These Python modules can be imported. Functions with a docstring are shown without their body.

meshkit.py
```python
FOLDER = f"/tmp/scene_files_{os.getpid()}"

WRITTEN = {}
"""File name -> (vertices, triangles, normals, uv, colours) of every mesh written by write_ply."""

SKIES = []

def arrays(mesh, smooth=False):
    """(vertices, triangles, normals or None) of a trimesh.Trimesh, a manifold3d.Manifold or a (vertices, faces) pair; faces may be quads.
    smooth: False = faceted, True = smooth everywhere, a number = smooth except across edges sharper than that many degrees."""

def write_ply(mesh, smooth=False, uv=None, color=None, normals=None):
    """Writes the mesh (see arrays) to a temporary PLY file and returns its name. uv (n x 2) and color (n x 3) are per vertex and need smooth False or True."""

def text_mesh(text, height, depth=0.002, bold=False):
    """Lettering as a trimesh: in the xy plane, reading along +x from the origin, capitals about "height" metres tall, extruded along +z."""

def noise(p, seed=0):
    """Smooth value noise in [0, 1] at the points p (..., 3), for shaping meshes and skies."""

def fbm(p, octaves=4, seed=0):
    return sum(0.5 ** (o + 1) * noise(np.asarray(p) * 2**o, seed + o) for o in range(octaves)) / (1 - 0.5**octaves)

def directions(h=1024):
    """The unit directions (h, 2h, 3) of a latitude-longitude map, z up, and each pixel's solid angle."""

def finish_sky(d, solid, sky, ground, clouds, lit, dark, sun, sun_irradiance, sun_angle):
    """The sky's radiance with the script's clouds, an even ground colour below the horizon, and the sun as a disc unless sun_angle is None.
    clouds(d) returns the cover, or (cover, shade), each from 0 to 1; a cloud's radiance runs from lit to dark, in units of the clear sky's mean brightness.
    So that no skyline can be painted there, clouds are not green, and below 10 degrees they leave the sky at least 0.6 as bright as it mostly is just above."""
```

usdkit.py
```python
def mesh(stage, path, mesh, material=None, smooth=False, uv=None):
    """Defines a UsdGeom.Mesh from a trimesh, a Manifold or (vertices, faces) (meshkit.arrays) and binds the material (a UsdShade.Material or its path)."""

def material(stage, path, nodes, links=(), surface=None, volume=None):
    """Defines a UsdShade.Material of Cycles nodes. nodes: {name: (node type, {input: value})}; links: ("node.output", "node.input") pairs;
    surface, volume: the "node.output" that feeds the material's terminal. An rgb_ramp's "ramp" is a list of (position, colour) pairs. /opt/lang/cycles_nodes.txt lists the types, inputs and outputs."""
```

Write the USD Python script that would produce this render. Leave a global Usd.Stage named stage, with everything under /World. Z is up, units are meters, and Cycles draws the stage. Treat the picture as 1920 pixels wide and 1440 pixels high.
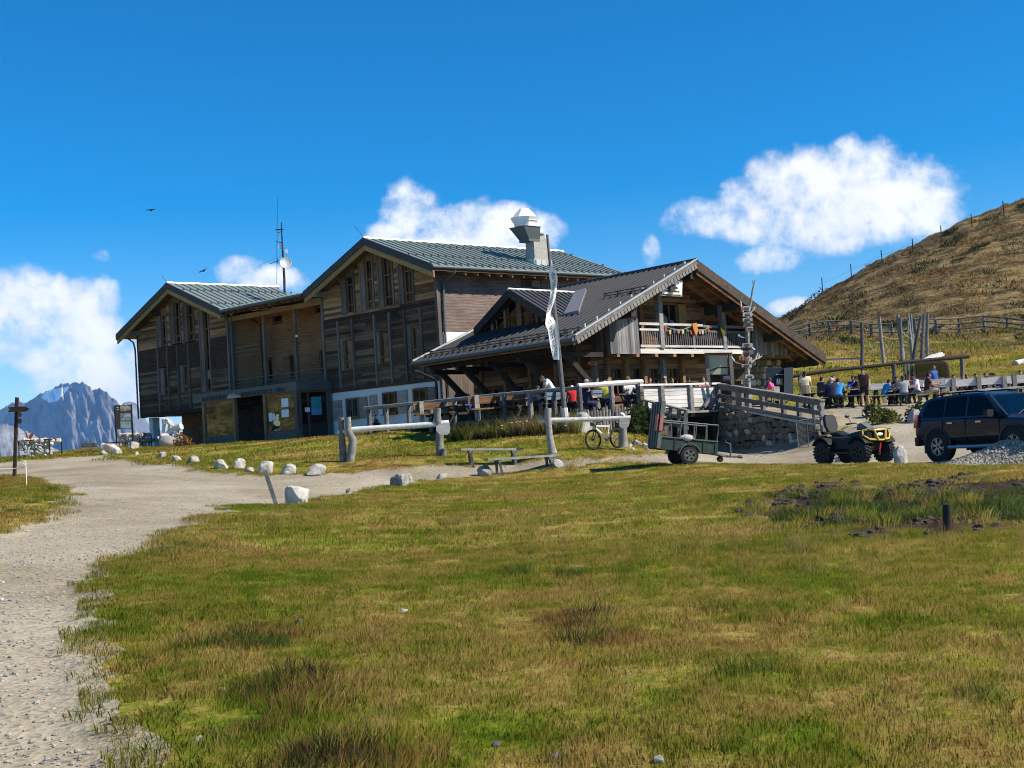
import math, random
import numpy as np, trimesh, manifold3d as m3
from scipy.interpolate import RBFInterpolator
import usdkit, meshkit
from pxr import Usd, UsdGeom, UsdLux, UsdShade, Sdf, Gf, Vt

stage = Usd.Stage.CreateInMemory()
UsdGeom.SetStageUpAxis(stage, UsdGeom.Tokens.z)
UsdGeom.Xform.Define(stage, '/World'); UsdGeom.Scope.Define(stage, '/World/Looks')
rng = np.random.default_rng(11); random.seed(11)
V = lambda *a: np.array(a, float)

# ------------------------------------------------------------------ camera, sky, sun, exposure
HAZE = 4.2e-5
EYE, FPX, PITCH, ROLL = V(0, 0, 1.6), 2300.0, 0.051, 0.064
FW = V(0, math.cos(PITCH), math.sin(PITCH)); _u0 = V(0, -math.sin(PITCH), math.cos(PITCH)); _r0 = V(1, 0, 0)
UP = _u0 * math.cos(ROLL) + _r0 * math.sin(ROLL); RT = _r0 * math.cos(ROLL) - _u0 * math.sin(ROLL)
cam = UsdGeom.Camera.Define(stage, '/World/camera')
cam.CreateHorizontalApertureAttr(36.0); cam.CreateVerticalApertureAttr(27.0); cam.CreateFocalLengthAttr(36.0 * FPX / 1920)
cam.CreateClippingRangeAttr(Gf.Vec2f(0.1, 60000.0)); cam.CreateExposureAttr(0.75)
cam.AddTransformOp().Set(Gf.Matrix4d(*RT, 0, *UP, 0, *(-FW), 0, *EYE, 1))

SUN_AZ, SUN_EL = math.atan2(0.955, -0.29), math.radians(42)           # azimuth as atan2(x, y) of the direction towards the sun
SUN = V(math.sin(SUN_AZ) * math.cos(SUN_EL), math.cos(SUN_AZ) * math.cos(SUN_EL), math.sin(SUN_EL))
sun = UsdLux.DistantLight.Define(stage, '/World/sun')
sun.CreateIntensityAttr(1.25); sun.CreateAngleAttr(0.5); sun.CreateNormalizeAttr(True); sun.CreateColorAttr(Gf.Vec3f(1.0, 0.93, 0.82))
_z = SUN; _x = np.cross(V(0, 0, 1), _z); _x /= np.linalg.norm(_x); _y = np.cross(_z, _x)
sun.AddTransformOp().Set(Gf.Matrix4d(*_x, 0, *_y, 0, *_z, 0, 0, 0, 0, 1))


def ray(px, py):
    return FW + RT * (px - 960) / FPX + UP * (720 - py) / FPX


def at(px, py, d):
    """The point seen at photograph pixel (px, py), d metres in front of the eye."""
    return EYE + ray(px, py) * d


def build_sky():
    nodes = {'sky': ('sky_texture', dict(sky_type='single_scattering', sun_disc=False, sun_elevation=SUN_EL, sun_rotation=SUN_AZ, altitude=1200.0, air_density=1.0, aerosol_density=0.7, ozone_density=2.5)),
             'tc': ('texture_coordinate', {}),
             'n1': ('noise_texture', dict(scale=26.0, detail=9.0, roughness=0.6)), 'n2': ('noise_texture', dict(scale=60.0, detail=7.0, roughness=0.6)),
             'n3': ('noise_texture', dict(scale=9.0, detail=6.0, roughness=0.55, distortion=0.3))}
    links = [('tc.generated', f'{n}.vector') for n in ('n1', 'n2', 'n3')]
    # one puff per row: photograph pixel, half width, half height (pixels), weight
    puffs = [(1520, 365, 120, 80, 1), (1600, 330, 90, 62, 1), (1690, 380, 100, 75, 1), (1420, 400, 110, 50, .95), (1330, 405, 75, 36, .85), (1740, 400, 50, 48, .9), (1450, 485, 60, 26, .75), (1590, 420, 150, 50, .9), (1385, 345, 34, 16, .6), (1790, 352, 36, 14, .3),
             (770, 395, 58, 52, 1), (850, 420, 85, 40, .95), (930, 425, 80, 42, .95), (1000, 440, 60, 35, .85), (740, 440, 50, 40, .9), (860, 470, 130, 40, 1), (880, 395, 60, 30, .55),
             (450, 510, 42, 30, .8), (500, 525, 60, 26, .9), (555, 535, 30, 20, .6), (1220, 475, 18, 34, .42), (1485, 575, 45, 16, .8),
             (60, 575, 75, 62, 1), (120, 570, 62, 52, 1), (25, 600, 80, 75, 1), (140, 640, 80, 60, 1), (190, 560, 32, 42, .6), (100, 660, 75, 40, .9), (170, 705, 85, 55, 1.05), (230, 750, 70, 55, 1.05), (110, 715, 40, 40, .8), (195, 480, 24, 14, .4), (255, 700, 40, 60, .8), (15, 560, 60, 45, .9), (-120, 600, 140, 80, 1), (2100, 380, 160, 60, .9), (2300, 500, 200, 60, .9), (-400, 520, 200, 90, .9)]
    last = None
    for i, (px, py, a, b, w) in enumerate(puffs):
        d = ray(px, py); d /= np.linalg.norm(d)
        # elliptical fall-off about the puff's own direction, axes along its local east and up
        e = np.cross(d, V(0, 0, 1)); e /= np.linalg.norm(e); t = np.cross(e, d)
        nodes[f'a{i}'] = ('vector_math', dict(math_type='dot_product', vector2=tuple(e * FPX / a)))
        nodes[f'b{i}'] = ('vector_math', dict(math_type='dot_product', vector2=tuple(t * FPX / b)))
        nodes[f'q{i}'] = ('math', dict(math_type='multiply')); nodes[f'p{i}'] = ('math', dict(math_type='multiply_add'))
        nodes[f's{i}'] = ('map_range', dict(range_type='smoothstep', from_min=0.0, from_max=2.3, to_min=float(w), to_max=0.0, clamp=True))
        links += [('tc.generated', f'a{i}.vector1'), ('tc.generated', f'b{i}.vector1'), (f'a{i}.value', f'q{i}.value1'), (f'a{i}.value', f'q{i}.value2'),
                  (f'b{i}.value', f'p{i}.value1'), (f'b{i}.value', f'p{i}.value2'), (f'q{i}.value', f'p{i}.value3'), (f'p{i}.value', f's{i}.value')]
        if last is None:
            last = f's{i}.result'
        else:
            nodes[f'm{i}'] = ('math', dict(math_type='smoothmax', value3=0.12)); links += [(last, f'm{i}.value1'), (f's{i}.result', f'm{i}.value2')]; last = f'm{i}.value'
    # ragged edges: cover = smoothstep(mask + noise)
    nodes['front'] = ('vector_math', dict(math_type='dot_product', vector2=tuple(FW))); nodes['infront'] = ('math', dict(math_type='greater_than', value2=0.0)); nodes['mask'] = ('math', dict(math_type='multiply'))
    links += [('tc.generated', 'front.vector1'), ('front.value', 'infront.value1'), (last, 'mask.value1'), ('infront.value', 'mask.value2')]
    nodes['e1'] = ('math', dict(math_type='multiply_add', value2=1.9, value3=-0.95)); nodes['e2'] = ('math', dict(math_type='multiply_add', value2=0.9, value3=-0.45)); nodes['e3'] = ('math', dict(math_type='add'))
    nodes['e4'] = ('math', dict(math_type='add')); nodes['cov'] = ('map_range', dict(range_type='smoothstep', from_min=0.28, from_max=1.15, to_min=0.0, to_max=0.96, clamp=True))
    nodes['inm'] = ('map_range', dict(range_type='smoothstep', from_min=0.10, from_max=0.40, to_min=0.0, to_max=1.0, clamp=True)); nodes['covm'] = ('math', dict(math_type='multiply'))
    links += [('n1.fac', 'e1.value1'), ('n2.fac', 'e2.value1'), ('e1.value', 'e3.value1'), ('e2.value', 'e3.value2'), ('e3.value', 'e4.value1'), ('mask.value', 'e4.value2'), ('e4.value', 'cov.value'), ('mask.value', 'inm.value'), ('cov.result', 'covm.value1'), ('inm.result', 'covm.value2')]
    # billows: soft grey bellies inside the white
    nodes['sh'] = ('rgb_ramp', {'ramp': [(0.38, (2.5, 2.9, 3.6)), (0.54, (3.7, 4.0, 4.4)), (0.70, (5.6, 5.7, 5.9)), (0.92, (7.0, 7.0, 7.0))]})
    nodes['sb'] = ('math', dict(math_type='multiply_add', value2=0.30)); nodes['sc'] = ('math', dict(math_type='multiply_add', value2=0.55)); nodes['sd'] = ('math', dict(math_type='multiply_add', value2=0.5, value3=0.03))
    links += [('n3.fac', 'sd.value1'), ('n1.fac', 'sc.value1'), ('sd.value', 'sc.value3'), ('mask.value', 'sb.value1'), ('sc.value', 'sb.value3'), ('sb.value', 'sh.fac')]
    nodes['tint'] = ('hsv', dict(hue=0.5, saturation=1.62, value=0.93)); nodes['mix'] = ('mix', {}); nodes['bg'] = ('background_shader', dict(strength=0.1))
    links += [('sky.color', 'tint.color'), ('covm.value', 'mix.fac'), ('tint.color', 'mix.color1'), ('sh.color', 'mix.color2'), ('mix.color', 'bg.color')]
    m = usdkit.material(stage, '/World/Looks/sky_air', nodes, links, surface='bg.background')
    dome = UsdLux.DomeLight.Define(stage, '/World/sky')
    UsdShade.MaterialBindingAPI.Apply(dome.GetPrim()).Bind(m)


build_sky()

# ------------------------------------------------------------------ helpers
COUNT, CLS = {}, {}


def numbered(parent, name):
    k = f'{parent}/{name}'; n = COUNT.get(k, 0); COUNT[k] = n + 1
    return k if n == 0 else f'{k}_{n:03d}'


def path_of(p):
    return '/World' if p is None else str(p.GetPath())


def tag(prim, label=None, cat=None, group=None, kind=None):
    for k, v in (('label', label), ('category', cat), ('group', group), ('kind', kind)):
        if v: prim.SetCustomDataByKey(k, v)
    return prim


def thing(name, label, cat, loc=None, rz=0.0, group=None):
    x = UsdGeom.Xform.Define(stage, numbered('/World', name))
    if loc is not None:
        x.AddTranslateOp().Set(Gf.Vec3d(*map(float, loc)))
        if rz: x.AddRotateZOp().Set(math.degrees(rz))
    return tag(x.GetPrim(), label, cat, group)


def copy_of(src, label, loc, rz=0.0, group=None, cat=None, scale=None):
    """Another thing like src: an instanceable reference to it under the next number."""
    name = src.GetName(); name = name[:-4] if name[-4:-3] == '_' and name[-3:].isdigit() else name
    x = UsdGeom.Xform.Define(stage, numbered('/World', name)); p = x.GetPrim()
    p.GetReferences().AddInternalReference(src.GetPath()); p.SetInstanceable(True)
    x.ClearXformOpOrder(); x.SetXformOpOrder([])
    ops = {o.GetOpName(): o for o in UsdGeom.Xformable(src).GetOrderedXformOps()}
    t = x.AddTranslateOp(opSuffix='here'); t.Set(Gf.Vec3d(*map(float, loc)))
    r = x.AddRotateZOp(opSuffix='here'); r.Set(math.degrees(rz))
    order = [t, r]
    if scale is not None:
        s = x.AddScaleOp(opSuffix='here'); s.Set(Gf.Vec3f(*map(float, scale))); order.append(s)
    x.SetXformOpOrder(order)
    c = src.GetCustomData()
    return tag(p, label, cat or c.get('category'), group or c.get('group'))


class MB:
    """Collects shapes and makes them one mesh."""
    def __init__(s): s.v, s.f, s.n = [], [], 0

    def add(s, v, f):
        v = np.asarray(v, float); f = np.asarray(f, int)
        if f.shape[1] == 4: f = np.vstack([f[:, [0, 1, 2]], f[:, [0, 2, 3]]])
        s.v.append(v); s.f.append(f + s.n); s.n += len(v); return s

    def tm(s, t, M=None):
        v = np.array(t.vertices)
        if M is not None: v = v @ M[:3, :3].T + M[:3, 3]
        return s.add(v, t.faces)

    def hexa(s, c):
        """c: 8 corners, bottom ring then top ring, each counter-clockwise seen from above."""
        return s.add(c, [[0, 3, 2, 1], [4, 5, 6, 7], [0, 1, 5, 4], [1, 2, 6, 5], [2, 3, 7, 6], [3, 0, 4, 7]])

    def box(s, lo, hi, O=(0, 0, 0), A=None):
        x0, y0, z0 = lo; x1, y1, z1 = hi
        c = np.array([[x0, y0, z0], [x1, y0, z0], [x1, y1, z0], [x0, y1, z0], [x0, y0, z1], [x1, y0, z1], [x1, y1, z1], [x0, y1, z1]], float)
        if A is not None: c = c @ np.asarray(A)
        c = c + np.asarray(O, float)
        f = np.array([[0, 3, 2, 1], [4, 5, 6, 7], [0, 1, 5, 4], [1, 2, 6, 5], [2, 3, 7, 6], [3, 0, 4, 7]])
        if A is not None and np.linalg.det(np.asarray(A)) < 0: f = f[:, ::-1]
        return s.add(c, f)

    def beam(s, p, q, w, h, up=(0, 0, 1)):
        p, q = np.asarray(p, float), np.asarray(q, float); d = q - p; L = np.linalg.norm(d); d = d / L
        up = np.asarray(up, float)
        if abs(d @ up) > .98: up = V(1, 0, 0) if abs(d[0]) < .9 else V(0, 1, 0)
        r = np.cross(d, up); r /= np.linalg.norm(r); u = np.cross(r, d)
        return s.box((0, -w / 2, -h / 2), (L, w / 2, h / 2), p, np.array([d, -r, u]))

    def tube(s, pts, r, n=8, caps=True, wob=0.0):
        pts = [np.asarray(p, float) for p in pts]; m = len(pts); rr = np.broadcast_to(np.asarray(r, float), (m,))
        T = [pts[min(i + 1, m - 1)] - pts[max(i - 1, 0)] for i in range(m)]; T = [t / (np.linalg.norm(t) + 1e-12) for t in T]
        a = np.cross(T[0], V(0, 0, 1) if abs(T[0][2]) < .9 else V(1, 0, 0)); a /= np.linalg.norm(a)
        vs = []; ph = np.arange(n) * 2 * math.pi / n
        for i in range(m):
            a = a - T[i] * (a @ T[i]); a /= np.linalg.norm(a); b = np.cross(T[i], a)
            k = rr[i] * (1 + (wob * (rng.random(n) - .5) if wob else 0))
            vs.append(pts[i] + (np.cos(ph) * k)[:, None] * a + (np.sin(ph) * k)[:, None] * b)
        v = np.vstack(vs); f = []
        for i in range(m - 1):
            for j in range(n):
                k = (j + 1) % n; f.append([i * n + j, i * n + k, (i + 1) * n + k, (i + 1) * n + j])
        s.add(v, f)
        if caps:
            for i, fl in ((0, 1), (m - 1, 0)):
                ring = v[i * n:(i + 1) * n]; c = ring.mean(0); ff = [[0, 1 + (j + 1) % n, 1 + j] if fl else [0, 1 + j, 1 + (j + 1) % n] for j in range(n)]
                s.add(np.vstack([c, ring]), ff)
        return s

    def prism(s, poly, P0, P1):
        """poly: 2-D points (convex or star-shaped about their mean); P0, P1 map a 2-D point to the two end faces."""
        a = np.array([P0(*p) for p in poly]); b = np.array([P1(*p) for p in poly]); n = len(poly)
        s.add(np.vstack([a, b]), [[i, (i + 1) % n, n + (i + 1) % n, n + i] for i in range(n)])
        for ring, fl in ((a, 1), (b, 0)):
            c = ring.mean(0); s.add(np.vstack([c, ring]), [[0, 1 + (i + 1) % n, 1 + i] if fl else [0, 1 + i, 1 + (i + 1) % n] for i in range(n)])
        return s

    def ball(s, c, r, sub=1):
        t = trimesh.creation.icosphere(sub); return s.add(t.vertices * np.asarray(r, float) + np.asarray(c, float), t.faces)

    def torus(s, c, R, r, ax, n=24, k=8, a0=0.0, a1=2 * math.pi):
        ax = np.asarray(ax, float); ax = ax / np.linalg.norm(ax); e = np.cross(ax, V(0, 0, 1) if abs(ax[2]) < .9 else V(1, 0, 0)); e /= np.linalg.norm(e); g = np.cross(ax, e)
        full = abs(a1 - a0 - 2 * math.pi) < 1e-6; m = n if full else n + 1
        v = []
        for i in range(m):
            t = a0 + (a1 - a0) * i / n; d = math.cos(t) * e + math.sin(t) * g
            for j in range(k):
                q = 2 * math.pi * j / k; v.append(np.asarray(c) + d * (R + r * math.cos(q)) + ax * r * math.sin(q))
        f = [[(i % m) * k + j, ((i + 1) % m) * k + j, ((i + 1) % m) * k + (j + 1) % k, (i % m) * k + (j + 1) % k] for i in range(n) for j in range(k)]
        return s.add(v, f)

    def mesh(s):
        return np.vstack(s.v), np.vstack(s.f)

    def build(s, name, mat, parent=None, smooth=False, kind=None, label=None):
        v, f = s.mesh()
        m = usdkit.mesh(stage, numbered(path_of(parent), name), trimesh.Trimesh(v, f, process=False), mat, smooth=smooth)
        return tag(m.GetPrim(), label, kind=kind)


def part(name, mat, parent, fn, **k):
    b = MB(); fn(b); return b.build(name, mat, parent, **k)


M = {}


def mat(name, nodes, links, surface='p.BSDF', volume=None):
    M[name] = usdkit.material(stage, f'/World/Looks/{name}', nodes, links, surface=surface, volume=volume); return M[name]


def plain(name, col, rough=0.7, metal=0.0, var=0.25, scale=6.0, bump=0.0, spec=0.4, coat=0.0):
    """A surface with slight mottling of its own colour."""
    c = V(*col)
    n = {'g': ('geometry', {}), 'n': ('noise_texture', dict(scale=scale, detail=5.0, roughness=0.6)), 'r': ('rgb_ramp', {'ramp': [(0.3, tuple(c * (1 - var))), (0.7, tuple(np.minimum(c * (1 + var), 1)))]}),
         'p': ('principled_bsdf', dict(roughness=rough, metallic=metal, specular_ior_level=spec, coat_weight=coat, coat_roughness=0.05))}
    l = [('g.position', 'n.vector'), ('n.fac', 'r.fac'), ('r.color', 'p.base_color')]
    if bump:
        n['b'] = ('bump', dict(strength=0.6, distance=bump)); l += [('n.fac', 'b.height'), ('b.normal', 'p.normal')]
    return mat(name, n, l)


def wood(name, dark, mid, light, grain='h', rough=0.85, spread=0.55, stain=0.5):
    """Boards: long grain, knots, tone that differs from board to board, weather streaks."""
    sc = {'h': (1.1, 1.1, 26.0), 'v': (24.0, 24.0, 0.9), 'any': (7.0, 7.0, 7.0)}[grain]
    n = {'g': ('geometry', {}), 'o': ('object_info', {}), 'm': ('mapping', dict(scale=sc)), 'n': ('noise_texture', dict(scale=1.0, detail=6.0, roughness=0.65, distortion=0.4)),
         'k': ('noise_texture', dict(scale=0.55, detail=4.0, roughness=0.6)), 'ad': ('math', dict(math_type='add')), 'fr': ('math', dict(math_type='fraction')),
         'x1': ('math', dict(math_type='multiply_add', value2=spread, value3=-spread / 2)), 'x2': ('math', dict(math_type='multiply_add', value2=1.0)), 'x3': ('math', dict(math_type='multiply_add', value2=stain, value3=-stain / 2)), 'x4': ('math', dict(math_type='add')),
         'r': ('rgb_ramp', {'ramp': [(0.12, dark), (0.5, mid), (0.88, light)]}), 'b': ('bump', dict(strength=0.5, distance=0.006)), 'p': ('principled_bsdf', dict(roughness=rough, specular_ior_level=0.25))}
    l = [('g.position', 'm.vector'), ('m.vector', 'n.vector'), ('g.position', 'k.vector'), ('o.random', 'ad.value1'), ('g.random_per_island', 'ad.value2'), ('ad.value', 'fr.value1'), ('fr.value', 'x1.value1'),
         ('n.fac', 'x2.value1'), ('x1.value', 'x2.value3'), ('k.fac', 'x3.value1'), ('x2.value', 'x4.value1'), ('x3.value', 'x4.value2'), ('x4.value', 'r.fac'), ('r.color', 'p.base_color'), ('n.fac', 'b.height'), ('b.normal', 'p.normal')]
    return mat(name, n, l)


def pane(name, tint=(0.6, 0.65, 0.62), refl=(0.9, 0.9, 0.9), ior=1.9):
    return mat(name, {'f': ('fresnel', dict(IOR=ior)), 't': ('transparent_bsdf', dict(color=tint)), 'g': ('glossy_bsdf', dict(color=refl, roughness=0.02)), 'x': ('mix_closure', {})},
               [('f.fac', 'x.fac'), ('t.BSDF', 'x.closure1'), ('g.BSDF', 'x.closure2')], surface='x.closure')


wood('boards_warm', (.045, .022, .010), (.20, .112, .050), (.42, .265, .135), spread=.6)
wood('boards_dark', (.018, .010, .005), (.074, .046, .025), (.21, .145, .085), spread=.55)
wood('boards_mid', (.045, .022, .010), (.195, .098, .042), (.41, .245, .115), spread=.7)
wood('boards_side', (.11, .075, .06), (.27, .205, .175), (.48, .42, .38), spread=.6)
wood('boards_grey', (.04, .04, .043), (.135, .132, .132), (.32, .305, .285), grain='v', spread=.45)
wood('boards_sooty', (.02, .014, .010), (.085, .062, .046), (.22, .17, .125), grain='v', spread=.45)
wood('boards_log', (.035, .018, .008), (.15, .08, .036), (.36, .22, .11), spread=.5)
wood('beam_warm', (.06, .030, .012), (.22, .12, .05), (.40, .25, .12), spread=.3)
wood('beam_dark', (.010, .007, .005), (.035, .025, .018), (.09, .07, .05), grain='any', spread=.3)
wood('batten_grey', (.045, .036, .029), (.125, .100, .080), (.27, .225, .19), grain='v', spread=.3)
wood('timber_grey', (.055, .052, .05), (.185, .175, .16), (.40, .375, .34), grain='any', spread=.3)
wood('timber_pale', (.20, .19, .175), (.46, .44, .41), (.68, .66, .62), grain='h', spread=.25)
wood('timber_weathered', (.04, .038, .036), (.13, .122, .115), (.30, .285, .265), grain='any', spread=.35)
wood('bleached', (.28, .265, .245), (.50, .485, .455), (.70, .685, .65), grain='any', spread=.15)
wood('window_wood', (.06, .028, .012), (.17, .085, .038), (.30, .17, .085), grain='v', spread=.3)
wood('sign_wood', (.16, .13, .10), (.36, .32, .27), (.58, .54, .48), spread=.5)
wood('ochre_wood', (.16, .09, .025), (.30, .18, .06), (.42, .28, .11), grain='v', spread=.2)
wood('soffit', (.14, .095, .035), (.30, .21, .085), (.42, .31, .14), grain='any', spread=.2, stain=.2)
plain('roof_green', (.15, .182, .168), rough=.55, metal=.1, var=.10, scale=.8, spec=.5)
plain('roof_dark', (.045, .043, .045), rough=.55, metal=.1, var=.12, scale=.8, spec=.5)
plain('trim_dark', (.045, .055, .052), rough=.5, metal=.3, var=.12, scale=1.0)
plain('zinc', (.45, .47, .45), rough=.42, metal=.3, var=.12, scale=1.5)
plain('downpipe', (.08, .095, .10), rough=.6, metal=.2, var=.12)
plain('black_metal', (.012, .012, .013), rough=.5, var=.2)
plain('steel_white', (.75, .75, .73), rough=.45, var=.05)
plain('render_white', (.62, .63, .62), rough=.9, var=.06, scale=1.2)
plain('concrete', (.30, .29, .26), rough=.95, var=.22, scale=9.0, bump=.01)
plain('fascia_grey', (.075, .085, .082), rough=.55, var=.10, scale=1.0)
plain('letter_dark', (.018, .02, .021), rough=.6)
plain('paper', (.75, .78, .76), rough=.8, var=.04)
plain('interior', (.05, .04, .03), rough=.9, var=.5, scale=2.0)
plain('dark_void', (.012, .010, .009), rough=.95, var=.4, scale=1.0)
plain('white_cloth', (.80, .80, .82), rough=.8, var=.03)
plain('rubber', (.014, .014, .015), rough=.85, var=.3, scale=30.0)
plain('rope_pale', (.42, .40, .30), rough=.95, var=.3, scale=20.0)
plain('rope_green', (.16, .24, .20), rough=.95, var=.2, scale=20.0)
pane('glass', tint=(.55, .6, .6), ior=1.5); pane('glass_bright', tint=(.6, .65, .6), refl=(1, 1, 1), ior=1.6)
pane('glass_entrance', tint=(.3, .34, .32), refl=(.80, 1, .92), ior=2.4); plain('flashing_grey', (.20, .195, .195), rough=.5, var=.1); plain('curtain', (.40, .45, .46), rough=.9, var=.2, scale=4.0)
plain('curtain_blue', (.12, .22, .36), rough=.9, var=.3, scale=4.0)

# ------------------------------------------------------------------ terrain
# what the ground passes through: (pixel, depth) where the photograph shows it, and world points where it does not
_c = []
for px in (0, 480, 960, 1440, 1920, 2300):
    for d in (6, 10, 16, 23, 30):
        if px < 500 and d > 20: continue
        sl = np.interp(px, [0, 480, 960], [.034, .022, .0123]); p = at(px, 720, d); _c.append((p[0], p[1], EYE[2] - 1.6 + sl * p[1]))
_px = [(27, 893, 40), (110, 915, 34), (0, 985, 22), (0, 940, 27), (300, 905, 38), (560, 945, 30), (500, 888, 42), (380, 868, 46), (600, 888, 41), (650, 865, 45), (825, 852, 45), (1040, 850, 43), (1105, 841, 44), (1178, 834, 45),
       (930, 890, 41), (1030, 876, 42), (870, 872, 43), (960, 870, 43.5), (1290, 873, 39), (1370, 870, 40), (1545, 871, 38), (1680, 869, 37), (1765, 862, 35.4), (1850, 872, 33), (1950, 880, 32), (2150, 880, 33), (1200, 868, 41), (1420, 850, 47), (1345, 850, 53.5), (1300, 850, 52),
       (1480, 850, 47.5), (1500, 860, 43), (1625, 800, 46), (1575, 806, 47.6), (1620, 764, 54), (1560, 770, 52.5), (1700, 790, 47), (1500, 768, 55), (1750, 755, 55), (1900, 745, 56), (2100, 735, 57), (1790, 750.5, 62), (1650, 759.5, 62), (1900, 744, 62),
       (1000, 812, 52), (1130, 803, 51.5), (1200, 815, 49), (780, 802, 58), (700, 812, 60), (634, 818, 61), (560, 825, 62.5), (500, 829, 64), (430, 834, 66), (360, 836, 68), (300, 841, 71), (850, 826, 54), (600, 845, 52), (450, 856, 54), (330, 853, 60),
       (150, 852, 68), (60, 858, 64), (0, 862, 62), (230, 838, 74), (270, 839, 76), (-150, 880, 62), (-300, 900, 55), (-300, 930, 40),
       (1613, 692, 92), (1480, 655, 102), (1805, 716, 72), (1560, 722, 70), (1920, 690, 82), (1519, 636, 118), (1650, 632, 116), (1797, 624, 114), (1889, 627, 110), (2050, 640, 105),
       (1440, 610, 148), (1485, 590, 150), (1543, 548, 150), (1597, 518, 150), (1655, 492, 150), (1712, 471, 150), (1766, 448, 150), (1823, 422, 150), (1883, 403, 150), (1930, 392, 150), (2100, 320, 150), (2300, 270, 150),
       (1889, 535, 128), (1750, 545, 130), (1620, 580, 130), (2100, 520, 128)]
_c += [tuple(at(*q)) for q in _px]
for px, d, z in ((700, 68, .98), (560, 76, .92), (440, 82, .9), (300, 87, 1.0), (820, 65, 1.15), (620, 68, 1.0), (1300, 115, 6), (1000, 120, 4), (700, 120, 1), (400, 118, -4), (150, 108, -6), (0, 100, -6), (-200, 95, -3), (900, 85, 2.6), (600, 95, 1.6), (1200, 85, 3.2), (1300, 70, 2.2), (1500, 190, 12), (1900, 195, 24), (2300, 190, 36), (1000, 190, -12), (300, 180, -30), (-200, 170, -25), (2300, 115, 12), (2300, 60, 1.8), (2300, 90, 5), (1100, 62, 2.3), (1250, 60, 2.3)):
    p = at(px, 720, d); _c.append((p[0], p[1], z + EYE[2]))
_c += [(0, 0, 0), (3, 2, 0), (-3, 2, .05), (0, -20, -.4), (-30, -20, .2), (30, -20, -.3), (60, 20, .5), (-20, 15, .7), (-45, 30, 3), (-60, 60, 5), (-90, 72, 17), (-130, 83, 40), (-180, 90, 62), (-120, 30, 22), (-130, 130, 36), (-200, 150, 60), (80, 60, 4), (120, 100, 22), (0, -150, -4), (150, -60, 0), (-150, -60, 12), (150, 150, 40), (-60, 170, -20)]
_c = np.array(_c, float)
_rbf = RBFInterpolator(_c[:, :2] / 40.0, _c[:, 2], kernel='thin_plate_spline', smoothing=2e-4)


def sstep(a, b, x):
    t = np.clip((np.asarray(x, float) - a) / (b - a), 0, 1); return t * t * (3 - 2 * t)


def base(x, y):
    x, y = np.asarray(x, float), np.asarray(y, float); r = np.hypot(x, y)
    k = np.minimum(1, 205 / np.maximum(r, 1e-6))
    z = _rbf(np.stack([(x * k).ravel(), (y * k).ravel()], 1) / 40.0).reshape(x.shape)
    w = sstep(205, 1500, r)
    return z * (1 - w) - 420 * w


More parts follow.
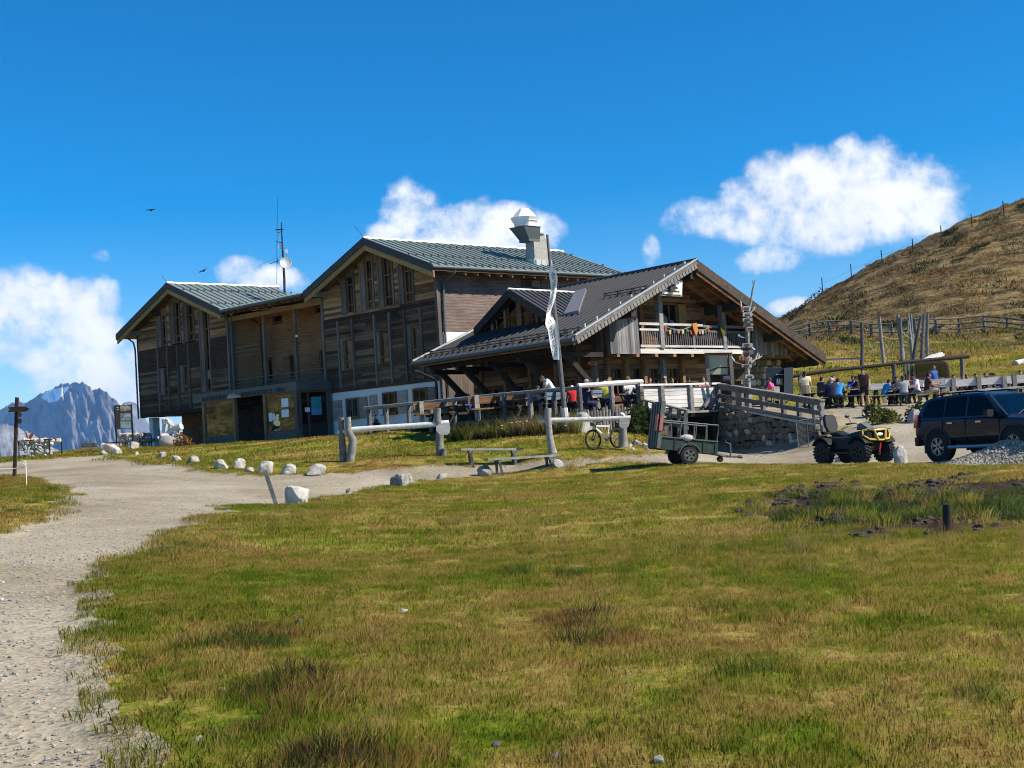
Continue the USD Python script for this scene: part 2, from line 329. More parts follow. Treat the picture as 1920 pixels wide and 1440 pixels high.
def relief(x, y):
    """Tussocks and hollows of the meadow, terracettes of the hill."""
    x, y = np.asarray(x, float), np.asarray(y, float); P = np.stack([x, y, 0 * x], -1)
    near = .10 * (meshkit.fbm(P * .55, 3, 3) - .5) + .07 * (meshkit.fbm(P * 2.3, 3, 5) - .5)
    h = sstep(92, 118, y + .35 * np.abs(x - 40)) * sstep(20, 30, x)
    Q = np.stack([x * .10 + .02 * y, y * .42, 0 * x], -1)
    hill = h * (.9 * (meshkit.fbm(Q, 4, 9) - .5) + .55 * (meshkit.fbm(np.stack([x * .25, y * 1.1 - x * .2, 0 * x], -1), 3, 12) - .5) + .35 * (meshkit.fbm(P * 1.4, 2, 14) - .5)); hill = hill + sstep(55, 90, -x) * sstep(150, 100, np.hypot(x, y)) * 6 * (meshkit.fbm(P * .09, 4, 19) - .5)
    return near + hill


def ground(x, y):
    x = np.asarray(x, float); y = np.asarray(y, float)
    return base(x, y) + relief(x, y) * (1 - .75 * road_w(x, y))


def gpix(px, py, lo=4.0, hi=165.0):
    """Where the line of sight through a pixel first meets the ground."""
    px, py = np.broadcast_arrays(np.asarray(px, float), np.asarray(py, float)); d = np.geomspace(lo, hi, 300)
    out = []
    for a, b in zip(px.ravel(), py.ravel()):
        p = EYE + np.outer(d, ray(a, b)); g = base(p[:, 0], p[:, 1]); i = np.argmax(p[:, 2] < g)
        if not (p[:, 2] < g).any(): i = int(np.argmin(p[:, 2] - g)); out.append(p[i]); continue
        i = max(i, 1); u, v = p[i - 1, 2] - g[i - 1], p[i, 2] - g[i]; t = u / (u - v + 1e-12); out.append(p[i - 1] + t * (p[i] - p[i - 1]))
    return np.array(out)


import shapely
from shapely.geometry import Polygon


def world_poly(pts):
    return Polygon(gpix(*np.array(pts, float).T)[:, :2]).buffer(0)


ROAD = world_poly([(-300, 1440), (-300, 1010), (0, 1003), (40, 985), (85, 962), (116, 938), (106, 915), (62, 899), (30, 893), (0, 893), (-250, 905), (-250, 880), (0, 866), (120, 858), (185, 853), (234, 860), (292, 868), (390, 883), (469, 891), (612, 888), (700, 879), (778, 872), (940, 867), (1080, 859), (1170, 853), (1230, 850), (1345, 851), (1480, 851),
                   (1575, 806), (1590, 790), (1540, 772), (1500, 765), (1560, 752), (1750, 745), (2000, 738), (2250, 735), (2300, 860), (2000, 874), (1800, 872), (1690, 870), (1540, 872), (1420, 867), (1245, 869), (1170, 864), (1085, 874), (1022, 877), (944, 888), (883, 894), (786, 902), (718, 912), (648, 930), (583, 937), (520, 950), (470, 945), (400, 965), (310, 1012), (285, 1036), (216, 1060),
                   (192, 1092), (198, 1130), (188, 1200), (214, 1230), (205, 1300), (262, 1370), (300, 1440), (310, 1600), (-300, 1600)])
ROAD = ROAD.union(Polygon([tuple(gpix(1225, 869)[0][:2]), tuple(gpix(1262, 846)[0][:2]), tuple(at(1290, 800, 54.2)[:2]), tuple(at(1345, 800, 55.3)[:2]), tuple(at(1524, 800, 49.0)[:2]), tuple(gpix(1580, 806)[0][:2]), tuple(gpix(1560, 871)[0][:2])]).buffer(0))
DIRT = world_poly([(1410, 958), (1480, 915), (1560, 902), (1650, 915), (1800, 893), (1920, 897), (2050, 900), (2050, 985), (1920, 985), (1790, 1003), (1600, 1012), (1500, 995), (1440, 980)])
shapely.prepare(ROAD); shapely.prepare(DIRT)


def signed(poly, x, y):
    p = shapely.points(np.asarray(x, float), np.asarray(y, float)); d = shapely.distance(poly.boundary, p)
    return np.where(shapely.contains(poly, p), d, -d)


def road_sd(x, y):
    P = np.stack([x, y, 0 * np.asarray(x)], -1); r = np.hypot(x, y)
    return signed(ROAD, x, y) + (meshkit.fbm(P * 1.6, 4, 21) - .5) * np.clip(r * .05, .3, 1.1)


def road_w(x, y):
    return sstep(-.25, .35, signed(ROAD, x, y))


az = np.radians(np.concatenate([np.arange(-26, 26.001, .13), np.arange(27, 285, 6.0), np.arange(286, 333.9, 1.0)])); na = len(az)
rad = np.concatenate([[0.4, .8], np.geomspace(1.3, 175, 400), np.geomspace(190, 20000, 26)]); nr = len(rad)
R, A = np.meshgrid(rad, az, indexing='ij'); X, Y = R * np.sin(A), R * np.cos(A)
Z = base(X, Y); inr = R < 210
rw = np.zeros_like(X); rw[inr] = road_w(X[inr], Y[inr]); sd = np.full_like(X, -9.0); sd[inr] = road_sd(X[inr], Y[inr])
dirt = np.zeros_like(X); _m = inr & (R < 40); dirt[_m] = sstep(-1.0, .6, signed(DIRT, X[_m], Y[_m]) + 1.6 * (meshkit.fbm(np.stack([X[_m] * 1.2, Y[_m] * 1.2, 0 * X[_m]], -1), 3, 44) - .5))
Z[inr] += relief(X[inr], Y[inr]) * (1 - .75 * rw[inr])
Z += dirt * .22 * (meshkit.fbm(np.stack([X * 2.2, Y * 2.2, 0 * X], -1), 3, 77) - .6)
# ruts and lips: the road lies a hand's breadth lower than the turf beside it
Z -= .05 * sstep(0, .35, sd)
vid = np.arange(nr * na).reshape(nr, na)
q = np.stack([vid[:-1], vid[1:], np.roll(vid, -1, 1)[1:], np.roll(vid, -1, 1)[:-1]], -1)
PTS = np.stack([X, Y, Z], -1).reshape(-1, 3)


def split_at_edge():
    """Triangles of the ground cut along the road's edge, so that turf and gravel meet in a clean irregular line."""
    global PTS, EXTRA
    qq = q.reshape(-1, 4); tri = np.vstack([qq[:, [0, 2, 1]], qq[:, [0, 3, 2]]]); S = sd.ravel(); D = dirt.ravel(); P_ = [PTS]; new_s = []; new_d = []
    inside = (S[tri] > 0).sum(1); grass_f, road_f = [tri[inside == 0]], [tri[inside == 3]]; n0 = len(PTS); cache = {}; add = []

    def cut(i, j):
        k = (min(i, j), max(i, j))
        if k not in cache:
            t = S[i] / (S[i] - S[j]); cache[k] = n0 + len(add); add.append((PTS[i] + t * (PTS[j] - PTS[i]), D[i] + t * (D[j] - D[i])))
        return cache[k]
    g_, r_ = [], []
    for t in tri[(inside == 1) | (inside == 2)]:
        pos = S[t] > 0; k = int(np.argmax(pos)) if pos.sum() == 1 else int(np.argmin(pos)); a_, b_, c_ = t[k], t[(k + 1) % 3], t[(k + 2) % 3]
        u, w = cut(a_, b_), cut(a_, c_); one, two = (r_, g_) if pos.sum() == 1 else (g_, r_)
        one.append([a_, u, w]); two += [[u, b_, c_], [u, c_, w]]
    PTS = np.vstack([PTS, [a for a, _ in add]]); EXTRA = np.concatenate([D, [d for _, d in add]])
    return np.vstack(grass_f + [np.array(g_)]), np.vstack(road_f + [np.array(r_)])


def sheet(name, faces, material, attr=None):
    used, inv = np.unique(faces, return_inverse=True); f = inv.reshape(-1, 3)
    m = usdkit.mesh(stage, f'/World/{name}', trimesh.Trimesh(PTS[used], f, process=False), material, smooth=True)
    if attr is not None:
        UsdGeom.PrimvarsAPI(m).CreatePrimvar('dirt', Sdf.ValueTypeNames.FloatArray, 'vertex').Set(Vt.FloatArray.FromNumpy(attr[used].astype(np.float32)))
    return tag(m.GetPrim(), kind='structure')


# colour of the turf: patches of green, yellowing and rusty grass that the blades standing on it share
GRASS_RAMP = [(0.30, (.045, .108, .004)), (0.46, (.120, .165, .008)), (0.56, (.205, .190, .024)), (0.65, (.31, .235, .062)), (0.77, (.23, .125, .030))]


def turf_nodes(lift=1.0, dark=1.0):
    n = {'g': ('geometry', {}), 'na': ('noise_texture', dict(scale=.16, detail=4.0, roughness=.6)), 'nb': ('noise_texture', dict(scale=1.3, detail=5.0, roughness=.65)),
         'nc': ('noise_texture', dict(scale=5.5, detail=4.0, roughness=.6)), 'm1': ('math', dict(math_type='multiply_add', value2=.62)), 'm3': ('math', dict(math_type='multiply_add', value2=.50, value3=-.25)), 'm2': ('math', dict(math_type='multiply_add', value2=.55)), 'ramp': ('rgb_ramp', {'ramp': [(a, tuple(np.array(c) * lift)) for a, c in GRASS_RAMP]})}
    l = [('g.position', 'na.vector'), ('g.position', 'nb.vector'), ('g.position', 'nc.vector'), ('nc.fac', 'm3.value1'), ('m3.value', 'm2.value3'), ('nb.fac', 'm2.value1'), ('na.fac', 'm1.value1'), ('m2.value', 'm1.value3'), ('m1.value', 'ramp.fac')]
    return n, l


n, l = turf_nodes(1.15)
n |= {'at': ('attribute', dict(attribute='dirt')), 'nd': ('noise_texture', dict(scale=5.0, detail=6.0, roughness=.7)), 'rd': ('rgb_ramp', {'ramp': [(.35, (.018, .011, .007)), (.62, (.060, .038, .022)), (.8, (.12, .085, .05))]}), 'mx': ('mix', {}),
      'fine': ('noise_texture', dict(scale=14.0, detail=7.0, roughness=.75)), 'fr': ('rgb_ramp', {'ramp': [(.3, (.35, .35, .35)), (.55, (1, 1, 1)), (.8, (1.35, 1.3, 1.1))]}), 'mu': ('mix', dict(mix_type='multiply', fac=1.0)), 'b': ('bump', dict(strength=.8, distance=.05)), 'p': ('principled_bsdf', dict(roughness=.95, specular_ior_level=.1))}
l += [('g.position', 'nd.vector'), ('nd.fac', 'rd.fac'), ('at.fac', 'mx.fac'), ('g.position', 'fine.vector'), ('fine.fac', 'fr.fac'), ('ramp.color', 'mu.color1'), ('fr.color', 'mu.color2'), ('mu.color', 'mx.color1'), ('rd.color', 'mx.color2'), ('mx.color', 'p.base_color'), ('fine.fac', 'b.height'), ('b.normal', 'p.normal')]
mat('turf', n, l)
n, l = turf_nodes(3.0)
n |= {'o': ('object_info', {}), 'rr': ('map_range', dict(from_min=0.0, from_max=1.0, to_min=.38, to_max=1.5)), 'mu': ('vector_math', dict(math_type='scale')), 'p': ('principled_bsdf', dict(roughness=.7, specular_ior_level=.2)), 't': ('translucent_bsdf', {}), 'x': ('mix_closure', dict(fac=.5))}
l += [('g.random_per_island', 'rr.value'), ('ramp.color', 'mu.vector1'), ('rr.result', 'mu.scale'), ('mu.vector', 'p.base_color'), ('mu.vector', 't.color'), ('p.BSDF', 'x.closure1'), ('t.BSDF', 'x.closure2')]
mat('grass_blade', n, l, surface='x.closure')


def leaf(name, c, var=.45, trans=.3):
    c = V(*c)
    return mat(name, {'g': ('geometry', {}), 'r': ('rgb_ramp', {'ramp': [(0, tuple(c * (1 - var))), (1, tuple(c * (1 + var)))]}), 'p': ('principled_bsdf', dict(roughness=.6, specular_ior_level=.25)), 't': ('translucent_bsdf', {}), 'x': ('mix_closure', dict(fac=trans))},
               [('g.random_per_island', 'r.fac'), ('r.color', 'p.base_color'), ('r.color', 't.color'), ('p.BSDF', 'x.closure1'), ('t.BSDF', 'x.closure2')], surface='x.closure')


mat('heath', {'g': ('geometry', {}), 'm': ('mapping', dict(scale=(.16, .62, .62), rotation=(0, 0, .25))), 'n': ('noise_texture', dict(scale=1.0, detail=7.0, roughness=.7)), 'f': ('noise_texture', dict(scale=2.6, detail=6.0, roughness=.75)), 'a1': ('math', dict(math_type='multiply_add', value2=.75)), 'a2': ('math', dict(math_type='multiply_add', value2=.55, value3=-.15)),
     'r': ('rgb_ramp', {'ramp': [(.38, (.022, .017, .008)), (.46, (.070, .048, .020)), (.54, (.155, .110, .046)), (.63, (.225, .165, .072)), (.74, (.14, .125, .034))]}), 'b': ('bump', dict(strength=1.0, distance=.3)), 'p': ('principled_bsdf', dict(roughness=.95, specular_ior_level=.1))},
    [('g.position', 'm.vector'), ('m.vector', 'n.vector'), ('g.position', 'f.vector'), ('n.fac', 'a1.value1'), ('f.fac', 'a2.value1'), ('a2.value', 'a1.value3'), ('a1.value', 'r.fac'), ('r.color', 'p.base_color'), ('n.fac', 'b.height'), ('b.normal', 'p.normal')])
leaf('straw', (.58, .42, .17), trans=.5); leaf('straw_rust', (.42, .22, .075), trans=.5); leaf('tuft_green', (.10, .17, .028), trans=.5); leaf('leaf_bush', (.075, .115, .02), trans=.35); leaf('leaf_lime', (.24, .25, .035), trans=.4); leaf('leaf_dark', (.045, .07, .018), trans=.45); leaf('petal_white', (.7, .7, .68), var=.1); leaf('leaf_red', (.20, .05, .02))
mat('gravel', {'g': ('geometry', {}), 'a': ('noise_texture', dict(scale=.35, detail=5.0, roughness=.6)), 'v': ('voronoi_texture', dict(scale=26.0, randomness=1.0)), 'v2': ('voronoi_texture', dict(scale=75.0)), 'c': ('noise_texture', dict(scale=9.0, detail=8.0, roughness=.75)),
               'ra': ('rgb_ramp', {'ramp': [(.3, (.205, .168, .112)), (.5, (.29, .248, .178)), (.7, (.36, .318, .24))]}), 'rv': ('rgb_ramp', {'ramp': [(.0, (.42, .42, .43)), (.35, (.9, .9, .88)), (.75, (1.12, 1.1, 1.05)), (1, (1.3, 1.28, 1.22))]}), 'hs': ('rgb_to_bw', {}),
               'm1': ('mix', dict(mix_type='multiply', fac=.9)), 'm2': ('mix', dict(mix_type='multiply', fac=.8)), 'rc': ('rgb_ramp', {'ramp': [(.25, (.45, .44, .43)), (.45, (.95, .95, .95)), (.8, (1.1, 1.1, 1.1))]}), 'ad': ('math', dict(math_type='add')), 'b': ('bump', dict(strength=.7, distance=.010)), 'p': ('principled_bsdf', dict(roughness=.95, specular_ior_level=.15))},
    [('g.position', 'a.vector'), ('g.position', 'v.vector'), ('g.position', 'v2.vector'), ('g.position', 'c.vector'), ('a.fac', 'ra.fac'), ('v.color', 'hs.color'), ('hs.val', 'rv.fac'), ('ra.color', 'm1.color1'), ('rv.color', 'm1.color2'), ('c.fac', 'rc.fac'), ('m1.color', 'm2.color1'), ('rc.color', 'm2.color2'), ('m2.color', 'p.base_color'), ('v.distance', 'ad.value1'), ('c.fac', 'ad.value2'), ('ad.value', 'b.height'), ('b.normal', 'p.normal')])


def rock(name, dark, light, scale=3.0, lichen=None):
    n = {'g': ('geometry', {}), 'n': ('noise_texture', dict(scale=scale, detail=8.0, roughness=.7)), 'o': ('object_info', {}), 'ad': ('math', dict(math_type='multiply_add', value2=.22)), 'r': ('rgb_ramp', {'ramp': [(.35, dark), (.55, tuple((V(*dark) + V(*light)) / 2)), (.75, light)]}), 'b': ('bump', dict(strength=.8, distance=.04)), 'p': ('principled_bsdf', dict(roughness=.92, specular_ior_level=.2))}
    return mat(name, n, [('g.position', 'n.vector'), ('o.random', 'ad.value1'), ('n.fac', 'ad.value3'), ('ad.value', 'r.fac'), ('r.color', 'p.base_color'), ('n.fac', 'b.height'), ('b.normal', 'p.normal')])


rock('rock_pale', (.085, .078, .066), (.46, .435, .39), 4.5); rock('rock_grey', (.10, .095, .088), (.34, .325, .30), 2.5); rock('rock_dark', (.035, .035, .036), (.12, .12, .12), 8.0); rock('pebble', (.12, .11, .09), (.40, .37, .31), 14.0)
rock('wall_stone', (.045, .038, .030), (.19, .162, .125), 5.0); rock('wall_stone_pale', (.20, .18, .15), (.48, .44, .37), 5.0)
_gf, _rf = split_at_edge(); _hc = PTS[_gf].mean(1); _hm = (_hc[:, 1] + .35 * np.abs(_hc[:, 0] - 40) > 100 + 3 * np.sin(_hc[:, 0] * .3)) & (_hc[:, 0] > 18) & (np.hypot(_hc[:, 0], _hc[:, 1]) < 230) | (_hc[:, 0] < -48) & (_hc[:, 1] > -60) & (np.hypot(_hc[:, 0], _hc[:, 1]) < 230); sheet('hillside', _gf[_hm], M['heath'], EXTRA); sheet('meadow', _gf[~_hm], M['turf'], EXTRA); sheet('gravel_road', _rf, M['gravel'])

# ---- far mountains: crest measured in the photograph, standing 6 to 8 kilometres off, each with a craggy front and a back
mat('crag', {'g': ('geometry', {}), 'm': ('mapping', dict(scale=(.004, .004, .0035))), 'n': ('noise_texture', dict(scale=1.0, detail=9.0, roughness=.68, distortion=.6)), 'r': ('rgb_ramp', {'ramp': [(.34, (.07, .07, .075)), (.5, (.15, .148, .146)), (.66, (.27, .265, .255))]}), 'b': ('bump', dict(strength=1.0, distance=25.0)), 'p': ('principled_bsdf', dict(roughness=.95, specular_ior_level=.1))},
    [('g.position', 'm.vector'), ('m.vector', 'n.vector'), ('n.fac', 'r.fac'), ('r.color', 'p.base_color'), ('n.fac', 'b.height'), ('b.normal', 'p.normal')])
plain('glacier', (.78, .80, .83), rough=.7, var=.05, scale=.01)


def massif(name, sky, d0, lean, seed, amp, turn=0.0, x_mid=115, drop=44, ice=None):
    xs = np.arange(sky[0][0], sky[-1][0] + .1, 1.6); ys = np.interp(xs, [s[0] for s in sky], [s[1] for s in sky])
    ys = ys + (meshkit.fbm(np.stack([xs * .22, xs * 0, xs * 0], -1), 3, seed) - .5) * 7 + (meshkit.fbm(np.stack([xs * .05, xs * 0, xs * 0 + 3], -1), 2, seed) - .5) * 3
    rows, nb = 100, 8; V_ = []; kern = np.exp(-np.linspace(-2.2, 2.2, 61) ** 2); kern /= kern.sum(); ysm = np.convolve(np.pad(ys, 30, 'edge'), kern, 'valid'); crest = ys
    D0 = d0 - turn * np.clip(xs - x_mid, -140, 220)
    for i in range(-nb, rows):
        w_ = min(1, abs(i) / 8); ys = crest * (1 - w_) + ysm * w_; d = (D0 + (120 * -i if i < 0 else -i * 7.5))[:, None]; dirs = np.array([ray(a_, c_) for a_, c_ in zip(xs, ys)])
        p = EYE + dirs * d; p[:, 2] = (EYE + dirs * D0[:, None])[:, 2] - (90 * abs(i) ** 1.15 if i < 0 else drop * .16 * i)
        if i > 0:
            P = np.stack([xs * .030 + i * .012, np.full_like(xs, i * .022), xs * 0], -1); rid = np.abs(meshkit.fbm(P, 5, seed + 5) - .5) * 2
            P2 = np.stack([xs * .12 - i * .05, np.full_like(xs, i * .10), xs * 0], -1)
            off = ((rid - .30) * amp + (meshkit.fbm(P2, 3, seed + 8) - .5) * amp * .7) * min(1, i / 8)
            p += ray(float(xs.mean()), 760)[None] * off[:, None] * np.array([1, 1, 0])
        V_.append(p)
    m = len(xs); n_ = len(V_); ids = np.arange(n_ * m).reshape(n_, m); f = np.stack([ids[:-1, :-1], ids[1:, :-1], ids[1:, 1:], ids[:-1, 1:]], -1).reshape(-1, 4); PT_ = np.vstack(V_); out = []
    rel = PT_ - EYE; dd_ = rel @ FW; uv = np.stack([960 + FPX * (rel @ RT) / dd_, 720 - FPX * (rel @ UP) / dd_], 1)[f].mean(1)
    ice_ = shapely.contains(Polygon(ice), shapely.points(uv)) & (f[:, 0] >= nb * m) if ice else np.zeros(len(f), bool)
    for nm_, mt_, sel in (('mountain', 'crag', ~ice_), ('glacier', 'glacier', ice_)):
        if sel.any(): used, inv = np.unique(f[sel], return_inverse=True); tag(MB().add(PT_[used], inv.reshape(-1, 4)).build(nm_, M[mt_], smooth=True), kind='structure')


massif('mountain', [(-420, 800), (-300, 770), (-200, 790), (-60, 775), (0, 770), (18, 756), (28, 753), (45, 756), (60, 748), (75, 738), (100, 729), (115, 720), (136, 718), (156, 717), (167, 723), (174, 731), (185, 728), (200, 735), (216, 751), (224, 758), (232, 770), (262, 806), (330, 850), (480, 880)], 7000, 1.0, 3, 75, 4.2, ice=[(76, 744), (92, 731), (112, 727), (135, 724), (122, 737), (106, 753), (92, 755)])
massif('mountain', [(190, 800), (215, 772), (228, 757), (236, 752), (251, 753), (262, 765), (275, 790), (290, 806), (420, 835), (600, 850)], 8200, 1.0, 17, 60, -2.0, 245)
massif('mountain', [(-500, 850), (-300, 815), (-100, 800), (0, 792), (30, 800), (60, 812), (90, 835), (140, 860), (240, 900)], 5600, 1.0, 29, 70)

# ------------------------------------------------------------------ buildings
class Frame:
    """A wall's own coordinates: s along it, t behind it, h up (world z)."""
    def __init__(s, O, a, b): s.O, s.a, s.b = V(*O), np.asarray(a, float), np.asarray(b, float); s.O[2] = 0; s.A = np.array([s.a, s.b, [0, 0, 1.]]); s.n = np.cross(s.a, [0, 0, 1])
    def p(s, x, t, h): return s.O + s.a * x + s.b * t + V(0, 0, h)
    def hit(s, px, py, t=0.0):
        r = ray(px, py); k = ((s.O + s.b * t - EYE) @ s.n) / (r @ s.n); q = EYE + r * k - s.O - s.b * t; return q @ s.a / (s.a @ s.a), q[2]
    def box(s, b, s0, s1, t0, t1, h0, h1): return b.box((s0, t0, h0), (s1, t1, h1), s.O, s.A)
    def poly(s, b, pts, t0, t1): return b.prism(pts, lambda x, y: s.p(x, t0, y), lambda x, y: s.p(x, t1, y))


PLANKS = {}


def siding(thing_, wall, F, poly, holes, course, material, t0=0.0, th=.035, name='plank', cap=300, vertical=False, lo=2.2, hi=5.0, kind_name='siding'):
    """Boards one by one over poly less holes; past the limit of one thing they are joined."""
    region = poly.buffer(0)
    for h_ in holes: region = region.difference(h_)
    x0, y0, x1, y1 = region.bounds; lim = (x0, x1) if vertical else (y0, y1)
    k = max(1, round((lim[1] - lim[0]) / course)); step = (lim[1] - lim[0]) / k; rest = MB()
    for i in range(k):
        c0 = lim[0] + i * step; c1 = c0 + step; cm = (c0 + c1) / 2
        ln = shapely.LineString([(cm, y0 - 1), (cm, y1 + 1)] if vertical else [(x0 - 1, cm), (x1 + 1, cm)]).intersection(region)
        for g in getattr(ln, 'geoms', [ln]):
            if g.is_empty or g.length < .05: continue
            cs = np.array(g.coords)[:, 1 if vertical else 0]; u, w = cs.min(), cs.max()
            while u < w - 1e-6:
                e = u + rng.uniform(lo, hi)
                if w - e < .8: e = w
                j = rng.uniform(0, .010); b = MB()
                if vertical: F.box(b, c0 + .006, c1 - .004, t0 - th - j, t0 - j, u, e - .004)
                else:
                    a_, z_ = u + .003, e - .003; P = F.p
                    b.hexa([P(a_, t0 - th - .008 - j, c0 + .008), P(z_, t0 - th - .008 - j, c0 + .008), P(z_, t0, c0 + .008), P(a_, t0, c0 + .008), P(a_, t0 - th - j, c1), P(z_, t0 - th - j, c1), P(z_, t0, c1), P(a_, t0, c1)])
                n_ = PLANKS.get((str(thing_.GetPath()), name), 0)
                if n_ < cap: PLANKS[(str(thing_.GetPath()), name)] = n_ + 1; b.build(name, material, wall)
                else: v_, f_ = b.mesh(); rest.add(v_, f_)
                u = e
    if rest.n: rest.build(kind_name, material, wall, kind='stuff')


def rect(s0, s1, h0, h1): return Polygon([(s0, h0), (s1, h0), (s1, h1), (s0, h1)])


def window(parent, F, s0, s1, h0, h1, t=.06, fw=.07, rails=(), mull=(), frame='window_wood', glass='glass', top_right=None, back=None, name='window', sill=False):
    """Frame with rails and mullions, its pane, and what shows behind it."""
    hr_ = h1 if top_right is None else top_right; b = MB()
    F.box(b, s0, s1, t - .05, t + .05, h0, h0 + fw); F.box(b, s0, s0 + fw, t - .05, t + .05, h0 + fw, h1 - fw * .5); F.box(b, s1 - fw, s1, t - .05, t + .05, h0 + fw, hr_ - fw * .5)
    b.hexa([F.p(s0, t - .055, h1 - fw), F.p(s1, t - .055, hr_ - fw), F.p(s1, t + .055, hr_ - fw), F.p(s0, t + .055, h1 - fw), F.p(s0, t - .055, h1), F.p(s1, t - .055, hr_), F.p(s1, t + .055, hr_), F.p(s0, t + .055, h1)])
    for r in rails: F.box(b, s0 + fw, s1 - fw, t - .045, t + .045, r - fw * .6, r + fw * .6)
    for r in mull: F.box(b, r - fw * .3, r + fw * .3, t - .04, t + .04, h0 + fw, min(h1, hr_) - fw)
    if sill: F.box(b, s0 - .06, s1 + .06, t - .16, t + .04, h0 - .05, h0 - .002)
    w = b.build(name, M[frame], parent)
    p = MB(); p.add([F.p(s0 + fw, t + .01, h0 + fw), F.p(s1 - fw, t + .01, h0 + fw), F.p(s1 - fw, t + .01, hr_ - fw), F.p(s0 + fw, t + .01, h1 - fw)], [[0, 1, 2, 3]]); p.build('pane', M[glass], w)
    if back:
        c = MB(); n_ = 9; xs = np.linspace(s0 + fw, s0 + fw + (s1 - s0 - 2 * fw) * back[1], n_)
        vs = [F.p(x, t + .13 + .03 * math.sin(i * 2.4), h) for i, x in enumerate(xs) for h in (h0 + fw, h1 - fw)]
        c.add(vs, [[2 * i, 2 * i + 2, 2 * i + 3, 2 * i + 1] for i in range(n_ - 1)]); c.build('curtain', M[back[0]], w)
    return w


def px_window(parent, F, xl, xr, yt, yb, rails=(), t=0.0, **k):
    xm, ym = (xl + xr) / 2, (yt + yb) / 2; s0, s1 = F.hit(xl, ym, t)[0], F.hit(xr, ym, t)[0]; h0, h1 = F.hit(xm, yb, t)[1], F.hit(xm, yt, t)[1]
    return (s0, s1, h0, h1), window(parent, F, s0, s1, h0, h1, t=t + .06, rails=[F.hit(xm, r, t)[1] for r in rails], **k)


def strips(parent, rows, material, th=.045, rib=(.035, .055), name='roof_panel'):
    """Standing-seam sheets: rows are (upper point, lower point) pairs along the roof; one sheet per gap, with its upstand."""
    for (u0, l0), (u1, l1) in zip(rows[:-1], rows[1:]):
        u0, l0, u1, l1 = map(np.asarray, (u0, l0, u1, l1)); nrm = np.cross(l0 - u0, u1 - u0); nrm = nrm / np.linalg.norm(nrm); nrm *= np.sign(nrm[2]); b = MB()
        g = (u1 - u0) * .004; dn = nrm * th
        b.hexa([l0 - dn, l1 - dn - g, u1 - dn - g, u0 - dn, l0, l1 - g, u1 - g, u0]); b.beam(u0 + nrm * rib[1] / 2, l0 + nrm * rib[1] / 2, rib[0], rib[1], nrm)
        b.build(name, material, parent)


# ---- the hotel: two gabled fronts with a recessed block between them
HA, HV = V(math.sin(.854), -math.cos(.854), 0), V(math.cos(.683), math.sin(.683), 0)
HF = Frame((-3.784, 66, 0), HA, HV); HS = Frame((-3.784, 66, 0), HV, -HA)
EZ = EYE[2]
hotel = thing('mountain_hotel', 'large dark timber mountain hotel with two grey metal gabled roofs and glazed entrance', 'hotel')
RS, RH, MS, OV = -4.29, 12.159 + EZ, .427, 1.0            # main ridge, its height, the roofs' fall, the overhang
LS, LH = -23.75, 12.282 + EZ
mr = lambda s: RH - MS * abs(s - RS); lr = lambda s: LH - .425 * abs(s - LS)
BELT, WB, GZ = 8.08 + EZ, 3.95 + EZ, 2.2
roof_cut = .55
# bodies behind the boards
part('body', M['interior'], hotel, lambda b: (HF.poly(b, [(-9.1, 1.5), (-.25, 1.5), (-.25, mr(-.25) - .5), (RS, RH - .5), (-9.1, mr(-9.1) - .5)], .28, 14.0),
                                           HF.poly(b, [(-29.0, 5.6), (-18.95, 5.6), (-18.95, lr(-18.95) - .5), (LS, LH - .5), (-29.0, lr(-29) - .5)], .28, 7.5),
                                           HF.box(b, -18.9, -9.15, 1.95, 7.4, 1.5, 11.4), HF.box(b, -25.2, -18.95, 2.2, 7.5, 1.6, 5.5)))
# windows measured in the photograph: (left, right, top, bottom, rails, slanted right top)
holes_main, holes_left, holes_mid, holes_gf = [], [], [], []
up_main = [(651, 664.5, 518, 587, (533.5, 571.4), .22), (686.5, 699.5, 486.5, 580.5, (523.8, 565), .22), (720, 736.5, 481, 574.5, (515, 556.5), -.2), (758.5, 774.5, 493, 567, (507.3, 548.7), -.2)]
for xl, xr, yt, yb, rl, sl in up_main:
    (s0, s1, h0, h1), w = px_window(hotel, HF, xl, xr, yt, yb, rl, frame='window_wood', back=('curtain', .22))
    fin = HF.hit(xl - 8, (yt + yb) / 2)[0]; holes_main.append(rect(fin - .02, s1 + .14, h0 - .05, h1 + .6))
    part('jamb', M['batten_grey'], w, lambda b: (HF.box(b, fin, s0 - .005, -.10, .14, h0 - .05, h1 - .02), HF.box(b, fin - .05, fin + .05, -.13, .14, h0 - .05, h1 - .05), HF.box(b, s1 + .005, s1 + .12, -.09, .14, h0 - .05, h1 + .02), HF.box(b, fin, s1 + .1, -.03, .12, h1 + .003, h1 + .6)))
low_main = [(646, 664, 636, 692, (676.5,), 636.5, .9), (713.6, 731.8, 621.5, 681, (668,), 705.5, .55), (773, 791.8, 611.5, 671, (655,), 762.5, .5)]
for xl, xr, yt, yb, rl, fx, cv in low_main:
    (s0, s1, h0, h1), w = px_window(hotel, HF, xl, xr, yt, yb, rl, frame='window_wood', back=('curtain', cv), glass='glass_bright', sill=True)
    fin = HF.hit(fx, (yt + yb) / 2)[0]; holes_main.append(rect(fin, s1 + .03, h0 - .03, h1 + .03))
    part('jamb', M['batten_grey'], w, lambda b: HF.box(b, fin + .11, s0 - .005, -.06, .14, h0 - .03, h1 + .02))
up_left = [(304, 312, 590, 648.8, (600.6, 635), 0), (328.8, 338, 566, 643, (595, 630), 0), (353.8, 364, 571, 638.8, (590, 624), 0), (385.6, 394, 580, 733, (616, 660, 694, 711), 0)]
fins_left = [296.5, 321.5, 346.5, 378.5]
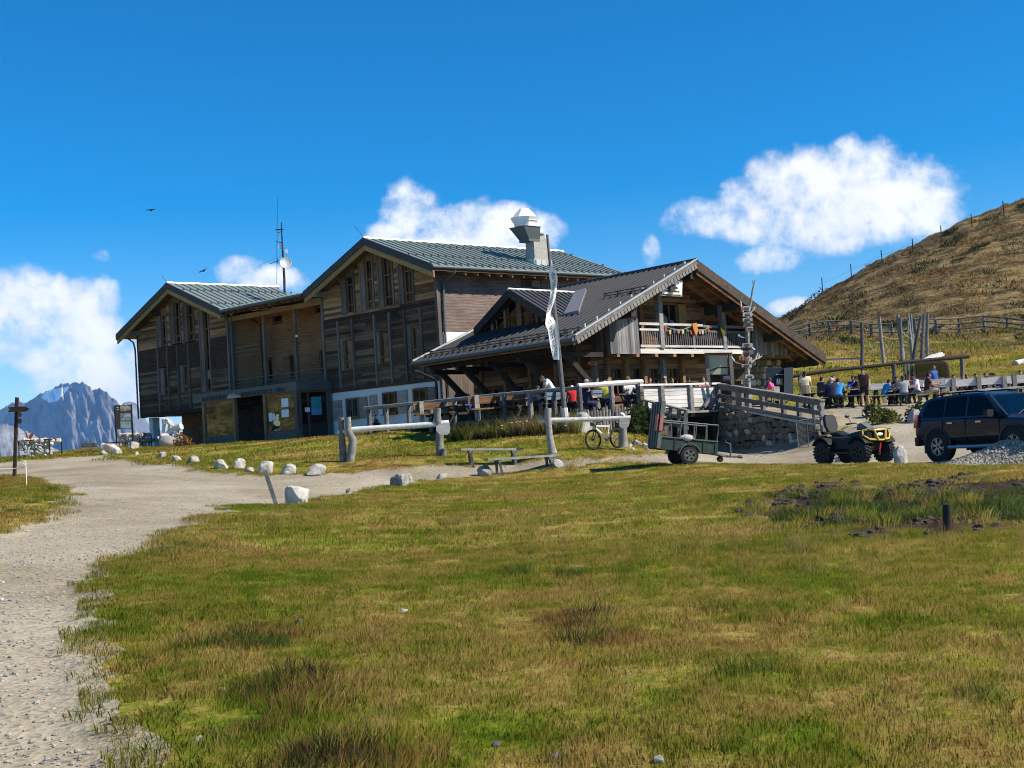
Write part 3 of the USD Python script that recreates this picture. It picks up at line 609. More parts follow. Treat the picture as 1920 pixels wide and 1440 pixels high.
for (xl, xr, yt, yb, rl, _), fx in zip(up_left, fins_left):
    (s0, s1, h0, h1), w = px_window(hotel, HF, xl, xr, yt, yb, rl, frame='window_wood')
    fin = HF.hit(fx, (yt + yb) / 2)[0]; holes_left.append(rect(fin - .02, s1 + .14, h0 - .05, h1 + .5))
    part('jamb', M['batten_grey'], w, lambda b: (HF.box(b, fin, s0 - .005, -.10, .14, h0 - .05, h1), HF.box(b, fin - .05, fin + .05, -.13, .14, h0 - .05, h1), HF.box(b, s1 + .005, s1 + .12, -.09, .14, h0 - .05, h1 + .02), HF.box(b, fin, s1 + .1, -.03, .12, h1 + .003, h1 + .5)))
    if yb > 700: part('jamb', M['ochre_wood'], w, lambda b: HF.box(b, s0 + .07, s1 - .07, .02, .05, HF.hit(390, 710)[1], HF.hit(390, 695)[1]), label='ochre panel in the tall window')
low_left = [(308, 315, 690, 741.5, (729,), 301), (344.6, 352.5, 683.5, 736, (724,), 337.5)]
for xl, xr, yt, yb, rl, fx in low_left:
    (s0, s1, h0, h1), w = px_window(hotel, HF, xl, xr, yt, yb, rl)
    fin = HF.hit(fx, (yt + yb) / 2)[0]; holes_left.append(rect(fin, s1 + .03, h0 - .03, h1 + .03))
    part('jamb', M['batten_grey'], w, lambda b: HF.box(b, fin + .08, s0 - .005, -.03, .14, h0 - .03, h1 + .02))
# boards
wall = part('front_wall', M['beam_dark'], hotel, lambda b: HF.box(b, -9.35, .06, -.07, .12, BELT - .12, BELT + .05))
part('front_sill_beam', M['beam_dark'], hotel, lambda b: HF.box(b, -9.35, .06, -.05, .12, WB - .14, WB + .10))
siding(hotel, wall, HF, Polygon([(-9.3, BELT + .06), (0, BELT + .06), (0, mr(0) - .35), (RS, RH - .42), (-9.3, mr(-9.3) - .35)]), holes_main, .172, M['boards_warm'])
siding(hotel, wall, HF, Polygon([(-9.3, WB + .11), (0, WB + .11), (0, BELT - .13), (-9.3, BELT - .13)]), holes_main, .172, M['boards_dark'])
wl = part('left_wing_wall', M['beam_dark'], hotel, lambda b: (HF.box(b, -29.36, -18.7, -.05, .2, 5.22, 5.42), HF.box(b, -29.36, -29.2, -.045, 6.5, 5.42, lr(-29.3) - .4), HF.box(b, -29.2, -18.8, .21, 6.5, 5.25, 5.40)))
BL = HF.hit(300, 652)[1]
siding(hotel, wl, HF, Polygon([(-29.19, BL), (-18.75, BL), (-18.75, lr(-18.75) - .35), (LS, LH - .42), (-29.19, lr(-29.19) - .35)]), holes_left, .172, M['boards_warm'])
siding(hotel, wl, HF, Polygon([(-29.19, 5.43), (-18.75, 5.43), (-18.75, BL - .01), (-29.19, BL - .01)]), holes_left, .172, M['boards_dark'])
for x, y in ((635.8, 605), (662.3, 600), (703.8, 594), (731.9, 588), (760, 583), (790.5, 577)):
    s = HF.hit(x, y)[0]; part('batten', M['batten_grey'], hotel, lambda b: HF.box(b, s - .055, s + .055, -.16, .0, WB + .02, BELT - .13))
for x, y in ((297.5, 655), (315.6, 651), (333.9, 647), (354.7, 642)):
    s = HF.hit(x, y)[0]; part('batten', M['batten_grey'], hotel, lambda b: HF.box(b, s - .05, s + .05, -.15, .0, 5.44, BL - .02))
part('corner_post', M['batten_grey'], hotel, lambda b: HF.box(b, -.02, .16, -.10, .10, 1.9, mr(0) - .4))
part('corner_post', M['batten_grey'], hotel, lambda b: HF.box(b, -9.46, -9.31, -.12, .12, WB - .1, mr(-9.3) - .42))
for s in (-18.72, -18.28): part('corner_post', M['batten_grey'], hotel, lambda b: HF.box(b, s - .07, s + .07, -.14, .12, 5.5, 11.0))
# middle block: set back behind a screen of posts, with a balcony on each floor
MB_ = 1.7
for xl, xr, yt, yb in ((511, 529.5, 590, 605), (590.6, 604, 574, 589)):
    r_, w = px_window(hotel, HF, xl, xr, yt, yb, t=MB_, fw=.09, glass='glass', mull=()); holes_mid.append(rect(r_[0] - .02, r_[1] + .02, r_[2], r_[3]))
for xl, xr, yt, yb in ((502, 511.5, 673, 716), (543, 553, 664, 711), (600, 607, 655, 705)):
    r_, w = px_window(hotel, HF, xl, xr, yt, yb, t=MB_, fw=.09, name='balcony_door'); holes_mid.append(rect(r_[0] - .02, r_[1] + .02, r_[2], r_[3]))
wm = part('recessed_wall', M['interior'], hotel, lambda b: HF.box(b, -18.7, -9.3, MB_ + .16, MB_ + .24, 5.4, 11.3))
siding(hotel, wm, HF, rect(-18.65, -9.35, 5.5, 11.2), holes_mid, .172, M['boards_mid'], t0=MB_ + .03)
for sgn, s in ((1, -18.68), (-1, -9.32)):
    part('return_wall', M['boards_mid'], hotel, lambda b: [HF.box(b, s - .03, s + .03, .13, MB_ + .02, 5.5 + i * .172, 5.5 + i * .172 + .166) for i in range(33)])
for x, y, y2 in ((492, 585, 723), (549.8, 572, 713)):
    s = HF.hit(x + 2, y)[0]; part('balcony_post', M['batten_grey'], hotel, lambda b: HF.box(b, s - .07, s + .07, -.09, .06, 5.6, 10.75))
part('eave_beam', M['beam_warm'], hotel, lambda b: HF.box(b, -18.6, -9.47, -.10, .12, 10.72, 11.02))
for j, h in enumerate((9.0, 8.72, 8.42)):
    part('balcony_rail', M['batten_grey'], hotel, lambda b: HF.box(b, -18.2, -15.6, -.02, .04, h - .03, h + .03))
for j, h in enumerate((6.95, 6.70, 6.45, 6.2, 5.95)):
    part('balcony_rail', M['batten_grey'], hotel, lambda b: HF.box(b, -18.2, -9.48, -.02, .04, h - .028, h + .028))
part('balcony_floor', M['beam_dark'], hotel, lambda b: HF.box(b, -18.64, -9.36, -.08, MB_ - .01, 5.3, 5.5))
part('ladder', M['black_metal'], hotel, lambda b: (b.tube([HF.p(-16.9, 1.0, 5.5), HF.p(-16.9, 1.0, 10.4), HF.p(-17.6, .9, 10.8)], .05), b.tube([HF.p(-16.5, 1.0, 5.5), HF.p(-16.5, 1.0, 9.6)], .04)))
# ground floor of the right gable: white render with shuttered windows
gf = part('plaster_wall', M['render_white'], hotel, lambda b: HF.poly(b, [(-9.3, 1.9), (-.02, 1.9), (-.02, WB - .145), (-9.3, WB - .145)], .0, .24))
for (xl, xr, yt, yb), sh, cv in (((648, 672, 746, 784), ((625.5, 641, 750, 788), (672, 688.7, 744, 784)), 'curtain_blue'), ((716.5, 742, 735, 776.5), ((693, 707, 740, 780), (746, 764, 731.5, 775)), None), ((773.5, 800.5, 727, 771), ((801, 816.5, 725, 768),), None)):
    xm, ym = (xl + xr) / 2, (yt + yb) / 2; s0, s1 = HF.hit(xl, ym, -.12)[0], HF.hit(xr, ym, -.12)[0]; h0, h1 = HF.hit(xm, yb, -.12)[1], HF.hit(xm, yt, -.12)[1]
    w = window(hotel, HF, s0, s1, h0, h1, t=-.07, fw=.11, mull=((s0 + s1) / 2,), frame='window_wood', glass='glass', sill=True)
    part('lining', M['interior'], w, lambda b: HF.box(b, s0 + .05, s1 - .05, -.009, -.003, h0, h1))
    if cv: part('curtain', M[cv], w, lambda b: [HF.box(b, s0 + .12 + i * .11, s0 + .21 + i * .11, -.035, -.015, h0 + .1, h1 - .1) for i in (0, 1, 4, 5)])
    for a, b_, c, d in sh:
        am, cm = (a + b_) / 2, (c + d) / 2; u0, u1, v0, v1 = HF.hit(a, cm, -.06)[0], HF.hit(b_, cm, -.06)[0], HF.hit(am, d, -.06)[1], HF.hit(am, c, -.06)[1]
        k = max(4, int((v1 - v0) / .17)); part('shutter', M['boards_side'], hotel, lambda b: [HF.box(b, u0, u1, -.075, -.02, v0 + (v1 - v0) * i / k, v0 + (v1 - v0) * (i + 1) / k - .012) for i in range(k)])
# side wall
ST = HS.hit(850, 622)[1]
hs_hole = []
(a0, a1, b0, b1), w = px_window(hotel, HS, 975.6, 996.5, 525, 539.5, fw=.05, frame='trim_dark', glass='glass_bright'); hs_hole.append(rect(a0, a1 + .75, b0, b1))
part('shutter', M['boards_side'], w, lambda b: HS.box(b, a1 + .05, a1 + .65, -.03, .03, b0 + .03, b1), label='dark sliding shutter')
sw = part('side_wall', M['interior'], hotel, lambda b: HS.box(b, .2, 13.9, .06, .24, 4.5, mr(0) - .4))
siding(hotel, sw, HS, rect(.10, 13.8, ST, mr(0) - .42), hs_hole, .175, M['boards_side'], t0=.03, lo=2.5, hi=4.5)
part('plaster_wall', M['render_white'], hotel, lambda b: HS.box(b, .12, 13.8, -.01, .055, ST - 1.3, ST - .01)); part('lower_side_wall', M['boards_sooty'], hotel, lambda b: HS.box(b, .12, 13.8, -.005, .055, 2.0, ST - 1.31))
# roofs
TR, TE = 13.92, 13.2
roofm = part('roof_right_gable', M['trim_dark'], hotel, lambda b: (HF.poly(b, [(RS, RH - .10), (1.0, mr(1.0) - .10), (1.0, mr(1.0) - .22), (RS, RH - .22)], -OV + .06, TR), HF.poly(b, [(RS, RH - .02), (-9.74, mr(-9.74) - .02), (-9.74, mr(-9.74) - .22), (RS, RH - .22)], -OV, TR)))
ts = np.arange(-OV, TR + .01, .497)
strips(roofm, [(HF.p(RS, t, RH), HF.p(1.0, t, mr(1.0))) for t in ts], M['roof_green'])
roofl = part('roof_left_gable', M['trim_dark'], hotel, lambda b: (HF.poly(b, [(LS, LH - .02), (-30.2, lr(-30.2) - .02), (-30.2, lr(-30.2) - .22), (LS, LH - .22)], -OV, 7.3), HF.poly(b, [(LS, LH - .10), (-18.05, lr(-18.05) - .10), (-18.05, lr(-18.05) - .22), (LS, LH - .22)], -OV + .05, -.05)))
vly = lambda t: max(LS + .3, LS + 5.74 - .376 * (t + OV))
strips(roofl, [(HF.p(LS, t, LH), HF.p(vly(t), t, lr(vly(t)))) for t in np.arange(-OV, 7.31, .5)], M['roof_green'])
HE = lr(-18.0)
roofc = part('roof_middle', M['trim_dark'], hotel, lambda b: b.hexa([HF.p(-18.02, -OV, HE - .2), HF.p(-9.75, -OV, HE - .2), HF.p(-9.75, 7.2, HE + .95), HF.p(-21.2, 7.2, HE + .95), HF.p(-18.02, -OV, HE - .06), HF.p(-9.75, -OV, HE - .06), HF.p(-9.75, 7.2, HE + 1.12), HF.p(-21.2, 7.2, HE + 1.12)]))
strips(roofc, [(HF.p(s - .37 * 8.2 * max(0, (-9.75 - s) / 8.3) * 0, 7.2, HE + 1.14), HF.p(s, -OV - .03, HE - .03)) for s in np.arange(-18.0, -9.7, .55)], M['roof_green'])
for sA, sR, hR, fn, rp, lim in ((RS, 1.0, RH, mr, roofm, (-OV, TR)), (LS, -18.0, LH, lr, roofl, (-OV, 7.3))):
    b = MB()
    b.tube([HF.p(sA, lim[0] - .02, hR + .02), HF.p(sA, lim[1], hR + .02)], .11, 8); b.build('ridge_cap', M['steel_white'] if False else M['zinc'], rp)
    g = MB()
    for frac in ((.17, .62, .93) if rp is roofm else (.26, .78)):
        for t in np.arange(lim[0] + .25, lim[1], .497):
            s = sA + (sR - sA) * frac
            if rp is roofl and s > vly(t): continue
            if rp is roofm and frac == .17 and t < 2.4: continue
            q0 = HF.p(s, t, fn(s) + .01); g.box((-.04, -.05, 0), (.05, .05, .10), q0, HF.A)
    g.build('snow_guard', M['trim_dark'], rp, kind='stuff')
part('antenna', M['black_metal'], roofm, lambda b: b.tube([HF.p(RS, -OV, RH + .1), HF.p(RS - .5, -OV - .1, RH + .75)], .012, 4), label='thin lightning rod')
part('antenna', M['black_metal'], roofl, lambda b: b.tube([HF.p(LS, -OV, LH + .1), HF.p(LS - .4, -OV - .1, LH + .6)], .012, 4), label='thin lightning rod')


def barge(F, s0, h0, s1, h1, t, par, dark='trim_dark', pale='soffit', hd=.36, hp=.30):
    b = MB(); b.hexa([F.p(s0, t - .05, h0 - hd), F.p(s1, t - .05, h1 - hd), F.p(s1, t + .02, h1 - hd), F.p(s0, t + .02, h0 - hd), F.p(s0, t - .05, h0 + .05), F.p(s1, t - .05, h1 + .05), F.p(s1, t + .02, h1 + .05), F.p(s0, t + .02, h0 + .05)]); g = b.build('bargeboard', M[dark], par)
    b = MB(); b.hexa([F.p(s0, t + .03, h0 - hd - hp), F.p(s1, t + .03, h1 - hd - hp), F.p(s1, t + .09, h1 - hd - hp), F.p(s0, t + .09, h0 - hd - hp), F.p(s0, t + .03, h0 - .24), F.p(s1, t + .03, h1 - .24), F.p(s1, t + .09, h1 - .24), F.p(s0, t + .09, h0 - .24)]); b.build('bargeboard', M[pale], par, label='ochre inner board')


barge(HF, RS, RH, 1.0, mr(1.0), -OV, roofm); barge(HF, -9.74, mr(-9.74), RS, RH, -OV, roofm)
barge(HF, LS, LH, -18.05, lr(-18.05), -OV, roofl); barge(HF, -30.2, lr(-30.2), LS, LH, -OV, roofl)
for s, fn in ((RS, mr), (-.35, mr), (-8.9, mr), (LS, lr), (-28.9, lr), (-19.1, lr), (-26.4, lr)):
    part('purlin', M['beam_dark'] if s in (-26.4, -19.1, RS) else M['timber_weathered'], hotel, lambda b: HF.box(b, s - .11, s + .11, -OV + .12, .1, fn(s) - .72, fn(s) - .42))
for F_, s0, s1, fn, t0, t1, par in ((HF, -.2, 1.0, mr, -OV, TR, roofm), (HF, -9.74, -9.2, mr, -OV, 1.8, roofm), (HF, -30.2, -29.2, lr, -OV, 7, roofl)):
    part('soffit', M['boards_mid'], par, lambda b: b.hexa([F_.p(s0, t0 + .1, fn(s0) - .30), F_.p(s1, t0 + .1, fn(s1) - .30), F_.p(s1, t1, fn(s1) - .30), F_.p(s0, t1, fn(s0) - .30), F_.p(s0, t0 + .1, fn(s0) - .24), F_.p(s1, t0 + .1, fn(s1) - .24), F_.p(s1, t1, fn(s1) - .24), F_.p(s0, t1, fn(s0) - .24)]))
for s0, s1, fn in ((-9.2, -.2, mr), (-29.2, -18.2, lr)):
    sm = RS if fn is mr else LS; hm = RH if fn is mr else LH
    part('soffit', M['boards_mid'], roofm if fn is mr else roofl, lambda b: [b.hexa([HF.p(p_, -OV + .1, fn(p_) - .30), HF.p(q_, -OV + .1, fn(q_) - .30), HF.p(q_, .2, fn(q_) - .30), HF.p(p_, .2, fn(p_) - .30), HF.p(p_, -OV + .1, fn(p_) - .24), HF.p(q_, -OV + .1, fn(q_) - .24), HF.p(q_, .2, fn(q_) - .24), HF.p(p_, .2, fn(p_) - .24)]) for p_, q_ in ((s0, sm), (sm, s1))])
for t in np.arange(.45, 13.5, .82): part('rafter', M['beam_warm'], hotel, lambda b: b.beam(HF.p(-.1, t, mr(-.1) - .40), HF.p(.93, t, mr(.93) - .40), .11, .19))
for s in np.arange(-17.6, -9.9, .62): part('rafter', M['beam_warm'], hotel, lambda b: b.beam(HF.p(s, -OV + .12, HE - .28), HF.p(s, .9, HE - .02), .10, .17))
gut = lambda b, p, q: b.tube([p, q], .085, 8)
part('gutter', M['downpipe'], hotel, lambda b: gut(b, HF.p(1.06, -OV - .05, mr(1.0) - .10), HF.p(1.06, TR, mr(1.0) - .10)))
part('gutter', M['downpipe'], hotel, lambda b: gut(b, HF.p(-17.95, -OV - .08, HE - .17), HF.p(-9.8, -OV - .08, HE - .17)))
part('gutter', M['downpipe'], hotel, lambda b: gut(b, HF.p(-30.26, -OV, lr(-30.2) - .12), HF.p(-30.26, 7.2, lr(-30.2) - .12)))
dp = [(852.3, 503), (850.6, 512), (831.5, 530), (832.2, 574), (835.5, 641)]
part('downpipe', M['downpipe'], hotel, lambda b: b.tube([HF.p(1.05, HS.hit(852.3, 503, -1)[0], mr(1.0) - .12), HF.p(.95, HS.hit(850.6, 512, -.9)[0], HS.hit(850.6, 512, -.9)[1])] + [HS.p(*(lambda q: (q[0], -.13, q[1]))(HS.hit(x, y, -.13))) for x, y in dp[2:]] + [HS.p(HS.hit(835.5, 641, -.13)[0], -.13, 4.5)], .065, 8))
part('downpipe', M['downpipe'], hotel, lambda b: b.tube([HF.p(-30.2, -.3, lr(-30.2) - .15), HF.p(-29.6, -.15, lr(-30.2) - .6), HF.p(-29.5, -.1, lr(-30.2) - 1.1), HF.p(-29.5, -.1, 5.2)], .06, 8))
part('downpipe', M['downpipe'], hotel, lambda b: b.tube([HF.p(-17.95, -OV, HE - .2), HF.p(-17.9, -.7, HE - .6), HF.p(-18.1, -.22, HE - 1.0), HF.p(-18.1, -.2, 6.2)], .065, 8))


# chimney on the right-hand roof: rendered stack, canted metal duct and pale cowl
def on_roof(px, py):
    r = ray(px, py); n_ = np.cross(HV, HA + V(0, 0, -MS)); q0 = HF.p(0, 0, mr(0)); k = ((q0 - EYE) @ n_) / (r @ n_); return EYE + r * k


cb = on_roof(1003.6, 495.8); CF = Frame(cb, HV, -HA)
w_ = CF.hit(1032, 470)[0]; k = ((cb - EYE) @ HV) / (ray(986, 470) @ HV); dpt = abs(((EYE + ray(986, 470) * k) - cb) @ HA); ctop = CF.hit(1001, 449)[1]
chim = part('chimney', M['concrete'], roofm, lambda b: b.hexa([CF.p(-.05, -.05, cb[2] - .3), CF.p(w_ + .05, -.05, cb[2] - .3), CF.p(w_ + .05, dpt, cb[2] - .3), CF.p(-.05, dpt, cb[2] - .3), CF.p(.05, .05, ctop), CF.p(w_ - .05, .05, ctop), CF.p(w_ - .05, dpt - .1, ctop), CF.p(.05, dpt - .1, ctop)]))
stack = chim
part('chimney', M['concrete'], roofm, lambda b: (CF.poly(b, [(.05, ctop + .003), (w_ - .05, ctop + .003), (w_ - .12, ctop + .09), (w_ * .5, ctop + .16), (.12, ctop + .09)], .05, dpt - .1), b.ball(CF.p(w_ * .72, dpt * .5, ctop + .42), (.26, .26, .09), 2), CF.box(b, w_ * .55, w_ * .9, dpt * .3, dpt * .7, ctop + .1, ctop + .36)), label='arched concrete chimney top with small cap')
part('flashing', M['zinc'], roofm, lambda b: [CF.box(b, i * w_ / 3 + .01, (i + 1) * w_ / 3 - .03, -.10, -.052, cb[2] - .3, cb[2] + .28) for i in range(3)] + [CF.box(b, -.09, -.052, -.06, dpt, cb[2] - .3, cb[2] + .35)])
cc = CF.p(.1, dpt * .55, ctop)


def loft(b, rings):
    n_ = len(rings[0]); v_ = np.vstack(rings); b.add(v_, [[i * n_ + j, i * n_ + (j + 1) % n_, (i + 1) * n_ + (j + 1) % n_, (i + 1) * n_ + j] for i in range(len(rings) - 1) for j in range(n_)])
    for r_, fl in ((rings[0], 1), (rings[-1], 0)): b.add(np.vstack([np.mean(r_, 0), r_]), [[0, 1 + (j + 1) % n_, 1 + j] if fl else [0, 1 + j, 1 + (j + 1) % n_] for j in range(n_)])
    return b


oct_ = lambda c, rx, ry, z, rot=0: [c + HV * rx * math.cos(rot + i * math.pi / 4 + math.pi / 8) - HA * ry * math.sin(rot + i * math.pi / 4 + math.pi / 8) + V(0, 0, z) for i in range(8)]
quad_ = lambda c, rx, ry, z: [c + HV * x * rx - HA * y * ry + V(0, 0, z) for x, y in ((-1, -1), (1, -1), (1, 1), (-1, 1))]
sh_ = -HV * .40 + HA * .0
part('chimney_duct', M['downpipe'], roofm, lambda b: loft(b, [quad_(cc, .42, .38, -.1), quad_(cc, .42, .38, .05), quad_(cc + sh_ * .7, .62, .55, .72), quad_(cc + sh_ * .7, .68, .6, .76)]))
part('chimney_cowl', M['steel_white'], roofm, lambda b: (loft(b, [oct_(cc + sh_ * .7, .62, .55, .765), oct_(cc + sh_ * .7, .66, .6, 1.0), oct_(cc + sh_ * .7, .84, .78, 1.32)]), loft(b, [oct_(cc + sh_ * .7, .74, .68, 1.10), oct_(cc + sh_ * .7, .74, .68, 1.33), oct_(cc + sh_ * .7, .28, .26, 1.86)])), label='pale octagonal sheet metal chimney cowl')
# two dark vents on the middle roof
m1 = HF.p(-15.3, 6.6, HE + 1.0); part('roof_vent', M['black_metal'], roofc, lambda b: loft(b, [quad_(m1, .52, .42, -.5), quad_(m1, .40, .34, 1.25), quad_(m1, .44, .38, 1.32)]))
m2 = HF.p(-13.2, 6.3, HE + 1.0); part('roof_vent', M['zinc'], roofc, lambda b: (loft(b, [quad_(m2, .5, .45, -.4), quad_(m2, .5, .45, .55)]), loft(b, [quad_(m2, .56, .5, .56), quad_(m2, .56, .5, .72)])), label='square metal roof vent')

# ---- entrance: glazed box under a grey fascia, standing forward of the fronts
k_, kk = None, 0
s_in = HF.hit(625.8, 711)[0]
r = ray(555.5, 716); a_m = np.stack([r, -HA * 0 - HV], 1)
# the fascia's right end meets the white front at s_in; its corner stands CT metres forward
best = min(np.arange(.3, 4.0, .02), key=lambda t: abs(HF.hit(555.5, 724, -t)[0] - s_in)); CT = -float(best)
f0 = HF.hit(361.5, 750, CT)[0]; ft, fb = HF.hit(555, 715.5, CT)[1], HF.hit(555, 732.5, CT)[1]
ent = part('entrance_canopy', M['fascia_grey'], hotel, lambda b: (HF.box(b, f0, s_in, CT, CT + .12, fb, ft), HF.box(b, s_in - .12, s_in, CT + .125, -.12, fb, ft), HF.box(b, f0 + .1, s_in - .13, CT + .13, 1.6, ft - .12, ft - .04)))
sx = lambda x, y: HF.hit(x, y, CT)[0]


def lettering(txt, F, px0, px1, py, hpx, t, parent, material, depth=.02, bold=False):
    """Letters standing on a wall between two pixels of the photograph."""
    s0, h0 = F.hit(px0, py[0], t); s1, _ = F.hit(px1, py[1], t); cap = F.hit(px0, py[0] - hpx, t)[1] - h0
    tm = meshkit.text_mesh(txt, cap, depth, bold); w_ = tm.bounds[1][0] - tm.bounds[0][0]; v_ = np.array(tm.vertices); x = s0 + (v_[:, 0] - tm.bounds[0][0]) * (s1 - s0) / w_
    b = MB(); b.add(np.array([F.p(a, t - c, h0 + y) for a, y, c in zip(x, v_[:, 1], v_[:, 2])]), tm.faces); return b.build('lettering', material, parent)


lettering('PLATTKOFELHÜTTE', HF, 380, 424, (752.5, 746), 7.0, CT - .002, ent, M['letter_dark'])
lettering('RIFUGIO SASSO PIATTO  2.300 m', HF, 452, 533, (743.5, 731), 7.5, CT - .002, ent, M['letter_dark'])
pk = [(427, 745), (432, 738), (434, 740), (438.5, 736), (444, 741), (447, 739.5), (453, 743), (453, 744.5), (427.5, 748)]
part('emblem', M['sign_wood'], ent, lambda b: HF.poly(b, [HF.hit(x, y, CT) for x, y in pk], CT - .04, CT - .003), label='pale three-peaked mountain emblem')
gz = 2.62
for x in (380.5, 438.5, 495.8): s = sx(x, 790); part('entrance_post', M['beam_warm'], hotel, lambda b: HF.box(b, s - .10, s + .10, CT + .03, CT + .22, gz - .4, fb - .004))
cs = s_in - .22
part('entrance_post', M['batten_grey'], hotel, lambda b: HF.box(b, cs - .13, cs + .13, CT + .03, CT + .33, gz - .4, fb - .004)); part('entrance_post', M['batten_grey'], hotel, lambda b: HF.box(b, cs - .1, cs + .1, -.40, -.12, gz - .4, fb - .004))
for x0, x1, y in ((383.5, 436.5, 816), (498.5, 558, 806)):
    s0, s1, h0 = sx(x0, 790), sx(x1, 780), HF.hit((x0 + x1) / 2, y, CT)[1]
    g = part('glazing', M['window_wood'], hotel, lambda b: (HF.box(b, s0, s1, CT + .08, CT + .16, h0 - .08, h0), HF.box(b, s0, s1, CT + .08, CT + .16, fb - .12, fb - .006)))
    part('pane', M['glass_entrance'], g, lambda b: b.add([HF.p(s0, CT + .12, h0), HF.p(s1, CT + .12, h0), HF.p(s1, CT + .12, fb - .12), HF.p(s0, CT + .12, fb - .12)], [[0, 1, 2, 3]]))
    part('plinth', M['wall_stone'], hotel, lambda b: HF.box(b, s0, s1, CT + .06, CT + .3, 1.8, h0 - .085))
for x0, x1, y0, y1 in ((500.7, 507.3, 774.6, 790.6), (508, 512, 776, 788), (524, 537, 748, 764), (524.5, 538, 769, 783)):
    part('notice_sheet', M['paper'], hotel, lambda b: HF.box(b, sx(x0, y0), sx(x1, y0), CT + .105, CT + .115, HF.hit(x0, y1, CT)[1], HF.hit(x0, y0, CT)[1]))
part('entrance_interior', M['interior'], hotel, lambda b: (HF.box(b, f0 + .4, s_in - .3, 1.3, 1.5, 1.6, ft - .15), HF.box(b, sx(440, 790), sx(494, 780), -.6, -.5, 1.9, fb), HF.box(b, f0 + .3, s_in - .2, CT + .35, 1.3, 1.5, 2.45)))
SG = Frame(HF.p(cs, CT + .3, 0), HV, -HA); gl = abs(CT) - .7
g = part('glazing', M['window_wood'], hotel, lambda b: (SG.box(b, .05, gl, -.02, .05, 2.75, 2.85), SG.box(b, .05, gl, -.02, .05, fb - .1, fb - .006), SG.box(b, gl * .32 - .03, gl * .32 + .03, -.02, .05, 2.85, fb - .1)))
part('pane', M['glass'], g, lambda b: b.add([SG.p(.05, .02, 2.85), SG.p(gl, .02, 2.85), SG.p(gl, .02, fb - .1), SG.p(.05, .02, fb - .1)], [[0, 1, 2, 3]]))
plain('poster_teal', (.03, .30, .32), rough=.5, var=.6, scale=1.6); plain('poster_blue', (.10, .32, .50), rough=.5, var=.3, scale=3.0)
u0, u1 = SG.hit(583.5, 760, -.06)[0], SG.hit(602.8, 760, -.06)[0]; z0, z1, zm = SG.hit(592, 778, -.06)[1], SG.hit(592, 744, -.06)[1], SG.hit(592, 765, -.06)[1]
po = part('poster', M['poster_teal'], hotel, lambda b: SG.box(b, u0, u1, -.06, -.045, zm, z1)); part('poster_foot', M['poster_blue'], po, lambda b: SG.box(b, u0, u1, -.06, -.045, z0, zm - .004))
part('notice_sheet', M['paper'], hotel, lambda b: SG.box(b, SG.hit(572, 768, -.06)[0], SG.hit(581.5, 768, -.06)[0], -.055, -.045, SG.hit(576, 772.5, -.06)[1], SG.hit(576, 764, -.06)[1]))
# undercroft of the left wing
s = HF.hit(289, 810, .5)[0]; part('pillar', M['render_white'], hotel, lambda b: HF.box(b, s - .22, s + .22, .3, .8, 2.0, 5.2))
uw = part('undercroft_wall', M['interior'], hotel, lambda b: (HF.box(b, -27.9, -25.3, 2.16, 2.3, 2.0, 5.2), HF.box(b, -25.3, -24.4, 2.3, 2.5, 2.0, 5.2), HF.box(b, -24.3, -23.95, 2.0, 2.4, 2.0, 5.2)))
siding(hotel, uw, HF, rect(-27.9, -25.35, 2.4, 5.2), [], .2, M['boards_warm'], t0=2.15)

# ---- the older hut in front, its gable and balcony facing right
UA, UB = V(.7406, .672, 0), V(-.672, .7406, 0)
UF = Frame((4.501, 55, 0), UA, UB); UL = Frame(UF.p(0, 0, 0), -UB, UA)        # UL: the long eaves side, s runs towards the viewer
hut = thing('mountain_hut', 'older timber hut with dark metal roof, glazed dormer and flag-hung balcony', 'hut')
GR, GH, GM = 5.043, 9.79, .44
gr = lambda s: GH - GM * abs(s - GR)
WT, DECK = 1.15, 2.85
part('body', M['interior'], hut, lambda b: UF.poly(b, [(.15, 1.5), (14.6, 1.5), (14.6, gr(14.6) - .4), (GR, GH - .4), (.15, gr(.15) - .4)], WT + .25, 9.0))
# roof
rf = part('roof', M['trim_dark'], hut, lambda b: b.hexa([UF.p(-3.42, -1.18, gr(-3.42) - .2), UF.p(GR, -1.18, GH - .2), UF.p(GR, 8.4, GH - .2), UF.p(-3.42, 10.1, gr(-3.42) - .2), UF.p(-3.42, -1.18, gr(-3.42) - .06), UF.p(GR, -1.18, GH - .06), UF.p(GR, 8.4, GH - .06), UF.p(-3.42, 10.1, gr(-3.42) - .06)]))
part('roof_underlay', M['trim_dark'], rf, lambda b: UF.poly(b, [(GR, GH - .06), (15.1, gr(15.1) - .06), (15.1, gr(15.1) - .2), (GR, GH - .2)], -1.18, 9.0))
rearT = lambda s: 10.06 + (s + 3.43) / (GR + 3.43) * (8.3 - 10.06)
strips(rf, [(UF.p(GR, -1.2 + k * (8.3 + 1.2), GH), UF.p(-3.43, -1.2 + k * (10.06 + 1.2), gr(-3.43))) for k in np.linspace(0, 1, 27)], M['roof_dark'])
strips(rf, [(UF.p(GR, t, GH), UF.p(15.12, t, gr(15.12))) for t in np.linspace(-1.2, 9, 23)], M['roof_dark'])
part('ridge_cap', M['roof_dark'], rf, lambda b: b.tube([UF.p(GR, -1.25, GH + .03), UF.p(GR, 8.3, GH + .03)], .10, 8))
for s, nm in ((-2.95, 'snow_rail'), (1.55, 'snow_rail')):
    part(nm, M['black_metal'], rf, lambda b: ([b.tube([UF.p(s, -1.1, gr(s) + d), UF.p(s, rearT(s) - .2 if s < 0 else 1.6, gr(s) + d)], .022, 5) for d in (.10, .22)], [UF.box(b, s - .03, s + .2, t, t + .03, gr(s) + .0, gr(s) + .26) for t in np.arange(-1.0, rearT(s) - .3 if s < 0 else 1.6, .85)]))
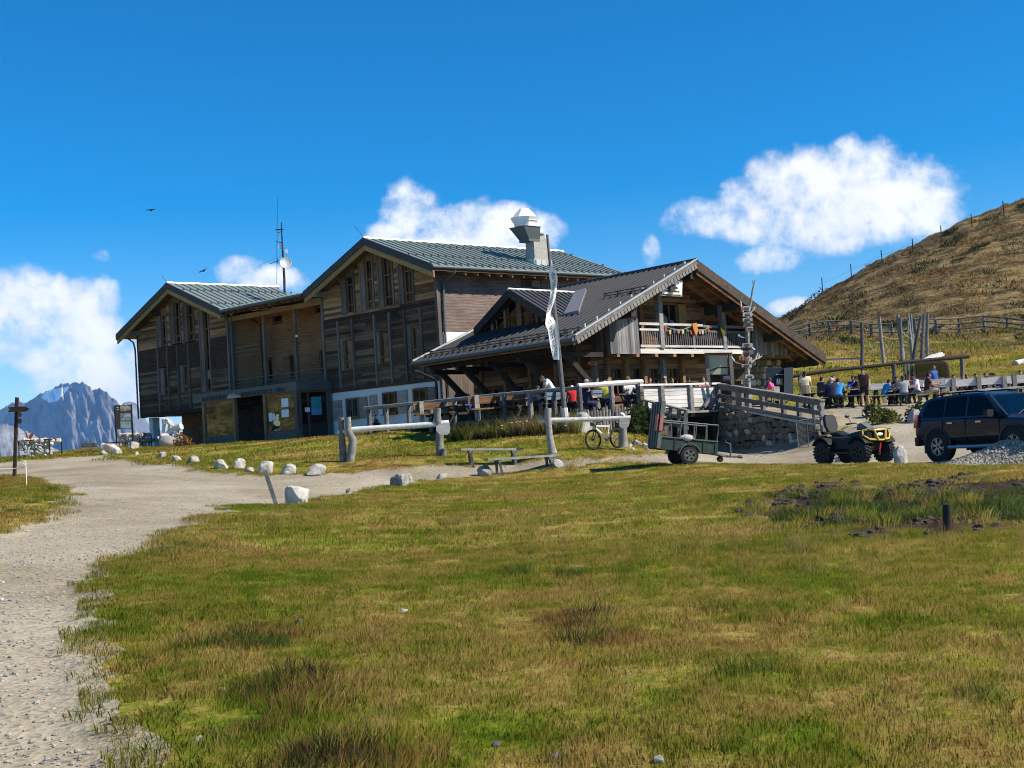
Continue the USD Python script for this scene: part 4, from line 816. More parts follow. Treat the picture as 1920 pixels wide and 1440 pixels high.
for k in np.linspace(.04, .96, 11):
    s = -3.43 + k * (GR + 3.43); q0 = UF.p(s, -.75, gr(s) + .0); part('snow_guard', M['zinc'], rf, lambda b: b.box((-.04, -.05, 0), (.04, .05, .16), q0, UF.A))
barge(UF, -3.43, gr(-3.43), GR, GH, -1.2, rf, 'timber_weathered', 'timber_grey', .18, .16); barge(UF, GR, GH, 15.12, gr(15.12), -1.2, rf, 'beam_dark', 'boards_mid', .46, .20)
part('edge_flashing', M['zinc'], rf, lambda b: (b.beam(UF.p(-3.43, -1.22, gr(-3.43) + .08), UF.p(GR, -1.22, GH + .08), .14, .05), b.beam(UF.p(-3.43, 10.07, gr(-3.43) + .06), UF.p(GR, 8.33, GH + .06), .16, .07)))
part('shingle_edge', M['timber_grey'], rf, lambda b: [b.beam(UF.p(s, -1.27, gr(s) - .24), UF.p(s + .17, -1.27, gr(s + .17) - .24), .03, .20) for s in np.arange(-3.35, GR - .2, .22)], kind='stuff')
sof = part('soffit', M['boards_log'], rf, lambda b: [b.hexa([UF.p(p_, -1.1, gr(p_) - .30), UF.p(q_, -1.1, gr(q_) - .30), UF.p(q_, t1, gr(q_) - .30), UF.p(p_, t1, gr(p_) - .30), UF.p(p_, -1.1, gr(p_) - .22), UF.p(q_, -1.1, gr(q_) - .22), UF.p(q_, t1, gr(q_) - .22), UF.p(p_, t1, gr(p_) - .22)]) for p_, q_, t1 in ((-3.4, .1, 9.7), (.1, GR, 1.4), (GR, 15.0, 1.4))])
for t in (-.55, .3): part('rafter', M['beam_warm'], hut, lambda b: b.beam(UF.p(GR + .1, t, GH - .45), UF.p(14.9, t, gr(14.9) - .40), .14, .20))
for s in np.arange(5.9, 14.8, .9): part('rafter', M['beam_warm'], hut, lambda b: b.box((-.06, -1.05, -.14), (.06, 1.2, 0), UF.p(s, 0, gr(s) - .305), UF.A))
for s in (.62, GR - .12, 3.42, 8.25, 11.6, 14.55): part('purlin', M['beam_dark'], hut, lambda b: b.box((-.17, -1.02, -.36), (.17, 1.25, 0), UF.p(s, 0, gr(s) - .44), UF.A))
for t in np.arange(-.3, 9.6, .95): part('rafter', M['beam_dark'], hut, lambda b: b.beam(UF.p(-3.2, t, gr(-3.2) - .40), UF.p(.1, t, gr(.1) - .40), .12, .18))
part('gutter', M['downpipe'], hut, lambda b: b.tube([UF.p(-3.5, -1.2, gr(-3.43) - .10), UF.p(-3.5, 10.1, gr(-3.43) - .10)], .09, 8))
part('gutter', M['downpipe'], hut, lambda b: b.tube([UF.p(15.2, -1.15, gr(15.1) - .12), UF.p(15.2, 8, gr(15.1) - .12)], .08, 8))
ge = UF.p(-3.5, 10.0, gr(-3.43) - .12)
part('downpipe', M['black_metal'], hut, lambda b: b.tube([ge, ge + V(0, 0, -.35), at(783, 697, 62.6), at(812, 710, 63.6), at(818, 716, 64), at(822, 790, 64.3)], .07, 8))
# upper gable wall of logs behind the balcony
ug = part('gable_wall', M['interior'], hut, lambda b: UF.poly(b, [(.2, 5.55), (14.4, 5.55), (14.4, gr(14.4) - .45), (GR, GH - .45), (.2, gr(.2) - .45)], WT + .05, WT + .2))
dh = rect(4.9, 6.65, 5.6, 8.15)
siding(hut, ug, UF, Polygon([(.2, 5.6), (14.3, 5.6), (14.3, gr(14.3) - .4), (GR, GH - .4), (.2, gr(.2) - .4)]), [dh], .21, M['boards_log'], t0=WT, name='log')
dw = window(hut, UF, 4.96, 6.14, 5.66, 8.1, t=WT + .0, fw=.1, mull=(5.55,), rails=(6.7,), frame='window_wood', name='balcony_door')
part('shutter', M['ochre_wood'], hut, lambda b: UF.box(b, 6.18, 6.72, WT - .12, WT - .05, 5.66, 8.05))
for px in (1202, 1319): s = UF.hit(px, 600, WT - .1)[0]; part('wall_post', M['beam_warm'], hut, lambda b: UF.box(b, s - .11, s + .11, WT - .16, WT - .045, 5.6, gr(s) - .5))
part('door_lintel', M['beam_warm'], hut, lambda b: UF.box(b, 4.6, 7.0, WT - .2, WT - .05, 8.12, 8.3))
# balcony
bf = part('balcony_floor', M['timber_pale'], hut, lambda b: UF.box(b, 1.98, 10.5, -.05, .06, 5.50, 5.72))
part('balcony_deck', M['beam_dark'], hut, lambda b: UF.box(b, .1, 14.6, .07, WT - .01, 5.58, 5.70))
for s in np.arange(.4, 14.6, 1.3): part('joist', M['beam_warm'], hut, lambda b: UF.box(b, s - .1, s + .1, -.12, WT - .01, 5.33, 5.49))
for px in (1236.5, 1353.5):
    s = UF.hit(px, 600, 0)[0]; part('balcony_post', M['timber_weathered'], hut, lambda b: UF.box(b, s - .14, s + .14, -.13, .13, 5.74, gr(s) - .48))
s = UF.hit(1299, 625, 0)[0]; part('balcony_post', M['timber_grey'], hut, lambda b: UF.box(b, s - .06, s + .06, -.07, .03, 5.74, 6.9))
part('balcony_rail', M['timber_pale'], hut, lambda b: UF.box(b, 1.97, 6.55, -.11, -.02, 6.82, 6.94)); part('balcony_rail', M['timber_grey'], hut, lambda b: UF.box(b, 6.56, 10.5, -.11, -.02, 6.78, 6.90))
part('balcony_rail', M['timber_pale'], hut, lambda b: UF.box(b, 1.97, 3.3, -.10, -.03, 6.56, 6.66)); part('balcony_rail', M['timber_weathered'], hut, lambda b: UF.box(b, 3.68, 10.5, -.10, -.03, 6.54, 6.64)); part('balcony_rail', M['timber_pale'], hut, lambda b: UF.box(b, 1.97, 10.5, -.10, -.03, 5.79, 5.90))
for s in np.arange(2.12, 10.45, .152): part('baluster', M['timber_weathered'], hut, lambda b: UF.box(b, s - .022, s + .022, -.085, -.045, 5.905, 6.54))
# boarded ends of the balcony
lw = part('boarded_end', M['timber_weathered'], hut, lambda b: UF.box(b, .02, 1.95, .001, .06, 5.50, 5.62))
siding(hut, lw, UF, Polygon([(0, 5.47), (1.95, 5.47), (1.95, gr(1.95) - .3), (0, gr(0) - .3)]), [], .152, M['boards_grey'], t0=.0, vertical=True, lo=9, hi=10, name='board', cap=200)
lw2 = part('boarded_end', M['timber_weathered'], hut, lambda b: UF.box(b, .002, .06, .05, WT, 5.44, 5.55))
UW = Frame(UF.p(0, 0, 0), -UB, UA)
siding(hut, lw2, UW, Polygon([(-WT, 5.40), (-.02, 5.40), (-.02, gr(0) - .3), (-WT, gr(0) - .3)]), [], .155, M['boards_sooty'], t0=0, vertical=True, lo=9, hi=10, name='board', cap=200)
rwg = part('boarded_end', M['timber_weathered'], hut, lambda b: UF.box(b, 10.52, 14.6, .001, .06, 5.50, 5.60))
siding(hut, rwg, UF, Polygon([(10.5, 5.45), (14.75, 5.45), (14.75, gr(14.75) - .3), (10.5, gr(10.5) - .3)]), [], .152, M['boards_grey'], t0=.0, vertical=True, lo=9, hi=10, name='board', cap=200)
# ground floor, front
gw = part('ground_floor_wall', M['interior'], hut, lambda b: UF.box(b, .1, 11.2, WT + .05, WT + .2, 2.0, 5.4))
gh = []
for x0, x1 in ((1146, 1166), (1180.5, 1201), (1215, 1234), (1248, 1270)):
    s0, s1 = UF.hit(x0, 700, WT)[0], UF.hit(x1, 700, WT)[0]; window(hut, UF, s0, s1, 3.55, 4.95, t=WT + .02, fw=.08, mull=((s0 + s1) / 2,), rails=(4.4,), frame='window_wood', back=('curtain', .9) if x0 > 1240 else None); gh.append(rect(s0, s1, 3.55, 4.95))
siding(hut, gw, UF, rect(.12, 11.2, 2.4, 5.38), gh, .24, M['boards_log'], t0=WT, name='log')
for px in (1141, 1175.5, 1209, 1245, 1281): s = UF.hit(px, 700, WT - .2)[0]; part('wall_post', M['beam_warm'] if px != 1245 else M['timber_grey'], hut, lambda b: UF.box(b, s - .10, s + .10, WT - .26, WT - .06, 2.4, 5.32))
part('corner_post', M['batten_grey'], hut, lambda b: UF.box(b, -.12, .10, WT - .22, WT + .02, 2.0, 5.38))
swl = part('stone_wall', M['wall_stone'], hut, lambda b: UF.box(b, 11.25, 14.7, WT - .02, WT + .3, 1.5, 5.38))
for i in range(9):
    x = 11.3
    while x < 14.55:
        w_ = rng.uniform(.28, .55); w_ = min(w_, 14.68 - x); h0 = 2.2 + i * .35
        b = MB(); t = trimesh.creation.icosphere(1); vv = np.clip(t.vertices * 1.5, -1, 1) * [w_ / 2 - .02, .12, .155] * (1 + .15 * (rng.random((len(t.vertices), 1)) - .5)); b.add(UF.p(x + w_ / 2, WT - .03, h0 + .175) + vv @ UF.A, t.faces); b.build('stone', M['wall_stone_pale'] if rng.random() < .6 else M['wall_stone'], swl); x += w_
# long side under the eaves
sd_ = part('side_wall', M['interior'], hut, lambda b: UF.box(b, .12, .22, WT + .03, 9.6, 2.0, 7.0))
ws_ = []
for t in (2.6, 4.4, 6.2, 8.0):
    window(hut, UL, -t - .45, -t + .45, 3.3, 4.6, t=-.02, fw=.09, mull=(-t,), frame='window_wood'); ws_.append(rect(-t - .45, -t + .45, 3.3, 4.6))
siding(hut, sd_, UL, rect(-9.6, -WT - .03, 2.3, 7.0), ws_, .24, M['boards_log'], t0=.04, name='log')
for t in (1.9, 3.5, 5.3, 7.1, 8.9): part('wall_post', M['beam_warm'], hut, lambda b: UF.box(b, -.13, 0, t - .09, t + .09, 2.3, 6.6))
part('eave_purlin', M['beam_dark'], hut, lambda b: UF.box(b, -2.75, -2.5, -.4, 9.6, 5.60, 5.88))
for xu, yu, xl, yl in ((866, 676, 927, 738), (921, 666, 982, 731), (981, 662, 1025, 713), (1056, 663, 1097, 713), (822, 690, 862, 738)):
    r = ray(xu, yu); q0 = UF.p(-2.6, 0, 0); k = ((q0 - EYE) @ UA) / (r @ UA); t = float(((EYE + r * k) - q0) @ UB)
    part('brace', M['beam_dark'], hut, lambda b: b.beam(UF.p(-2.65, t, 5.62), UF.p(-.08, t, 3.35), .22, .24)); part('tie_beam', M['beam_dark'], hut, lambda b: UF.box(b, -2.95, -.02, t - .11, t + .11, 5.36, 5.58))
# dormer
DT, DHt, DE, DS = 5.4, 9.1, 7.52, -1.0
dr = part('dormer_wall', M['beam_dark'], hut, lambda b: b.hexa([UF.p(-.62, DT - 2.35, 7.1), UF.p(-.55, DT - 2.35, 7.1), UF.p(-.55, DT + 2.35, 7.1), UF.p(-.62, DT + 2.35, 7.1), UF.p(-.62, DT - 2.35, 7.36), UF.p(-.55, DT - 2.35, 7.36), UF.p(-.55, DT + 2.35, 7.36), UF.p(-.62, DT + 2.35, 7.36)]))
UD = Frame(UF.p(-.6, 0, 0), -UB, UA); dt_ = lambda t: DHt - .585 * abs(t - DT) - .30
gp = [(-DT - 2.1, 7.37), (-DT + 2.1, 7.37), (-DT + 2.1, dt_(DT - 2.1)), (-DT, dt_(DT)), (-DT - 2.1, dt_(DT + 2.1))]
part('dormer_pane', M['glass'], hut, lambda b: b.add([UD.p(x, .05, y) for x, y in gp], [[0, 1, 2], [0, 2, 3], [0, 3, 4]][:3]))
part('dormer_backing', M['interior'], hut, lambda b: UD.poly(b, gp, .5, .6))
for px in (923, 948, 975, 1008, 1020):
    r = ray(px, 610); q0 = UD.p(0, 0, 0); k = ((q0 - EYE) @ UA) / (r @ UA); t = -float(((EYE + r * k) - q0) @ -UB); w_ = .16 if px == 975 else .07
    part('dormer_post', M['beam_warm'], hut, lambda b: UD.box(b, -t - w_, -t + w_, -.04, .06, 7.365, dt_(t) + .02))
for t in (4.3, 6.0, 6.9): part('glazing_bar', M['window_wood'], hut, lambda b: UD.box(b, -t - .025, -t + .025, -.01, .05, 7.37, dt_(t) - .03))
part('glazing_bar', M['window_wood'], hut, lambda b: UD.box(b, -DT - 1.3, -DT + 1.3, -.012, .048, 7.86, 7.91))
part('dormer_collar', M['beam_dark'], hut, lambda b: [b.beam(UD.p(-DT + sg * 2.4, -.05, dt_(DT + 2.4) + .04), UD.p(-DT, -.05, dt_(DT) + .04), .12, .26) for sg in (-1, 1)])
sj = lambda h: GR - (GH - h) / GM
dro = part('dormer_roof', M['trim_dark'], hut, lambda b: [b.hexa([UF.p(DS, DT, DHt - .16), UF.p(DS, DT + sg * 2.7, DE - .16), UF.p(sj(DE), DT + sg * 2.7, DE - .16), UF.p(sj(DHt) + .1, DT, DHt - .16), UF.p(DS, DT, DHt - .05), UF.p(DS, DT + sg * 2.7, DE - .05), UF.p(sj(DE), DT + sg * 2.7, DE - .05), UF.p(sj(DHt) + .1, DT, DHt - .05)][::1]) for sg in (1, -1)])
for sg in (1, -1):
    rows = []
    for s in np.arange(DS, 3.5, .36):
        hb = max(DE, min(DHt - .02, GH - GM * (GR - s))); tb = 2.7 * (DHt - hb) / (DHt - DE); rows.append((UF.p(s, DT, DHt), UF.p(s, DT + sg * tb, hb + .01)))
    strips(dro, rows, M['roof_dark'] if sg > 0 else M['zinc_dull'] if 'zinc_dull' in M else M['roof_dark'], rib=(.03, .05))
    b = MB(); b.hexa([UF.p(DS - .03, DT, DHt - .40), UF.p(DS + .03, DT, DHt - .40), UF.p(DS + .03, DT + sg * 2.74, DE - .40), UF.p(DS - .03, DT + sg * 2.74, DE - .40), UF.p(DS - .03, DT, DHt + .03), UF.p(DS + .03, DT, DHt + .03), UF.p(DS + .03, DT + sg * 2.74, DE + .03), UF.p(DS - .03, DT + sg * 2.74, DE + .03)]); b.build('bargeboard', M['beam_dark'], dro)
part('ridge_cap', M['zinc'], dro, lambda b: b.tube([UF.p(DS - .05, DT, DHt + .02), UF.p(sj(DHt), DT, DHt + .02)], .07, 6))
up_ = V(0, 0, .10)
part('valley_flashing', M['flashing_grey'], dro, lambda b: b.hexa([UF.p(sj(DHt), DT, DHt) - up_, UF.p(sj(DE), DT - 2.7, DE) - up_, UF.p(sj(DE) - .15, DT - 3.85, DE - .07) - up_, UF.p(sj(DHt) - .15, DT - .95, DHt - .07) - up_, UF.p(sj(DHt), DT, DHt) + up_, UF.p(sj(DE), DT - 2.7, DE) + up_, UF.p(sj(DE) - .15, DT - 3.85, DE - .07) + up_ * 2, UF.p(sj(DHt) - .15, DT - .95, DHt - .07) + up_ * 2]))
# sign in the gable
sp = [UF.hit(x, y, -.85) for x, y in ((1241, 551), (1277.5, 552.5), (1278.5, 527.5), (1241, 527.5))]
sg_ = part('gable_sign', M['steel_white'], hut, lambda b: UF.poly(b, sp, -.88, -.83)); part('sign_frame', M['timber_grey'], sg_, lambda b: UF.poly(b, [(sp[0][0] - .08, sp[0][1] - .08), (sp[1][0] + .08, sp[1][1] - .08), (sp[2][0] + .08, sp[2][1] + .08), (sp[3][0] - .08, sp[3][1] + .08)], -.825, -.79))
part('emblem', M['trim_dark'], sg_, lambda b: UF.poly(b, [UF.hit(x, y, -.88) for x, y in ((1250, 541), (1256, 535), (1259, 537), (1263, 534), (1271, 540), (1271, 541.5))], -.91, -.883), label='dark mountain emblem')
lettering('PLATTKOFELHÜTTE', UF, 1247, 1274, (547, 547.5), 3.2, -.883, sg_, M['letter_dark'])

# ------------------------------------------------------------------ terrace, ramp, fences
G1 = lambda x, y: float(ground(np.array([x]), np.array([y]))[0])


def foot(px, py, d=None):
    """Ground point under a pixel; with a depth, straight below or above that line of sight."""
    p = gpix(px, py)[0] if d is None else at(px, py, d); return V(p[0], p[1], G1(p[0], p[1]))


RAILH = 3.85
RL = [(680, 59.3), (830, 55.5), (940, 52.2), (1083, 49.9), (1202, 51.5), (1345, 54.9)]
rp = lambda px: at(px, 720, np.interp(px, [a for a, _ in RL], [b for _, b in RL])) * V(1, 1, 0)
deck = Polygon([tuple(rp(a)[:2]) for a, _ in RL[1:]] + [tuple(UF.p(s, t, 0)[:2]) for s, t in ((11.5, -.2), (11.5, 1.1), (0, 1.1), (0, 9.4), (-1.5, 10.5))] + [tuple(rp(760)[:2])])
tr_ = trimesh.creation.extrude_polygon(deck, .16, engine='earcut'); tr_.apply_translation([0, 0, DECK - .16])
b = MB().tm(tr_); tag(b.build('terrace', M['timber_weathered']), kind='structure')


def railing(name, label, pts, posts, post_r, rail_r, rail_mat, post_mat, zpost, group=None):
    t = thing(name, label, 'railing', group=group)
    for p in posts:
        h = np.interp(p, [q[0] for q in pts], [q[1] for q in pts]); c = rp(p); b = MB(); z0 = zpost(p); b.tube([c + V(0, 0, z0), c + V(0, 0, (z0 + h) / 2), c + V(0, 0, h - rail_r * .4)], [post_r, post_r * .96, post_r * .9], 8, wob=.08); b.build('post', M[post_mat], t, smooth=40)
    b = MB(); b.tube([rp(p) + V(0, 0, h) for p, h in pts], [rail_r * rng.uniform(.9, 1.1) for _ in pts], 8, wob=.08); b.build('rail', M[rail_mat], t, smooth=40); return t


xs = list(np.linspace(680, 1085, 9))
railing('terrace_railing', 'long grey round-log railing rising along the terrace from the hotel to the flagpole', [(x, RAILH + .04 * math.sin(x)) for x in xs], [688.7, 721, 763, 804, 849.8, 892.8, 943.6, 991.8, 1037], .115, .085, 'timber_weathered', 'timber_weathered', lambda p: DECK - .35)
railing('terrace_railing', 'short terrace railing with bleached thick top log right of the flagpole', [(1083, RAILH + .05), (1120, RAILH + .07), (1160, RAILH + .10), (1204, RAILH + .12)], [1085, 1145, 1196], .12, .105, 'bleached', 'timber_weathered', lambda p: DECK - .4)
pw = thing('board_parapet', 'pale weathered board parapet on the terrace corner above the cellar doorway', 'parapet')
d0, d1 = rp(1202), rp(1345); dd = (d1 - d0); Lp = np.linalg.norm(dd); dd /= Lp; PF = Frame(d0, dd, V(-dd[1], dd[0], 0))
cuts = [PF.hit(x, 740)[0] for x in (1199, 1238, 1292, 1343)]
for i, s in enumerate(cuts): part('post', M['timber_weathered'], pw, lambda b: PF.box(b, s - .11, s + .11, -.16, .10, DECK - (.45 if i < 3 else 2.1), RAILH - .07))
for u, w in zip(cuts[:-1], cuts[1:]):
    for k in range(5): part('board', M['timber_pale'], pw, lambda b: PF.box(b, u + .12, w - .12, -.03 - rng.uniform(0, .012), .03, DECK - .02 + k * .18, DECK - .02 + (k + 1) * .18 - .012))
part('handrail', M['bleached'], pw, lambda b: PF.box(b, cuts[0] - .1, cuts[-1] + .15, -.16, .14, RAILH - .065, RAILH + .02))
for x0, y0, x1, y1 in ((1320, 763, 1337, 735), (1331, 763, 1341, 748)):
    a_, c_ = PF.hit(x0, y0, -.2), PF.hit(x1, y1, -.2); part('brace', M['timber_weathered'], pw, lambda b: b.beam(PF.p(a_[0], -.22, a_[1]), PF.p(c_[0], -.22, c_[1]), .1, .12))
# cellar doorway under the terrace
cd = thing('cellar_doorway', 'dark cellar doorway under the terrace corner beside the stone wall', 'doorway')
s0, s1 = PF.hit(1262, 800)[0], PF.hit(1345, 800)[0]
part('recess', M['dark_void'], cd, lambda b: (PF.box(b, s0, s1, 1.6, 1.7, .3, 2.6), PF.box(b, s0 - .1, s0, .1, 1.7, .3, 2.6), PF.box(b, s1 - .05, s1, .1, 1.7, .3, 2.6)))
part('lintel', M['beam_dark'], cd, lambda b: PF.box(b, s0 - 1.0, s1 + .1, -.12, .3, 2.40, 2.66)); part('roof_edge', M['timber_grey'], cd, lambda b: PF.box(b, s0 - .4, s1 - .1, -.34, -.125, 2.56, 2.66))
for x in (1341, 1349): s = PF.hit(x, 800)[0]; part('post', M['beam_dark'], cd, lambda b: PF.box(b, s - .10, s + .10, -.10, .08, .4, 2.39))
part('boarding', M['boards_sooty'], cd, lambda b: PF.box(b, s0 - 1.4, s0 - .101, .12, .2, .8, 2.6))
# palisade of upright logs
pal = thing('log_palisade', 'low palisade of upright grey logs along the foot of the terrace', 'palisade')
x = 936.0
while x < 1192:
    c = rp(x) + V(0, -.28, 0); h = DECK + rng.uniform(-.06, .16) + np.interp(x, [936, 1000, 1090, 1192], [-.35, -.25, 0, .05]); r = rng.uniform(.055, .072); z0 = G1(c[0], c[1]) - .15; b = MB(); b.tube([c + V(0, 0, z0), c + V(rng.uniform(-.02, .02), 0, h)], [r, r * .95], 7, wob=.12); b.build('log', M['timber_weathered'] if rng.random() < .65 else M['timber_grey'], pal, smooth=40); x += rng.uniform(5.3, 6.6)
# stone retaining wall and ramp
A_, B_ = at(1345, 800, 54.9) * V(1, 1, 0), at(1522, 800, 48.8) * V(1, 1, 0); rd = (B_ - A_) / np.linalg.norm(B_ - A_); LW = float(np.linalg.norm(B_ - A_)); RF = Frame(A_, rd, V(-rd[1], rd[0], 0))
rtop = lambda s: np.interp(s, [0, .6, LW + .8], [DECK - .05, DECK - .1, 1.62])
sw_ = thing('retaining_wall', 'rough stone retaining wall below the ramp railing', 'wall')
part('wall_core', M['dark_void'], sw_, lambda b: RF.poly(b, [(-.1, .2), (LW + .3, .2), (LW + .3, rtop(LW) - .08), (0, rtop(0) - .08), (-.1, rtop(0) - .08)], .06, .5))
h = .35; i = 0
while h < 2.9:
    rh = rng.uniform(.22, .34); s = -.1 + (i % 2) * .1
    while s < LW + .2:
        w_ = rng.uniform(.18, .5); k_ = rng.uniform(-.3, .3)
        if h + rh < rtop(s + w_ / 2) + .06:
            t = trimesh.creation.icosphere(1); vv = np.clip(t.vertices * 1.45, -1, 1) * [w_ / 2 + .01, .13, rh / 2 + .01] * (1 + .45 * (rng.random((len(t.vertices), 1)) - .5)); b = MB(); b.add(RF.p(s + w_ / 2, .02, h + rh / 2 + rng.uniform(-.05, .05)) + vv @ np.array([[math.cos(k_), 0, math.sin(k_)], [0, 1, 0], [-math.sin(k_), 0, math.cos(k_)]]) @ RF.A, t.faces); b.build('stone', M['wall_stone'] if rng.random() < .90 else M['wall_stone_pale'], sw_, smooth=50)
        s += w_
    h += rh; i += 1
part('coping', M['wall_stone_pale'], sw_, lambda b: [b.hexa([RF.p(a_, -.12, rtop(a_) - .03), RF.p(c_, -.12, rtop(c_) - .03), RF.p(c_, .42, rtop(c_) - .03), RF.p(a_, .42, rtop(a_) - .03), RF.p(a_, -.12, rtop(a_) + .06), RF.p(c_, -.12, rtop(c_) + .06), RF.p(c_, .42, rtop(c_) + .06), RF.p(a_, .42, rtop(a_) + .06)]) for a_, c_ in ((2.6, LW + .3),)])
b = MB(); b.hexa([RF.p(0, .06, .5), RF.p(LW + .9, .06, .5), RF.p(LW + .9, 3.2, .5), RF.p(-1, 4.2, .5), RF.p(0, .43, rtop(0) - .02), RF.p(LW + .9, .43, rtop(LW + .8) - .02), RF.p(LW + .9, 3.2, rtop(LW + .8) + .1), RF.p(-1, 4.2, DECK - .05)]); tag(b.build('ramp', M['gravel']), kind='structure')
rr_ = thing('ramp_railing', 'sloping plank railing of the ramp above the stone wall', 'railing')
rs = lambda x: RF.hit(x, 770)[0]; rh_ = lambda s: np.interp(s, [0, rs(1537)], [RAILH - .02, 2.62])
for x in (1346, 1389, 1428, 1466, 1495, 1523.5, 1537): s = rs(x); part('post', M['timber_weathered'], rr_, lambda b: RF.box(b, s - .09, s + .09, .02, .16, rtop(s) - (.3 if x < 1530 else .25), rh_(s) - .02))
for k, (dz, th) in enumerate(((-.20, .20), (-.58, .18), (-.95, .18))):
    part('rail', M['timber_weathered'], rr_, lambda b: b.hexa([RF.p(.02, -.05, rh_(.02) + dz), RF.p(rs(1537) + .1, -.05, rh_(rs(1537)) + dz), RF.p(rs(1537) + .1, .015, rh_(rs(1537)) + dz), RF.p(.02, .015, rh_(.02) + dz), RF.p(.02, -.05, rh_(.02) + dz + th), RF.p(rs(1537) + .1, -.05, rh_(rs(1537)) + dz + th), RF.p(rs(1537) + .1, .015, rh_(rs(1537)) + dz + th), RF.p(.02, .015, rh_(.02) + dz + th)]))
part('handrail', M['timber_grey'], rr_, lambda b: b.beam(RF.p(0, .06, rh_(0) + .03), RF.p(rs(1537) + .15, .06, rh_(rs(1537)) + .03), .26, .055))
# stair rail by the trailer
st = thing('stair_railing', 'weathered stair handrail descending behind the green trailer', 'railing')
sp_ = [at(1200, 757, 50.3), at(1205, 749.5, 50), at(1290, 770, 47.3)]
part('handrail', M['timber_grey'], st, lambda b: b.beam(sp_[1], sp_[2], .18, .06)); part('handrail', M['timber_weathered'], st, lambda b: b.beam(sp_[0] + V(-.1, 0, -.3), sp_[1], .1, .1))
for x, y0, y1, d in ((1212, 752, 800, 49.7), (1257, 763, 820, 48.3), (1273, 767, 830, 47.7), (1285.5, 770, 832, 47.4)): part('post', M['timber_weathered'], st, lambda b: b.beam(at(x, y1, d), at(x, y0, d), .20 if x > 1260 else .13, .13))
for dz in (.35, .7): part('rail', M['timber_weathered'], st, lambda b: b.beam(at(1212, 752, 49.75) - V(0, 0, dz), at(1288, 769, 47.4) - V(0, 0, dz), .04, .14))
# flagpole and its banner
fpole = thing('flagpole', 'tall leaning wooden flagpole in front of the terrace', 'flagpole'); f0_ = foot(1062, 806, 48.9); f1_ = at(1026, 440, 48.9)
part('pole', M['timber_weathered'], fpole, lambda b: b.tube([f0_ + (f1_ - f0_) * k for k in (0.09, .35, .7, 1)], [.10, .095, .075, .05], 8), smooth=40)
part('base_sleeve', M['bleached'], fpole, lambda b: b.tube([f0_ - V(0, 0, .1), f0_ + (f1_ - f0_) * .125], [.15, .14], 8), smooth=40)
BL_ = [(1031.8, 497, .0), (1029.5, 513, .1), (1033, 543, .05), (1027, 573.5, -.1), (1022.8, 606, -.22), (1027, 619, -.15), (1032, 649, -.02), (1037.6, 674.6, .05)]
BR_ = [(1032.6, 496, .0), (1045.6, 522, -.25), (1044, 540, .15), (1041.5, 558, -.12), (1034, 586, .15), (1043, 608, -.1), (1047, 638, .05), (1048.4, 674.6, .0)]
from scipy.interpolate import PchipInterpolator
kk_ = np.linspace(0, 1, 8); bl = [PchipInterpolator(kk_, [q_[i] for q_ in BL_]) for i in range(3)]; br = [PchipInterpolator(kk_, [q_[i] for q_ in BR_]) for i in range(3)]


def cloth(u, v, off=0.0):
    """u across (0 left, 1 right), v down the banner."""
    a_ = (1 - u) * bl[0](v) + u * br[0](v); c_ = (1 - u) * bl[1](v) + u * br[1](v); d_ = (1 - u) * bl[2](v) + u * br[2](v) + .06 * np.sin(9 * v + 3 * u) * u
    return np.array([at(x, y, 48.75 + z) for x, y, z in zip(np.ravel(a_), np.ravel(c_), np.ravel(d_ - off))])


flag = thing('banner', 'long white twisted banner with dark lettering hanging from the flagpole', 'banner')
uu, vv_ = np.meshgrid(np.linspace(0, 1, 9), np.linspace(0, 1, 46)); pts_ = cloth(uu.ravel(), vv_.ravel()); ids = np.arange(46 * 9).reshape(46, 9)
part('cloth', M['white_cloth'], flag, lambda b: b.add(pts_, np.stack([ids[:-1, :-1], ids[1:, :-1], ids[1:, 1:], ids[:-1, 1:]], -1).reshape(-1, 4)), smooth=True)
for txt, v0, v1 in (('PLATTKOFELHÜTTE', .10, .50), ('RIF. SASSO PIATTO', .60, .97)):
    tm = meshkit.text_mesh(txt, 1.0, .01); t2 = tm.subdivide_to_size(.6) if hasattr(tm, 'subdivide_to_size') else tm; w_ = t2.bounds[1][0]; P2 = np.array(t2.vertices)
    q_ = cloth(np.clip(.30 + .40 * P2[:, 1], 0, 1), v0 + (v1 - v0) * P2[:, 0] / w_, .02 + P2[:, 2]); part('lettering', M['letter_dark'], flag, lambda b: b.add(q_, t2.faces))
# notice board, snack kiosk, totem of signs
nb = thing('notice_board', 'roofed notice board with pale green panel in front of the balcony', 'notice board'); q0 = lambda x, y, d=56.0: at(x, y, d)
for x in (1324.5, 1369): part('post', M['timber_weathered'], nb, lambda b: b.beam(q0(x, 662) * V(1, 1, 0) + V(0, 0, DECK), q0(x, 660), .16, .16))
part('panel', mat('panel_pale', {'p': ('principled_bsdf', dict(base_color=(.40, .42, .29), roughness=.6))}, []), nb, lambda b: b.hexa([q0(1329, 702), q0(1364.5, 702), q0(1364.5, 702, 56.1), q0(1329, 702, 56.1), q0(1328, 665.5), q0(1364, 666), q0(1364, 666, 56.1), q0(1328, 665.5, 56.1)]))
part('roof', M['timber_pale'], nb, lambda b: b.hexa([q0(1317, 661.5, 55.7), q0(1374, 661, 55.7), q0(1375, 660, 56.6), q0(1318, 660, 56.6), q0(1318, 656.5, 55.8), q0(1373, 656.5, 55.8), q0(1374, 655.5, 56.6), q0(1319, 655.5, 56.6)]))
part('header', M['beam_warm'], nb, lambda b: b.beam(q0(1322, 663.5), q0(1371, 663.5), .08, .12))
ki = thing('snack_kiosk', 'small open wooden kiosk with sloping dark roof beside the signpost', 'kiosk'); q1 = lambda x, y, d=57.0: at(x, y, d)
